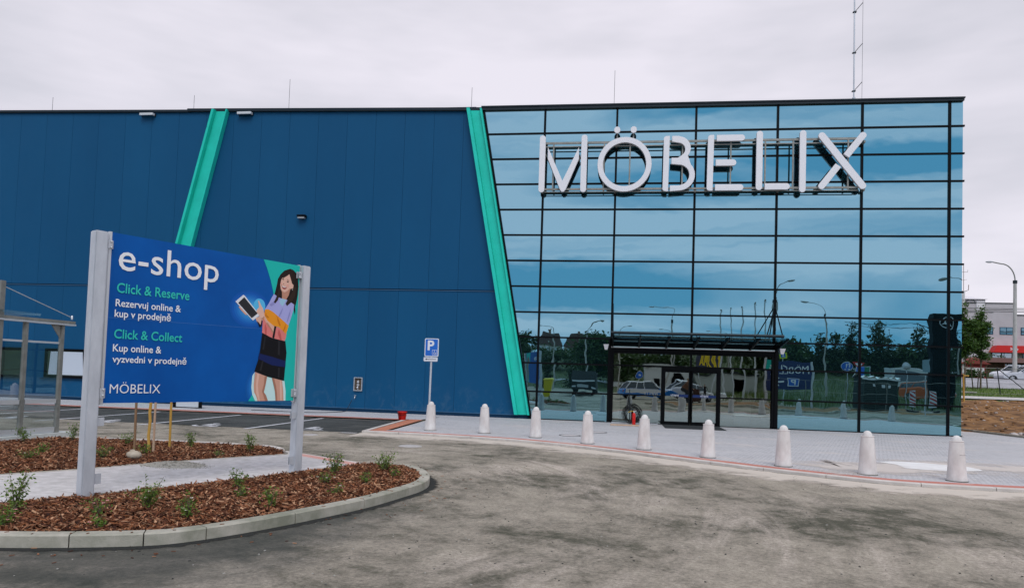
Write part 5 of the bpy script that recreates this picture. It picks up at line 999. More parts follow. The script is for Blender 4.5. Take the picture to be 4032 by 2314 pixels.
mb = MB(); mb.tube([(-10.5, -1.9, .06), (-9.2, -1.95, .055), (-8.2, -1.95, .055), (-7.7, -1.6, .055), (-7.4, -.8, .055), (-7.35, -.3, .06), (-7.2, -.12, .5)], .012, 6); tag(mb.obj('floor_cable', RUB), 'black cable lying along the pavement below the open cabinet', 'cable')
# ================================================================ TREES
def leaves(name, mat_, parent, centre, blobs, n, ls, seed, flat=.5):
    """leaf-shaped faces gathered in clumps through the crown's volume; blobs = [(x,y,z,rx,ry,rz)] relative to centre"""
    g = np.random.default_rng(seed); wts = np.array([b[3]*b[4]*b[5] for b in blobs])**.8; wts /= wts.sum()
    per = 26; nc = max(1, n//per); bi = g.choice(len(blobs), nc, p=wts); Bq = np.array(blobs)[bi]
    d = g.normal(size=(nc, 3)); d /= np.linalg.norm(d, axis=1)[:, None]; rr = g.uniform(.35, 1.05, nc)[:, None]**.6
    cc = Bq[:, :3]+d*rr*Bq[:, 3:6]; cs = np.repeat(cc, per, 0)+g.normal(size=(nc*per, 3))*ls*np.array([1.9, 1.9, 1.3]); m = len(cs)
    a = g.normal(size=(m, 3)); a[:, 2] *= flat; a /= np.linalg.norm(a, axis=1)[:, None]; b = np.cross(a, g.normal(size=(m, 3))); b /= np.linalg.norm(b, axis=1)[:, None]
    l = (ls*g.uniform(.6, 1.3, m))[:, None]; P = cs+np.array(centre)
    V = np.stack([P-a*l, P+b*l*.55, P+a*l, P-b*l*.55], 1).reshape(-1, 3)
    me = bpy.data.meshes.new(name); me.vertices.add(len(V)); me.vertices.foreach_set('co', V.ravel()); me.loops.add(4*m); me.polygons.add(m)
    me.loops.foreach_set('vertex_index', np.arange(4*m)); me.polygons.foreach_set('loop_start', np.arange(m)*4); me.polygons.foreach_set('loop_total', np.full(m, 4)); me.update(calc_edges=True); me.materials.append(mat_)
    o = bpy.data.objects.new(name, me); COL.objects.link(o)
    if parent: o.parent = parent; o.matrix_parent_inverse = parent_world(parent).inverted()
    return o
def broad_tree(x, y, h, cr, lab, seed, m=LEAFT, n=4000, ls=.10, trunk=.06, cb=.3, shape=1.0, group=None, name='tree', cat='tree'):
    rnd = random.Random(seed); z = hgt(x, y); t = thing(name, lab, cat, (x, y, z), 0, group); mb = MB()
    bend = rnd.gauss(0, .02)*h; tp = [(x+bend*q*q, y, z-.1+(h*.82)*q) for q in (0, .25, .5, .75, 1)]; mb.tube(tp, [trunk*1.25, trunk, trunk*.8, trunk*.5, trunk*.2], 8)
    bl = []; nb = 9 if cr < 2.5 else 15
    for k in range(nb):
        q = cb+(1-cb)*(k+.5)/nb; w_ = cr*shape*(math.sin(math.pi*min(1, (q-cb)/(1-cb)*.86+.14))**.7); a = k*2.4+rnd.uniform(-.4, .4); o_ = w_*rnd.uniform(.25, .6); s_ = w_*rnd.uniform(.42, .72)
        c = (o_*math.cos(a), o_*math.sin(a), h*q); bl.append((*c, s_, s_, s_*rnd.uniform(.7, 1.0))); mb.tube([(x, y, z+h*max(.15, q-.16)), (x+c[0]*.6, y+c[1]*.6, z+h*q-.05*h), (x+c[0], y+c[1], z+h*q)], [trunk*.4, trunk*.25, trunk*.08], 5)
    mb.obj('trunk', BARK, t); leaves('crown', m, t, (x, y, z), bl, n, ls, seed); return t
def conifer(x, y, h, rad, lab, seed, n=3500, ls=.22, group=None, droop=.25):
    rnd = random.Random(seed); z = hgt(x, y); t = thing('conifer', lab, 'tree', (x, y, z), 0, group); mb = MB(); mb.tube([(x, y, z-.2), (x, y, z+h*.5), (x, y, z+h)], [.16, .10, .02], 7); bl = []
    L_ = 11
    for k in range(L_):
        q = .14+.84*k/(L_-1); w_ = rad*(1-q)**.75*rnd.uniform(.75, 1.2)+.12; m_ = 6 if k < 7 else 4; a0 = rnd.uniform(0, 6)
        for j in range(m_):
            a = a0+2*math.pi*j/m_+rnd.uniform(-.3, .3); wl = w_*rnd.uniform(.6, 1.15)
            bl.append((.62*wl*math.cos(a), .62*wl*math.sin(a), h*q-droop*wl*.5, wl*.45, wl*.45, h*.026)); mb.tube([(x, y, z+h*q), (x+wl*math.cos(a), y+wl*math.sin(a), z+h*q-droop*wl)], [.03, .008], 4)
        bl.append((0, 0, h*q, w_*.3, w_*.3, h*.05))
    mb.obj('trunk', BARK, t); leaves('crown', LEAFC, t, (x, y, z), bl, n, ls, seed, .35); return t
def bush(x, y, rx, h, lab, seed, m=LEAFD, n=1500, ls=.12, group=None, ry=None):
    z = hgt(x, y); t = thing('bush', lab, 'bush', (x, y, z), 0, group); mb = MB(); rnd = random.Random(seed); bl = []
    for k in range(9):
        a = k*2.4; q = rnd.uniform(.1, .75); bx, by = rx*q*math.cos(a), (ry or rx)*q*math.sin(a); s_ = h*rnd.uniform(.3, .5); bl.append((bx, by, h*rnd.uniform(.35, .68), max(s_, rx*.3), max(s_, (ry or rx)*.3), s_)); mb.tube([(x, y, z-.1), (x+bx*.6, y+by*.6, z+h*.5)], [.04, .015], 5)
    mb.obj('stems', BARK, t); leaves('foliage', m, t, (x, y, z), bl, n, ls, seed); return t
def lamp(x, y, h, arm, ang, lab, style='curve', zb=None, r_=.09, group='street lamps', seg=True):
    z = hgt(x, y) if zb is None else zb; t = thing('street_lamp', lab, 'street lamp', (x, y, z), 0, group); dx, dy = math.cos(ang), math.sin(ang); mb = MB(); hp = h*.82
    mb.tube([(x, y, z-.1), (x, y, z+h*.5), (x, y, z+hp)], [r_*1.45, r_*1.15, r_], 12); mb.obj('post', mat('lamp_post_concrete', (.36, .35, .33), .8, vs_=4, col2=(.50, .48, .45), stretch=(1, 1, .3)), t)
    mb = MB(); mb.tube([(x, y, z+hp), (x, y, z+hp+.28)], r_*1.35, 12); mb.obj('collar', DARKG, t)
    ar = h-hp-.25; mb = MB()
    if style == 'curve': pts = [(x+dx*(arm*.62)*(1-math.cos(R(a))), y+dy*(arm*.62)*(1-math.cos(R(a))), z+hp+.25+ar*.9*math.sin(R(a))) for a in range(0, 91, 10)]; pts.append((x+dx*arm, y+dy*arm, z+h-.02))
    else: pts = [(x, y, z+hp+.2), (x, y, z+h-.1), (x+dx*arm, y+dy*arm, z+h+.08)]
    mb.tube(pts, r_*.42, 8); mb.obj('arm', STEEL, t)
    mb = MB(); c_ = Vector((x+dx*(arm+.30), y+dy*(arm+.30), z+h)); mb.sphere((0, 0, 0), .36, n=14, sc=(1, .42, .24)); q = Matrix.Rotation(ang, 3, 'Z'); mb.v = [tuple(c_+q@Vector(v)) for v in mb.v]; mb.obj('lamp_head', mat('lamp_head_grey', (.42, .43, .44), .45), t)
    mb = MB(); mb.sphere((0, 0, 0), .26, n=12, sc=(.9, .42, .2)); mb.v = [tuple(c_+Vector((0, 0, -.05))+q@Vector(v)) for v in mb.v]; mb.obj('lens', mat('lens_clear', (.55, .56, .55), .2), t); return t

# ================================================================ CARS
def car(x, y, ang, L_, W_, H_, body, lab, cat='car', two=None, name='parked_car', zb=None, hatch=True, texts=None):
    z = hgt(x, y) if zb is None else zb; z = max(z, 0) if zb is None else zb
    t = thing(name, lab, cat, (x, y, z)); Mr = Matrix.Rotation(ang, 3, 'Z'); O = Vector((x, y, z)); W = lambda a, b, c: O+Mr@Vector((a*L_, b*W_, c*H_))
    # side outline of the lower body (nose at +x), fractions of length and height
    low = [(-.49, .20), (-.5, .40), (-.485, .60), (-.46, .655), (.10, .64), (.20, .62), (.40, .545), (.47, .46), (.5, .36), (.49, .20)]
    if hatch == 'sedan': low = [(-.49, .22), (-.5, .45), (-.49, .62), (-.45, .68), (-.30, .68), (.10, .645), (.20, .62), (.40, .55), (.475, .46), (.5, .36), (.49, .20)]
    def arch(cx): return [(cx+.083*math.cos(R(a)), .17+.23*math.sin(R(a))) for a in range(0, 181, 20)]
    bot = list(reversed(arch(-.31)))+list(reversed(arch(.32)))
    P = low[::-1]; P = [(-.49, .20)]+[( px, pz) for px, pz in bot]+[(.49, .20)]+[p for p in low[::-1][1:-1]]
    secs = [(-.46, .985), (-.5, .97), (-.5, .97)]
    ys = [(-.5, 1), (-.465, 1), (0, 1), (.465, 1), (.5, 1)]; mb = MB(); V = []; n = len(P)
    for b, _ in ys:
        k = 1 if abs(b) < .48 else 0
        for px, pz in P: V.append(W(px*(1 if k else .985), b, pz if (k or pz < .5) else .5+(pz-.5)*.55))
    F = [tuple(range(n))[::-1], tuple(range(4*n, 5*n))]; mb.add(V, [(i*n+j, i*n+(j+1) % n, (i+1)*n+(j+1) % n, (i+1)*n+j) for i in range(4) for j in range(n)], 0, False); mb.add([V[j] for j in range(n)], [tuple(range(n))]); mb.add([V[4*n+j] for j in range(n)], [tuple(range(n))[::-1]]); mb.obj('body', body, t, bevel=0)
    if hatch == 'sedan': gb, gt = [(-.40, .66), (.20, .62)], [(-.24, .965), (.02, .985)]
    elif hatch == 'van': gb, gt = [(-.48, .62), (.36, .60)], [(-.47, .965), (.16, .985)]
    else: gb, gt = [(-.47, .64), (.20, .62)], [(-.36, .965), (.02, .985)]
    G_ = [gb[0], gb[1], gt[1], gt[0]]; V = [W(px, sg*(.455 if i < 2 else .375), pz) for sg in (-1, 1) for i, (px, pz) in enumerate(G_)]
    gmb = MB(); gmb.add(V, [(0, 1, 2, 3), (7, 6, 5, 4), (1, 5, 6, 2), (0, 3, 7, 4)]); gmb.obj('windows', CARGL, t)
    mb = MB(); e = .012; V = [W(px, sg*w_, pz) for sg in (-1, 1) for px, pz, w_ in ((gt[0][0]-.02, gt[0][1]-.01, .385), (gt[0][0]+.04, 1.0, .34), (gt[1][0]-.04, 1.01, .34), (gt[1][0]+.025, gt[1][1]-.02, .385))]
    mb.add(V, [(0, 1, 2, 3), (7, 6, 5, 4), (0, 4, 5, 1), (1, 5, 6, 2), (2, 6, 7, 3), (3, 7, 4, 0)]); mb.obj('roof', two or body, t)
    mb = MB()
    for sg in (-1, 1):
        for (a, c), (d, f_) in ((gb[0], gt[0]), (gb[1], gt[1]), ((gb[0][0]*.15+gb[1][0]*.85-.22, .63), (gt[1][0]-.16, .975)), ((-.27, .64), (-.25, .97))): mb.tube([W(a, sg*.46, c), W(d, sg*.382, f_)], .035, 6)
    mb.obj('pillars', two or body, t)
    for cx in (-.31, .32):
        for sg in (-1, 1):
            c_ = W(cx, sg*.44, .22); ax = Mr@Vector((0, sg, 0)); r_ = .215*H_; mb = MB(); mb.lathe([(r_*.62, -.02), (r_*.94, -.02), (r_, .03), (r_, .15), (r_*.94, .19), (r_*.62, .19)], c_-ax*.12, 24, axis=ax); wh = mb.obj('wheel', RUB, t)
            mb = MB(); mb.disc(c_+ax*.02, r_*.64, 20, N=ax); mb.obj('rim_dish', mat('rim_dark', (.06, .06, .065), .4), wh)
            mb = MB()
            for k in range(5):
                a = Vector((math.cos(k*1.2566), 0, math.sin(k*1.2566))); a = Mr@a; s_ = ax.cross(a); p = c_+ax*.05; mb.add([p+a*r_*.08+s_*.028, p+a*r_*.62+s_*.045, p+a*r_*.62-s_*.045, p+a*r_*.08-s_*.028], [(0, 1, 2, 3)])
            mb.lathe([(r_*.58, 0), (r_*.66, 0)], c_+ax*.051, 24, axis=ax); mb.obj('spokes', ALU, wh)
    for sg in (-1, 1):
        mb = MB(); c_ = W(.445, sg*.38, .48); mb.sphere((0, 0, 0), .14, n=10, sc=(1.2, .9, .55)); mb.v = [tuple(c_+Mr@Vector(v)) for v in mb.v]; mb.obj('headlight', mat('headlamp', (.6, .62, .65), .15), t)
        mb = MB(); c_ = W(-.478, sg*.40, .53); mb.sphere((0, 0, 0), .12, n=10, sc=(.8, 1, .7)); mb.v = [tuple(c_+Mr@Vector(v)) for v in mb.v]; mb.obj('tail_light', mat('tail_red', (.35, .01, .01), .3), t)
        mb = MB(); c_ = W(.13, sg*.53, .66); mb.sphere((0, 0, 0), .10, n=8, sc=(.6, 1, .7)); mb.v = [tuple(c_+Mr@Vector(v)) for v in mb.v]; mb.obj('mirror', body, t)
        mb = MB(); mb.tube([W(-.07, sg*.503, .56), W(-.03, sg*.503, .56)], .014, 5); mb.obj('door_handle', ALU, t)
    return t, W
paint = lambda n, c, r_=.25: mat(n, c, r_, .1, spec=.6)

# ================================================================ RIGHT OF THE BUILDING
OFF = thing('office_building', 'pale grey office block with a red canopy beyond the road', 'building', (60, 75, 3.3))
GR = mat('render_grey', (.46, .42, .44), .85, vs_=.8, col2=(.52, .48, .50)); GR2 = mat('render_pale', (.60, .55, .55), .85)
mb = MB(); mb.box((40, 75, 2.6), (54.45, 88, 13.24)); mb.box((54.45, 75.02, 2.6), (78, 88, 11.72)); mb.obj('wall', GR, OFF)
mb = MB(); mb.box((40, 74.9, 13.24), (54.5, 75.1, 13.32)); mb.box((54.5, 74.9, 11.72), (78, 75.1, 11.80)); mb.box((40, 74.96, 12.0), (52, 75, 12.05)); mb.obj('parapet_cap', DARKG, OFF)
mb = MB(); mb.box((44.5, 75.4, 13.2), (51.2, 80, 13.75)); mb.obj('roof_house_wall', GR2, OFF)
mb = MB(); V = [(44.0, 75.1, 13.78), (51.4, 75.1, 13.78), (51.4, 81, 13.78), (44, 81, 13.78), (48.0, 78, 14.75)]; mb.add(V, [(0, 1, 4), (1, 2, 4), (2, 3, 4), (3, 0, 4), (0, 3, 2, 1)]); mb.obj('hipped_roof', mat('pale_sheet', (.70, .66, .68), .5), OFF)
mb = MB(); mb.tube([(49.2+.55*math.cos(R(a)), 74.95, 13.28+.42*math.sin(R(a))) for a in range(0, 181, 15)], .05, 6); mb.obj('roof_arch', DARKG, OFF)
mb = MB(); mb.box((49.9, 74.9, 11.9), (50.9, 75, 13.5)); mb.obj('roof_door', mat('pale_sheet', (.70, .66, .68), .5), OFF)
def fwin(par, x0, x1, z0, z1, y, split=2, fr=None):
    mb = MB(); e = .07; mb.box((x0, y-.05, z0), (x0+e, y, z1)); mb.box((x1-e, y-.05, z0), (x1, y, z1)); mb.box((x0+e, y-.05, z0), (x1-e, y, z0+e)); mb.box((x0+e, y-.05, z1-e), (x1-e, y, z1))
    for k in range(1, split): xx = x0+(x1-x0)*k/split; mb.box((xx-.03, y-.045, z0+e), (xx+.03, y, z1-e))
    w_ = mb.obj('window', fr or NAVY, par); mb = MB(); mb.poly([(x0+e, y-.02, z0+e), (x1-e, y-.02, z0+e), (x1-e, y-.02, z1-e), (x0+e, y-.02, z1-e)]); mb.obj('pane', DKGLASS, w_)
for a, b in ((45.2, 46.0), (48.8, 49.6), (51.2, 51.97), (52.76, 54.4), (55.32, 56.9), (58.2, 59.8), (61, 62.6), (64, 65.6)): fwin(OFF, a, b, 9.13, 10.1, 75, 2)
for a, b in ((44, 46), (47, 49), (51.8, 54.8), (55.6, 57.5), (59, 62)): fwin(OFF, a, b, 6.0, 6.85, 75, 2)
mb = MB(); mb.prism([(51.35, 6.72), (51.85, 7.62), (70, 7.62), (70, 6.72)], lambda x, z, d: (x, d, z), 74.9, 73.6); cy = mb.obj('red_canopy', mat('canopy_red', (.62, .018, .014), .45), OFF)
mb = MB(); put_text(mb, '24 ho', (53.35, 73.58, 7.05), .95, .30, (1, 0, 0), (0, 0, 1), (0, 0, 0), 0, .03); mb.obj('canopy_lettering', WHITE, cy)
mb = MB()
for x in (52.4, 54.9, 57.5, 60): mb.box((x-.06, 73.7, 3), (x+.06, 73.8, 6.72))
mb.obj('canopy_posts', DARKG, OFF)
mb = MB()
for z in (12.1, 12.4, 12.7): mb.tube([(55.0, 75.3, z), (56.3, 75.3, z)], .02, 5)
mb.tube([(56.3, 75.3, 11.7), (56.3, 75.3, 12.7)], .02, 5); mb.obj('roof_railing', STEEL, OFF)
KI = thing('wooden_kiosk', 'low dark brown wooden kiosk with a pitched roof in front of the office block', 'kiosk', (52, 66, 3.1))
WDK = mat('kiosk_wood', (.055, .026, .016), .8, vs_=3, col2=(.10, .05, .03), stretch=(6, 6, .5))
mb = MB(); mb.box((44.8, 66, 2.7), (56.5, 69, 5.15)); mb.obj('wall', WDK, KI)
mb = MB(); V = [(44.2, 65.2, 5.1), (57, 65.2, 5.1), (57, 70, 5.1), (44.2, 70, 5.1), (44.6, 67.5, 5.75), (56.6, 67.5, 5.75)]; mb.add(V, [(0, 1, 5, 4), (3, 4, 5, 2), (0, 4, 3), (1, 2, 5), (0, 3, 2, 1)]); mb.obj('roof', mat('kiosk_roof', (.10, .045, .035), .85), KI)
for x in (46.6, 48.7, 51, 53.2): mb = MB(); mb.box((x-.07, 65.4, 2.9), (x+.07, 65.54, 5.1)); mb.tube([(x, 65.45, 4.5), (x+.5, 65.45, 5.05)], .05, 5); mb.obj('veranda_post', WDK, KI)
mb = MB(); mb.box((49, 65.9, 3.9), (52, 65.98, 4.9)); mb.obj('window', DKGLASS, KI)
t = thing('red_hut', 'small red hut with a white poster board, left of the wooden kiosk', 'hut', (43.2, 60, 3.0)); mb = MB(); mb.box((41.5, 60, 2.7), (44.2, 62.5, 4.7)); mb.obj('wall', mat('hut_red', (.28, .03, .025), .7), t)
mb = MB(); V = [(41.2, 59.6, 4.65), (44.5, 59.6, 4.65), (44.5, 63, 4.65), (41.2, 63, 4.65), (42.85, 59.6, 5.35), (42.85, 63, 5.35)]; mb.add(V, [(0, 1, 4), (2, 3, 5), (1, 2, 5, 4), (3, 0, 4, 5), (0, 3, 2, 1)]); mb.obj('roof', mat('hut_roof', (.2, .04, .03), .8), t)
mb = MB(); mb.box((42.0, 59.9, 3.2), (43.9, 59.97, 4.2)); mb.obj('poster_board', mat('poster_pale', (.6, .56, .58), .6, vs_=9, col2=(.75, .72, .74)), t)
for i, (x, y, rx, ry, h) in enumerate(((41, 56.5, 1.6, .6, 1.0), (44.2, 56.5, 1.7, .6, 1.1), (47.5, 56.6, 1.6, .6, .9), (51.5, 72, 1.6, .8, 3.2))): bush(x, y, rx, h, ('left dark hedge bush beyond the road, behind the young tree', 'middle dark hedge bush beyond the road', 'right dark hedge bush beyond the road, behind the white cars', 'rounded shrub below the red canopy')[i], 70+i, LEAFD, 900, .13, 'hedge bushes beyond the road', ry)
lamp(39.57, 45, 11.1, 1.9, R(180), 'tall street lamp with a curved arm on the grass refuge right of the building', zb=2.64, r_=.135)
# cars
car(40.55, 45.2, R(180), 4.65, 1.8, 1.42, paint('paint_silver', (.50, .51, .55)), 'silver saloon car beside the tall street lamp, cut by the right edge', hatch='sedan', zb=2.62)
car(42.2, 50.2, R(200), 4.4, 1.8, 1.42, paint('paint_pale', (.62, .62, .66)), 'pale silver car parked behind the silver saloon', zb=2.85)
YGR = 'young street trees beside the building'
broad_tree(26.05, 22, 5.25, .60, 'young street tree with a narrow dark green crown, held by dark stakes', 21, LEAFT, 5200, .075, .05, .36, 1.0, YGR)
broad_tree(24.45, 20.5, 5.6, .62, 'young street tree half hidden behind the corner of the glass block', 22, LEAFT, 5200, .075, .05, .30, 1.0, YGR)
broad_tree(24.9, 26, 3.8, .55, 'light yellow green sapling between the two young street trees', 23, LEAFY, 1500, .07, .035, .35, 1.0)
for (x0, z0), (x1, z1), lab in (((25.31, 3.42), (25.5, 1.5), 'dark leaning stake left of the young tree'), ((25.80, 2.9), (25.72, 1.5), 'short dark stake just left of the young tree trunk'), ((26.21, 3.27), (26.33, 1.5), 'dark leaning stake right of the young tree trunk')):
    mb = MB(); mb.tube([(x0, 21.7, z0), (x1, 21.7, z1)], .035, 6); tag(mb.obj('tree_stake', mat('stake_dark', (.07, .055, .035), .85)), lab, 'stake', 'dark stakes around the young street tree')
mb = MB(); mb.tube([(21.55, 14, 1.0), (21.5, 14, 2.55)], .045, 7); mb.tube([(21.3, 14, 2.45), (21.78, 14, 2.45)], .035, 6); tag(mb.obj('yellow_post', WOOD2), 'yellow wooden post with a short crossbar by the building corner', 'post')
t = thing('mesh_fence', 'thin wire fence on leaning posts along the grass verge', 'fence', (24.8, 18, 1.5)); FH = 1.7
mb = MB(); 
for x in (20.5, 25.2, 29.5): mb.tube([(x-.12, 18, hgt(x, 18)+FH-.1), (x+.08, 18, hgt(x, 18)-.1)], .03, 6)
mb.obj('posts', DARKG, t)
mb = MB(); mb.tube([(19.5, 18, hgt(19.5, 18)+FH), (31, 18, hgt(31, 18)+FH-.35)], .016, 6); mb.tube([(19.5, 18, hgt(19.5, 18)+.08), (31, 18, hgt(31, 18)+.02)], .014, 6); mb.obj('rails', STEEL, t)
mb = MB(); mb.tube([(25.12, 18, hgt(25, 18)+1.52), (26.9, 17.9, hgt(27, 18)-.05)], .025, 6); mb.obj('brace', DARKG, t)
t = thing('utility_pole', 'pale pole with a thin antenna behind the corner of the glass block', 'pole', (41.75, 60, 3))
mb = MB(); mb.tube([(41.75, 60, 2.8), (41.75, 60, 12.9)], .14, 8); mb.obj('pole', mat('pole_pale', (.62, .60, .60), .7), t)
mb = MB(); mb.tube([(41.75, 60, 12.8), (41.74, 60, 15.9)], .03, 6); mb.tube([(41.4, 60, 15.05), (42.17, 60, 15.05), (42.17, 60, 15.3)], .02, 5); mb.tube([(41.5, 60, 14.1), (42.1, 60, 14.2)], .015, 5); mb.obj('antenna', mat('rust_metal', (.18, .12, .10), .8), t)
mb = MB(); mb.tube([(41.2, 60, 12.95), (41.9, 60, 12.85), (42.25, 60, 13.0), (42.28, 60, 13.6)], .035, 6); mb.obj('crossarm', mat('rust_metal', (.18, .12, .10), .8), t)
for i, (z0, z1) in enumerate(((11.25, 11.0), (11.0, 10.95), (10.8, 10.8))):
    mb = MB(); n_ = 12; mb.tube([(25+k*(55-25)/n_*1.4, 58, z0+(z1-z0)*k/n_-.4*(1-(2*k/n_-1)**2)) for k in range(n_+1)], .03, 5); tag(mb.obj('overhead_wire', RUB), 'black overhead wire crossing in front of the office block', 'wire', 'overhead wires')
rr = random.Random(4)
for k, (x, y, s_) in enumerate(((17.95, 1.9, .16), (18.25, 1.55, .20), (18.55, 1.7, .15), (18.6, 1.25, .18), (18.3, 2.1, .13), (18.9, 1.5, .2), (19.1, 1.0, .17), (18.75, 2.1, .14))):
    mb = MB(); mb.sphere((0, 0, 0), s_, n=9, sc=(1.15, .85, .62)); mb.v = [tuple(Vector(v)*(1+.35*mn.noise(Vector(v)*7+Vector((k*3, 0, 0))))) for v in mb.v]; mb.sm = [False]*len(mb.f)
    o = tag(mb.obj('rubble_stone', mat('rubble', (.42, .36, .33), .9, vs_=5, bump=.3, bs=20, col2=(.56, .50, .48))), 'pale broken stone in the rubble pile at the edge of the brown earth', 'stone', 'stones in the rubble pile'); o.location = (x, y, max(0, hgt(x, y))+s_*.35)
for k in range(70):
    pass
mb = MB()
for k in range(520):
    x = rr.uniform(17.4, 27); y = rr.uniform(2, 15)
    if y+.35*(x-22) > 15: continue
    s_ = rr.choice((.015, .02, .03, .045, .07)); o_ = len(mb.v); mb.sphere((x, y, hgt(x, y)+.02), s_, n=6, sc=(rr.uniform(.8, 1.6), 1, .6), mi=rr.choice((0, 0, 1)))
tag(mb.obj('earth_clods', [SOIL, mat('rubble', (.42, .36, .33), .9)]), 'clods and small stones scattered over the bare brown earth', 'clods', None, 'stuff')
mb = MB(); z_ = hgt(23.6, 19.5); mb.cbox((23.9, 19.2, hgt(23.9, 19.2)+.05), (1.0, .8, .05)); tag(mb.obj('paving_slab', PATHM), 'square concrete slab lying on the grass by the fence', 'slab')
# ================================================================ BEHIND THE CAMERA, SEEN IN THE MIRROR GLASS
# blue parking board facing the shop
t = thing('parking_board', 'navy parking board with MÖBELIX, an arrow and a P, mirrored right of the entrance', 'sign', (15.9, -29, 0))
NV = mat('board_navy', (.010, .028, .12), .5)
mb = MB(); mb.box((14.25, -29.03, 1.18), (17.5, -28.98, 3.38)); pn = mb.obj('panel', NV, t)
for x in (14.2, 17.6): mb = MB(); mb.box((x-.07, -29.08, hgt(x, -29)), (x+.07, -28.94, 3.42)); mb.obj('post', GALV, t)
mb = MB(); mb.box((14.3, -28.978, 2.9), (14.95, -28.976, 3.36)); mb.obj('teal_corner', pm('teal', (.014, .52, .44)), pn)
mb = MB(); put_text(mb, 'MÖBELIX', (17.35, -28.975, 2.52), 2.85, .46, (-1, 0, 0), (0, 0, 1), (0, 0, 0), 0, .0); mb.obj('lettering', WT, pn)
mb = MB(); mb.poly([(x, -28.975, z) for x, z in ((16.62, 1.42), (15.78, 1.42), (15.78, 2.18), (16.62, 2.18))]); mb.obj('p_border', WT, pn)
mb = MB(); mb.poly([(x, -28.973, z) for x, z in ((16.57, 1.47), (15.83, 1.47), (15.83, 2.13), (16.57, 2.13))]); mb.obj('p_field', SB, pn)
mb = MB(); put_text(mb, 'P', (16.37, -28.971, 1.57), .34, .46, (-1, 0, 0), (0, 0, 1), (0, 0, 0), 0, .03); mb.obj('letter_p', WT, pn)
mb = MB()
for P in ([(15.5, 1.75), (15.5, 1.85), (14.9, 1.85), (14.9, 1.75)], [(14.75, 1.8), (15.05, 2.12), (15.2, 2.12), (14.95, 1.8)], [(14.75, 1.8), (14.95, 1.8), (15.2, 1.48), (15.05, 1.48)]): mb.poly([(x, -28.974, z) for x, z in P])
mb.obj('arrow', WT, pn)
# yellow wheeled bin
t = thing('wheeled_bin', 'bright yellow wheeled bin mirrored beside the billboard back', 'bin', (-2.6, -32, 0)); x, y = -2.6, -32
YB = mat('bin_yellow', (.62, .48, .01), .45)
mb = MB(); V = [(x-.32, y-.3, .18), (x+.32, y-.3, .18), (x+.32, y+.3, .18), (x-.32, y+.3, .18), (x-.42, y-.42, 1.45), (x+.42, y-.42, 1.45), (x+.42, y+.42, 1.45), (x-.42, y+.42, 1.45)]; mb.add(V, [(0, 3, 2, 1), (0, 1, 5, 4), (1, 2, 6, 5), (2, 3, 7, 6), (3, 0, 4, 7), (4, 5, 6, 7)]); mb.obj('body', YB, t)
mb = MB(); V = [(x-.46, y-.46, 1.46), (x+.46, y-.46, 1.46), (x+.46, y+.46, 1.46), (x-.46, y+.46, 1.46), (x-.36, y-.40, 1.66), (x+.36, y-.40, 1.66), (x+.36, y+.3, 1.62), (x-.36, y+.3, 1.62)]; mb.add(V, [(0, 3, 2, 1), (0, 1, 5, 4), (1, 2, 6, 5), (2, 3, 7, 6), (3, 0, 4, 7), (4, 5, 6, 7)]); mb.obj('lid', YB, t)
for sx in (-.3, .3): mb = MB(); mb.lathe([(.001, -.04), (.13, -.04), (.13, .04), (.001, .04)], (x+sx, y+.3, .13), 14, axis=(1, 0, 0)); mb.obj('wheel', RUB, t)
# delivery car with the shop's lettering
cr, W_ = car(5.75, -33.2, R(-38) if False else R(-12), 4.7, 1.85, 1.62, paint('paint_wrap_blue', (.008, .20, .66)), 'blue and white delivery hatchback with MÖBELIX on its side, mirrored left of the doors', two=paint('paint_white', (.75, .76, .80)))
mb = MB(); P = [(-.47, .47), (-.20, .43), (.15, .46), (.36, .36), (.42, .50), (.20, .61), (.10, .635), (-.46, .645)]; mb.poly([W_(a, .503, b) for a, b in reversed(P)]); mb.obj('white_wrap', paint('paint_white', (.75, .76, .80)), cr)
mb = MB(); X0 = W_(.22, .506, .345); dxx = (W_(-.5, 0, 0)-W_(.5, 0, 0)).normalized(); put_text(mb, 'MÖBELIX', X0, 1.75, .26, dxx, (0, 0, 1), (0, 0, 0), 0, .02); mb.obj('side_lettering', WT, cr)
car(9.9, -35.2, R(-5), 4.1, 1.75, 1.5, paint('paint_white', (.75, .76, .80)), 'white hatchback behind the blue and white delivery car')
# lorry
t = thing('lorry', 'dark lorry seen from the front with a pale grille stripe, mirrored left of the entrance', 'lorry', (-.2, -45.5, 0)); CB = mat('cab_dark_green', (.012, .018, .018), .35)
mb = MB(); mb.box((-1.45, -50.5, .75), (1.0, -45.6, 2.5)); mb.obj('load_bed', mat('tarp_dark', (.02, .024, .022), .8), t)
mb = MB(); V = [(-1.45, -45.6, .5), (1.0, -45.6, .5), (1.0, -43.9, .5), (-1.45, -43.9, .5), (-1.35, -45.5, 2.65), (.9, -45.5, 2.65), (.9, -44.25, 2.65), (-1.35, -44.25, 2.65), (-1.45, -43.85, 1.5), (1.0, -43.85, 1.5)]
mb.add(V, [(0, 3, 2, 1), (4, 5, 6, 7), (0, 1, 5, 4), (3, 8, 9, 2), (8, 7, 6, 9), (0, 4, 7, 8, 3), (1, 2, 9, 6, 5)]); mb.obj('cab', CB, t, bevel=.04)
mb = MB(); mb.poly([(-.95, -44.03, 1.75), (.5, -44.03, 1.75), (.45, -44.17, 2.35), (-.9, -44.17, 2.35)][::-1]); mb.obj('windscreen', mat('pale_screen', (.20, .25, .25), .15), t)
mb = MB(); mb.box((-1.35, -43.84, 1.22), (.9, -43.80, 1.46)); mb.obj('grille_stripe', mat('stripe_white', (.62, .63, .65), .5), t)
mb = MB(); mb.box((-.9, -43.84, .75), (.35, -43.80, .93)); mb.obj('number_plate', mat('plate_grey', (.4, .42, .43), .5), t)
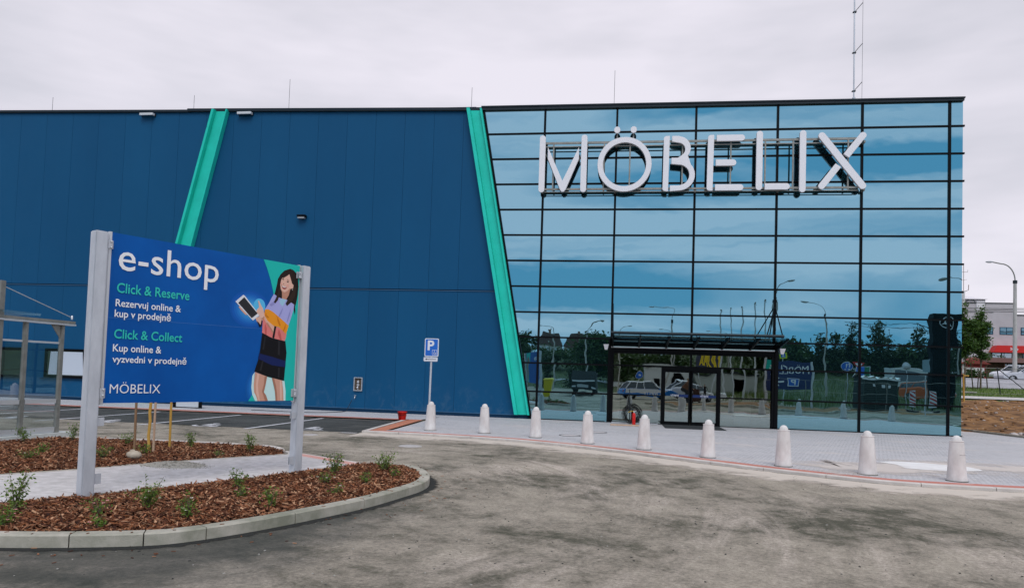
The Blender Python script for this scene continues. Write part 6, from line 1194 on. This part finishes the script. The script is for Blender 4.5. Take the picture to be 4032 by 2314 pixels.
for sx in (-1.2, .78): mb = MB(); mb.box((sx-.18, -43.86, .72), (sx+.18, -43.82, .86)); mb.obj('headlight', mat('headlamp', (.6, .62, .65), .15), t)
for sx in (-1.62, 1.17): mb = MB(); mb.cbox((sx, -44.1, 1.95), (.16, .1, .42)); mb.obj('mirror', K, t)
for sx in (-1.2, .78):
    for sy in (-44.8, -48.8): mb = MB(); mb.lathe([(.001, -.15), (.42, -.15), (.46, 0), (.42, .15), (.001, .15)], (sx, sy, .46), 20, axis=(1, 0, 0)); mb.obj('wheel', RUB, t)
# halls
GH = mat('hall_sheet', (.36, .40, .38), .6, vs_=2, col2=(.42, .45, .43), stretch=(5, 5, .2))
t = thing('storage_hall', 'low long pale grey hall mirrored in the entrance doors', 'building', (17, -72, 0)); mb = MB(); mb.box((13.0, -84, -.2), (21, -70, 3.0)); mb.obj('wall', GH, t); mb = MB(); mb.box((12.8, -84.2, 3.0), (21.2, -69.8, 3.15)); mb.obj('roof', DARKG, t)
mb = MB(); mb.box((17.6, -70.04, .05), (19.2, -70, 2.3)); mb.obj('gate', mat('hall_gate', (.12, .14, .13), .6), t)
t = thing('portable_office', 'white portable office with small dark windows mirrored above the delivery car', 'building', (9.6, -72, 0)); mb = MB(); mb.box((6.6, -78, 0), (12.2, -70, 3.3)); mb.obj('wall', mat('cabin_white', (.62, .64, .64), .6), t); mb = MB(); mb.box((6.5, -78.1, 3.3), (12.3, -69.9, 3.42)); mb.obj('roof', DARKG, t)
for x in (8.2, 9.8, 11.2): mb = MB(); mb.box((x-.3, -69.98, 1.0), (x+.3, -69.95, 2.0)); mb.obj('window', BLACK, t)
# houses on the hill
def house(x, y, wd, dp, wh, rh, lab, wc=(.62, .60, .54), rc=(.06, .035, .028), hip=.3, chim=(.2,)):
    z = hgt(x, y)-.3; t = thing('house', lab, 'house', (x, y, z), 0, 'houses on the hill'); mb = MB(); mb.box((x-wd/2, y-dp/2, z), (x+wd/2, y+dp/2, z+wh)); mb.obj('wall', mat('house_wall_%d' % int(wc[0]*100), wc, .85), t)
    e = .6; a, b, c, d = x-wd/2-e, x+wd/2+e, y-dp/2-e, y+dp/2+e; mb = MB(); V = [(a, c, z+wh-.2), (b, c, z+wh-.2), (b, d, z+wh-.2), (a, d, z+wh-.2), (x-wd*hip, y, z+wh+rh), (x+wd*hip, y, z+wh+rh)]; mb.add(V, [(0, 1, 5, 4), (2, 3, 4, 5), (1, 2, 5), (3, 0, 4), (0, 3, 2, 1)]); rf = mb.obj('roof', mat('house_roof_%d' % int(rc[0]*1000), rc, .9, vs_=3, bump=.3, bs=8), t)
    for c_ in chim: mb = MB(); mb.box((x+wd*c_-.4, y-.3, z+wh+rh*.5), (x+wd*c_+.4, y+.4, z+wh+rh+1.0)); mb.obj('chimney', mat('chimney_brick', (.25, .16, .12), .9), rf)
    for xx in (x-wd*.3, x, x+wd*.3):
        mb = MB(); mb.box((xx-.6, y+dp/2, z+1.2), (xx+.6, y+dp/2+.04, z+2.5)); mb.obj('window', DKGLASS, t)
house(-21.3, -228, 8.2, 9, 3.4, 4.4, 'house with a dark hipped roof and pale wall, left one on the mirrored hill', chim=(-.05,))
house(-10.6, -226, 9.2, 9, 3.2, 4.2, 'house with a brown hipped roof and chimney, behind the bushes on the mirrored hill', (.42, .36, .28), (.055, .028, .02), chim=(-.1,))
house(-.5, -232, 8, 8, 3, 3.8, 'house half hidden behind the large tree on the mirrored hill', (.5, .46, .4), (.05, .03, .025), chim=(.2,))
# trees and bushes on the hill
GT = 'trees mirrored behind the yard'
broad_tree(-.6, -92, 8.6, 3.7, 'large dark round tree mirrored left of the entrance', 31, LEAFD, 6500, .30, .2, .12, 1.0, GT)
broad_tree(-20, -135, 6.5, 4.2, 'dark tree mirrored at the far left of the glass', 32, LEAFD, 3000, .34, .2, .1, 1.0, GT)
broad_tree(3.2, -100, 6, 3.4, 'dark tree mirrored just above the entrance canopy left end', 33, LEAFD, 3000, .30, .2, .1, 1.0, GT)
conifer(-6.2, -66, 4.6, 1.1, 'small dark thuja mirrored left of the lorry', 34, 2600, .14, GT, .05)
conifer(-2.9, -68, 3.8, .8, 'slim dark shrub tree mirrored behind the lorry', 35, 1800, .14, GT, .05)
for i, (x, y, rx, h) in enumerate(((-12, -128, 6, 4.2), (-4, -126, 6, 4.4), (4, -124, 6, 4.0), (12, -118, 6, 4.5), (-20, -124, 6, 4.0), (22, -104, 6, 2.6), (30, -94, 6, 2.8), (-28, -120, 6, 4), (38, -90, 6, 2.4), (47, -88, 6, 2.8), (56, -88, 7, 3))):
    bush(x, y, rx, h, ('dark bushes below the left house', 'dark bushes below the middle house', 'dark bushes right of the middle house', 'dark bushes above the storage hall', 'dark bushes at the left end of the hill', 'dark bushes behind the flagpoles', 'dark bushes left of the tall spruces', 'dark bushes near the left edge of the hill', 'dark bushes below the pines', 'dark bushes behind the orange van', 'dark bushes behind the black pylon')[i]+', mirrored in the glass', 90+i, LEAFD, 2000, .34, 'bushes on the mirrored hill')
for i, (x, y, h, kind) in enumerate(((26.8, -76, 7.2, 'b'), (28.9, -78, 5.8, 'b'), (30.6, -76, 6.6, 'c'), (32.2, -75, 6.4, 'c'), (34.8, -77, 7.4, 'p'), (36.2, -76, 6.4, 'b'), (37.8, -75, 8.8, 'c'), (39.8, -77, 7.2, 'c'), (41.2, -75, 6.6, 'b'), (43.3, -76, 7.4, 'c'), (45.4, -77, 6.3, 'b'), (47.8, -76, 7.2, 'c'), (51, -78, 6.6, 'b'), (24.6, -82, 5.6, 'b'), (22, -84, 4.6, 'b'))):
    L_ = ('leafy tree right of the entrance canopy', 'low rounded tree right of the canopy', 'pine left of the mirrored street lamp', 'spruce right of the mirrored street lamp', 'tall pointed poplar left of the wide mullion', 'dark leafy tree behind the blue cycle sign', 'tallest spruce in the row', 'forked pine beside the tallest spruce', 'rounded tree between two spruces', 'bushy pine with spread boughs', 'rounded tree left of the black pylon', 'spruce behind the black pylon', 'rounded tree at the right corner', 'low tree behind the flagpoles', 'small tree behind the storage hall')[i]
    if kind == 'b': broad_tree(x, y, h*.68, 1.6, L_+', mirrored in the glass', 50+i, LEAFD, 2600, .24, .14, .08, 1.0, GT)
    elif kind == 'c': conifer(x, y, h*.84, 1.8, L_+', mirrored in the glass', 50+i, 3000, .20, GT)
    else: conifer(x, y, h, 1.1, L_+', mirrored in the glass', 50+i, 2800, .18, GT, -.35)
for x, y, h, a, ang, lab, st in ((-4.9, -62, 8.2, 1.4, R(180), 'street lamp mirrored in front of the left house', 'curve'), (-.5, -56, 8.3, 1.4, 0, 'street lamp mirrored above the lorry', 'curve'), (16.3, -36, 10.4, 1.1, R(25), 'tall nearby street lamp mirrored at the top of the canopy strut', 'curve'), (23.7, -48, 9.5, 1.8, R(180), 'street lamp mirrored right of the canopy', 'curve'), (8.8, -49, 9.3, 2.0, R(175), 'straight armed street lamp mirrored over the canopy', 'straight'), (3.3, -72, 8.9, 1.0, 0, 'small distant street lamp mirrored over the canopy left end', 'curve'), (11.2, -77, 8.6, 1.8, R(180), 'distant street lamp mirrored over the canopy middle', 'curve'), (18.4, -76, 8.6, 2.6, R(180), 'distant street lamp mirrored among the flagpoles', 'curve'), (31.5, -35.5, 10.5, 1.9, R(180), 'street lamp mirrored at the right edge of the glass', 'curve')):
    lamp(x, y, h, a, ang, lab, st, r_=.075)
fp = None
for i, (x, y, h) in enumerate(((13.25, -46, 8.6), (13.92, -44, 8.7), (14.68, -42, 8.7), (15.45, -40, 8.8), (16.0, -38, 8.9), (16.47, -36.5, 8.9))):
    t = thing('flagpole', ('farthest', 'second farthest', 'third farthest', 'third nearest', 'second nearest', 'nearest')[i]+' of the six bare white flagpoles mirrored over the canopy', 'flagpole', (x, y, hgt(x, y)), 0, 'bare flagpoles')
    mb = MB(); mb.tube([(x, y, hgt(x, y)-.1), (x, y, 4.5), (x, y, h)], [.085, .075, .055], 10); mb.obj('pole', mat('pole_white', (.55, .58, .60), .4), t)
    mb = MB(); mb.lathe([(.05, 0), (.075, .02), (.06, .14), (.001, .16)], (x, y, h), 10); mb.tube([(x, y, h-.1), (x+.14, y, h-.1)], .02, 5); mb.obj('pole_head', STEEL, t)
# signs
def disc_sign(x, y, z, r_, lab, front, back_side, art_=None, base=None, kind='disc'):
    zb = hgt(x, y) if base is None else base; t = thing('road_sign', lab, 'sign', (x, y, zb)); mb = MB(); mb.tube([(x, y-.05, zb-.1), (x, y-.05, z+.2)], .035, 8); mb.obj('pole', GALV, t); s_ = 1 if not back_side else -1
    mb = MB(); mb.lathe([(.001, 0), (r_, 0), (r_, .015), (.001, .015)], (x, y, z), 28, axis=(0, s_, 0)); mb.obj('rim', WP if not back_side else GALV, t)
    if not back_side:
        mb = MB(); mb.disc((x, y+.018, z), r_*.92, 28, N=(0, 1, 0)); mb.obj('disc', front, t)
        if art_: mb = MB(); [mb.poly([(x-a, y+.021, z+b) for a, b in P]) for P in art_]; mb.obj('pictogram', WP, t)
    return t
ped = [[(-.20, .02), (-.12, .02), (-.08, .26), (-.16, .30), (-.22, .26)], [(-.18, -.12), (-.10, -.12), (-.12, .04), (-.20, .04)], [(-.17, .31), (-.11, .31), (-.11, .37), (-.17, .37)], [(.02, .0), (.09, 0), (.10, .20), (.01, .20)], [(.03, -.12), (.08, -.12), (.08, .02), (.03, .02)], [(.03, .21), (.08, .21), (.08, .26), (.03, .26)], [(-.10, .18), (.02, .12), (.02, .15), (-.10, .22)],
       ev(-.14, -.26, .07, .07), ev(.10, -.26, .07, .07), [(-.14, -.24), (.10, -.24), (.10, -.22), (-.14, -.22)]]
disc_sign(20.3, -29.6, 3.17, .42, 'round blue foot and cycle path sign mirrored in the glass', SB, False, ped, 0)
disc_sign(5.2, -45, 2.25, .3, 'small round blue sign mirrored above the delivery car', SB, False, [[(-.1, -.03), (.1, -.03), (.1, .03), (-.1, .03)]], 0)
disc_sign(24.25, -29, 3.3, .37, 'back of a round grey road sign mirrored near the orange van', None, True, None, 0)
t = thing('road_sign', 'grey back of a tall rectangular road sign mirrored near the orange van', 'sign', (22.55, -21.3, 0)); mb = MB(); mb.tube([(22.55, -21.35, -.05), (22.55, -21.35, 3.5)], .035, 8); mb.obj('pole', GALV, t); mb = MB(); mb.box((22.36, -21.3, 2.8), (22.74, -21.28, 3.6)); mb.obj('plate', mat('back_grey', (.25, .36, .42), .5), t)
t = thing('road_sign', 'red and white give way triangle mirrored by the wide mullion', 'sign', (21.0, -29.3, 0)); mb = MB(); mb.tube([(21.0, -29.35, 0), (21.0, -29.35, 3.4)], .035, 8); mb.obj('pole', GALV, t)
mb = MB(); mb.poly([(20.6, -29.3, 3.62), (21.4, -29.3, 3.62), (21.0, -29.3, 2.9)]); mb.obj('red_triangle', mat('sign_red', (.45, .02, .02), .5), t); mb = MB(); mb.poly([(20.76, -29.296, 3.52), (21.24, -29.296, 3.52), (21.0, -29.296, 3.08)]); mb.obj('white_triangle', WP, t)
t = thing('road_sign', 'green and blue direction sign mirrored above the dark skip', 'sign', (21.7, -30.5, 0)); mb = MB(); mb.tube([(21.7, -30.55, 0), (21.7, -30.55, 3.2)], .04, 8); mb.obj('pole', GALV, t); mb = MB(); mb.box((21.2, -30.52, 2.45), (22.2, -30.49, 3.25)); mb.obj('plate', WP, t); mb = MB(); mb.box((21.24, -30.486, 2.5), (21.75, -30.484, 3.2)); mb.obj('blue_field', SB, t); mb = MB(); mb.box((21.75, -30.486, 2.5), (22.16, -30.484, 3.2)); mb.obj('green_field', mat('sign_green', (.01, .14, .07), .5), t)
t = thing('road_sign', 'square yellow bordered pedestrian sign on a post mirrored above the parking board', 'sign', (18.9, -44.5, .1)); mb = MB(); mb.tube([(18.9, -44.55, 0), (18.9, -44.55, 4.9)], .05, 8); mb.obj('pole', GALV, t); mb = MB(); mb.box((18.5, -44.52, 4.1), (19.3, -44.48, 4.9)); mb.obj('yellow_plate', mat('sign_yellow', (.62, .68, .02), .5), t); mb = MB(); mb.box((18.66, -44.476, 4.24), (19.14, -44.474, 4.76)); mb.obj('blue_field', SB, t); mb = MB(); mb.poly([(18.75, -44.47, 4.3), (19.05, -44.47, 4.3), (18.9, -44.47, 4.65)]); mb.obj('white_triangle', WP, t)
t = thing('roadside_banner', 'dark roadside banner with big yellow letters mirrored above the doors', 'banner', (13.9, -60, 1)); mb = MB(); mb.box((12.5, -60.05, 3.3), (15.3, -60, 5.0)); bn = mb.obj('panel', mat('banner_slate', (.045, .05, .09), .6), t); mb = MB(); put_text(mb, 'UOHA', (15.05, -59.99, 3.75), 2.2, .85, (-1, 0, 0), (0, 0, 1), (0, 0, 0), 0, .05); mb.obj('lettering', mat('banner_yellow', (.75, .55, .02), .5), bn); mb = MB(); mb.tube([(12.7, -60.1, .5), (12.7, -60.1, 5)], .06, 6); mb.tube([(15.1, -60.1, .5), (15.1, -60.1, 5)], .06, 6); mb.obj('posts', GALV, t)
# dark skip / cage stack with white sheet
t = thing('mesh_cage', 'dark green mesh cage topped with crumpled white sheeting, mirrored beside the wide mullion', 'cage', (22.0, -28, 0)); DG = mat('cage_dark_green', (.010, .022, .018), .6)
mb = MB(); mb.box((20.9, -30.2, .12), (23.3, -28.0, 2.4)); mb.obj('body', DG, t); mb = MB()
for k in range(14): mb.box((20.88, -27.99, .2+.16*k), (23.32, -27.96, .24+.16*k))
for x in (20.9, 21.7, 22.5, 23.25): mb.box((x, -27.97, .05), (x+.05, -27.93, 2.4))
mb.obj('bars', mat('cage_bar', (.04, .065, .055), .6), t)
V = []; F = []; nn = 14
for j in range(6):
    for i in range(nn): V.append((20.8+2.6*i/(nn-1), -30.3+2.4*j/5, 2.42+.16*abs(math.sin(i*1.3+j*.6))+.05*mn.noise(Vector((i*.8, j*.8, 0)))))
for j in range(5):
    for i in range(nn-1): F.append((j*nn+i, j*nn+i+1, (j+1)*nn+i+1, (j+1)*nn+i))
V2 = [(a, b, 2.36) for a, b, c in V]; mb = MB(); mb.add(V+V2, F+[tuple(q+len(V) for q in reversed(f_)) for f_ in F]+[(i, i+1, i+1+len(V), i+len(V)) for i in range(nn-1)]+[((5*nn)+i+1, 5*nn+i, 5*nn+i+len(V), 5*nn+i+1+len(V)) for i in range(nn-1)], 0, True); mb.obj('white_sheeting', mat('sheet_white', (.72, .72, .72), .7), t)
mb = MB()
for x in (21.5, 22.15, 22.5): mb.box((x, -27.955, 1.75), (x+.22, -27.95, 2.0))
mb.obj('paper_notes', WP, t)
# orange van, barriers, white long vehicle, black pylon
car(32.0, -44.5, R(38), 4.6, 1.85, 2.0, paint('paint_orange', (.62, .13, .03)), 'orange van facing the shop, mirrored behind the striped barriers', cat='van', name='parked_van', hatch='van')
for x, y, lab in ((23.95, -27, 'left red and white striped barrier board mirrored before the orange van'), (25.4, -27.4, 'right red and white striped barrier board mirrored before the orange van')):
    z = hgt(x, y); t = thing('barrier_board', lab, 'barrier', (x, y, z), 0, 'striped barrier boards'); mb = MB(); mb.box((x-.2, y-.03, z+.35), (x+.2, y, z+1.45)); mb.obj('board', WP, t); mb = MB()
    for k in range(4):
        z0 = z+.38+.27*k; mb.poly([(x+.19, y+.004, z0), (x-.19, y+.004, z0+.2), (x-.19, y+.004, min(z0+.33, z+1.44)), (x+.19, y+.004, z0+.13)])
    mb.obj('red_stripes', mat('sign_red', (.45, .02, .02), .5), t); mb = MB(); mb.box((x-.03, y-.05, z), (x+.03, y-.03, z+1.3)); mb.box((x-.35, y-.25, z), (x+.35, y+.2, z+.12)); mb.obj('foot', K, t)
t = thing('parked_coach', 'long white vehicle with yellow roof lamps mirrored behind the orange van', 'vehicle', (35.6, -58, 1.2)); z = hgt(35.6, -58); mb = MB(); mb.box((33.4, -60.3, z+.5), (39.4, -58, z+2.7)); mb.obj('body', mat('coach_white', (.68, .68, .68), .4), t, bevel=.1); mb = MB(); mb.box((33.8, -57.99, z+1.5), (39, -57.97, z+2.2)); mb.obj('windows', CARGL, t)
mb = MB(); put_text(mb, 'TOO TILE', (38.9, -57.96, z+.85), 3.5, .5, (-1, 0, 0), (0, 0, 1), (0, 0, 0)); mb.obj('side_lettering', K, t)
for x in (34.6, 38.2): mb = MB(); mb.lathe([(.001, -.15), (.45, -.15), (.45, .15), (.001, .15)], (x, -58.1, z+.42), 18, axis=(0, 1, 0)); mb.obj('wheel', RUB, t)
mb = MB(); mb.sphere((38.6, -58.3, z+2.78), .14); mb.sphere((38.1, -58.3, z+2.78), .14); mb.obj('roof_lamps', mat('amber', (.75, .42, .02), .3), t)
t = thing('pylon_sign', 'tall black pylon with a ringed star, mirrored at the right end of the glass', 'sign', (29.4, -35.2, .2)); PBK = mat('pylon_black', (.003, .003, .004), .4, spec=.04)
mb = MB(); mb.box((28.5, -36.0, -.1), (30.4, -35.2, 7.8)); mb.obj('body', PBK, t, bevel=.03); mb = MB(); cx, cz = 29.45, 7.1
for k in range(28):
    a0, a1 = 2*math.pi*k/28, 2*math.pi*(k+1)/28; mb.poly([(cx+q*math.cos(a), -35.19, cz+q*math.sin(a)) for q, a in ((.46, a0), (.40, a0), (.40, a1), (.46, a1))])
for a in (90, 210, 330):
    c_, s_ = math.cos(R(a)), math.sin(R(a)); mb.poly([(cx+.07*math.cos(R(a-60)), -35.188, cz+.07*math.sin(R(a-60))), (cx+.41*c_, -35.188, cz+.41*s_), (cx+.07*math.cos(R(a+60)), -35.188, cz+.07*math.sin(R(a+60))), (cx, -35.188, cz)])
mb.obj('star_emblem', WP, t)
# wire fence round the works
t = thing('site_fence', 'thin wire site fence in front of the earth bank, mirrored across the lower glass', 'fence', (20, -25.5, 0)); mb = MB(); ln_ = [(13.5, -26), (16.4, -26.2), (19.2, -26.4), (22.0, -26.6), (24.8, -26.8), (27.6, -27.2), (30, -28)]
for x, y in ln_: mb.tube([(x, y, hgt(x, y)-.05), (x, y, hgt(x, y)+2.0)], .022, 6)
mb.obj('posts', STEEL, t); mb = MB()
for h in (.15, 1.05, 1.98): mb.tube([(x, y, hgt(x, y)+h) for x, y in ln_], .014, 5)
mb.obj('rails', STEEL, t); mb = MB()
for x, y in ln_[::2]: mb.cbox((x, y, hgt(x, y)+.06), (.7, .25, .12))
mb.obj('feet', CONC, t)
for i, z0 in enumerate((7.4, 7.1)): mb = MB(); mb.tube([(26+k*2.5, -50, z0+.8-.5*(1-(2*k/10-1)**2)) for k in range(11)], .025, 5); tag(mb.obj('overhead_wire', RUB), 'overhead wire mirrored in front of the dark tree line', 'wire', 'overhead wires behind the yard')

# ================================================================ PEOPLE (mirrored in the doors)
def person(x, y, face, joints, rad, lab, shirt, trs, hair):
    """joints: name -> (x,y,z, parent); one skinned body"""
    names = list(joints); me = bpy.data.meshes.new('body'); me.from_pydata([joints[n][:3] for n in names], [(names.index(joints[n][3]), i) for i, n in enumerate(names) if joints[n][3]], []); o = bpy.data.objects.new('body', me); COL.objects.link(o)
    m_ = o.modifiers.new('s', 'SKIN'); m_.use_smooth_shade = True
    for i, n in enumerate(names): me.skin_vertices[0].data[i].radius = (rad[n], rad[n]*.85); me.skin_vertices[0].data[i].use_root = (i == 0)
    o.modifiers.new('u', 'SUBSURF').levels = 1
    nm = bpy.data.meshes.new_from_object(o.evaluated_get(bpy.context.evaluated_depsgraph_get())); bpy.data.objects.remove(o); nm.name = 'body'
    sk = mat('skin', (.45, .24, .16), .55); nm.materials.clear(); [nm.materials.append(q) for q in (sk, mat('shirt_'+shirt[0], shirt[1], .8), mat('trousers_'+trs[0], trs[1], .8), RUB)]
    for p in nm.polygons:
        c = p.center; r_ = math.hypot(c.x, c.y); p.material_index = 3 if c.z < .09 else 2 if c.z < .92 and r_ < .42 else 1 if c.z < 1.45 and r_ < .42 else 0; p.use_smooth = True
    z = max(0, hgt(x, y)); t = thing('person', lab, 'person', (x, y, z), face); b = bpy.data.objects.new('body', nm); COL.objects.link(b); b.parent = t
    mb = MB(); hx, hy, hz = joints['head'][:3]; mb.sphere((hx, hy-.012, hz+.035), .108, n=14, sc=(.92, 1.02, 1)); hb = mb.obj('hair', mat('hair_'+hair[0], hair[1], .8), t, world=False)
    mb = MB(); mb.sphere((hx, hy+.02, hz), .098, n=14, sc=(.84, 1, 1.15)); mb.sphere((hx, hy+.118, hz-.005), .016, n=8); mb.obj('face', sk, t, world=False)
    mb = MB(); mb.sphere((hx-.033, hy+.105, hz+.015), .010, n=8); mb.sphere((hx+.033, hy+.105, hz+.015), .010, n=8); mb.box((hx-.025, hy+.108, hz-.05), (hx+.025, hy+.114, hz-.043)); mb.obj('eyes_and_mouth', K, t, world=False)
    return t
def hand(J, Rr, side, wrist, d):
    w_ = Vector(J[wrist][:3]); d = Vector(d).normalized(); J['palm'+side] = (*(w_+d*.06), wrist); Rr['palm'+side] = .032
    s_ = d.cross(Vector((0, 1, 0))) if abs(d.y) < .8 else Vector((1, 0, 0)); s_.normalize()
    for k, (o_, l) in enumerate(((-.030, .07), (-.010, .085), (.010, .08), (.030, .062))):
        J['f%s%d' % (side, k)] = (*(w_+d*(.10+l*.4)+s_*o_), 'palm'+side); Rr['f%s%d' % (side, k)] = .010; J['g%s%d' % (side, k)] = (*(w_+d*(.10+l*.9)+s_*o_+Vector((0, .02, 0))), 'f%s%d' % (side, k)); Rr['g%s%d' % (side, k)] = .008
    J['t'+side] = (*(w_+d*.07+s_*-.055+Vector((0, .02, 0))), 'palm'+side); Rr['t'+side] = .011
def base(lean=0):
    J = {'pelvis': (0, 0, .95, None), 'waist': (0, lean*.1, 1.10, 'pelvis'), 'chest': (0, lean*.3, 1.30, 'waist'), 'neck': (0, lean*.45, 1.50, 'chest'), 'head': (0, lean*.55+.01, 1.63, 'neck'),
         'hipl': (-.10, 0, .90, 'pelvis'), 'kneel': (-.13, .02, .50, 'hipl'), 'anklel': (-.15, -.02, .09, 'kneel'), 'toel': (-.16, .14, .04, 'anklel'), 'hipr': (.10, 0, .90, 'pelvis'), 'kneer': (.13, .03, .50, 'hipr'), 'ankler': (.16, -.01, .09, 'kneer'), 'toer': (.18, .15, .04, 'ankler'),
         'shl': (-.18, lean*.4, 1.43, 'chest'), 'shr': (.18, lean*.4, 1.43, 'chest')}
    Rr = dict(pelvis=.15, waist=.13, chest=.16, neck=.055, head=.085, hipl=.095, kneel=.062, anklel=.045, toel=.04, hipr=.095, kneer=.062, ankler=.045, toer=.04, shl=.062, shr=.062); return J, Rr
J, Rr = base(.1); J['ell'] = (-.42, .12, 1.36, 'shl'); J['wrl'] = (-.62, .22, 1.42, 'ell'); J['elr'] = (.40, -.05, 1.20, 'shr'); J['wrr'] = (.20, .08, 1.02, 'elr'); Rr.update(ell=.042, wrl=.03, elr=.042, wrr=.03); hand(J, Rr, 'l', 'wrl', (-.9, .2, .2)); hand(J, Rr, 'r', 'wrr', (-.6, .3, -.5))
person(10.3, -32.4, 0, J, Rr, 'person in dark clothes stretching an arm out to a pole, mirrored in the right door', ('black', (.012, .012, .014)), ('dark', (.02, .022, .028)), ('grey', (.10, .09, .08)))
mb = MB(); mb.tube([(9.62, -32.15, .05), (9.60, -32.15, 1.75)], .018, 8); mb.cbox((9.62, -32.15, .1), (.3, .05, .12)); tag(mb.obj('long_pole', WOOD1), 'long upright tool pole held by the person mirrored in the right door', 'tool')
J, Rr = base(.5); J['ell'] = (-.30, .18, 1.18, 'shl'); J['wrl'] = (-.24, .42, 1.10, 'ell'); J['elr'] = (.30, .18, 1.18, 'shr'); J['wrr'] = (.24, .42, 1.08, 'elr'); Rr.update(ell=.042, wrl=.03, elr=.042, wrr=.03); hand(J, Rr, 'l', 'wrl', (0, 1, -.2)); hand(J, Rr, 'r', 'wrr', (0, 1, -.2))
person(8.35, -32.0, R(-80), J, Rr, 'person in a brown jacket bending towards an armchair, mirrored in the left door', ('brown', (.16, .075, .045)), ('dark', (.02, .022, .028)), ('fair', (.30, .20, .12)))
t = thing('armchair', 'dark brown leather armchair mirrored between the two people', 'armchair', (9.15, -32.2, .1)); LB = mat('leather_brown', (.07, .025, .018), .4); x, y = 9.2, -32.3
mb = MB(); mb.box((x-.4, y-.4, .2), (x+.4, y+.4, .5)); mb.obj('seat', LB, t, bevel=.05); mb = MB(); mb.box((x-.42, y-.55, .2), (x+.42, y-.38, 1.15)); mb.obj('backrest', LB, t, bevel=.05)
for s_ in (-1, 1): mb = MB(); mb.box((x+s_*.5-.1, y-.5, .2), (x+s_*.5+.1, y+.4, .72)); mb.obj('armrest', LB, t, bevel=.04)
for sx in (-.4, .4):
    for sy in (-.4, .3): mb = MB(); mb.box((x+sx-.03, y+sy-.03, .04), (x+sx+.03, y+sy+.03, .2)); mb.obj('leg', K, t)
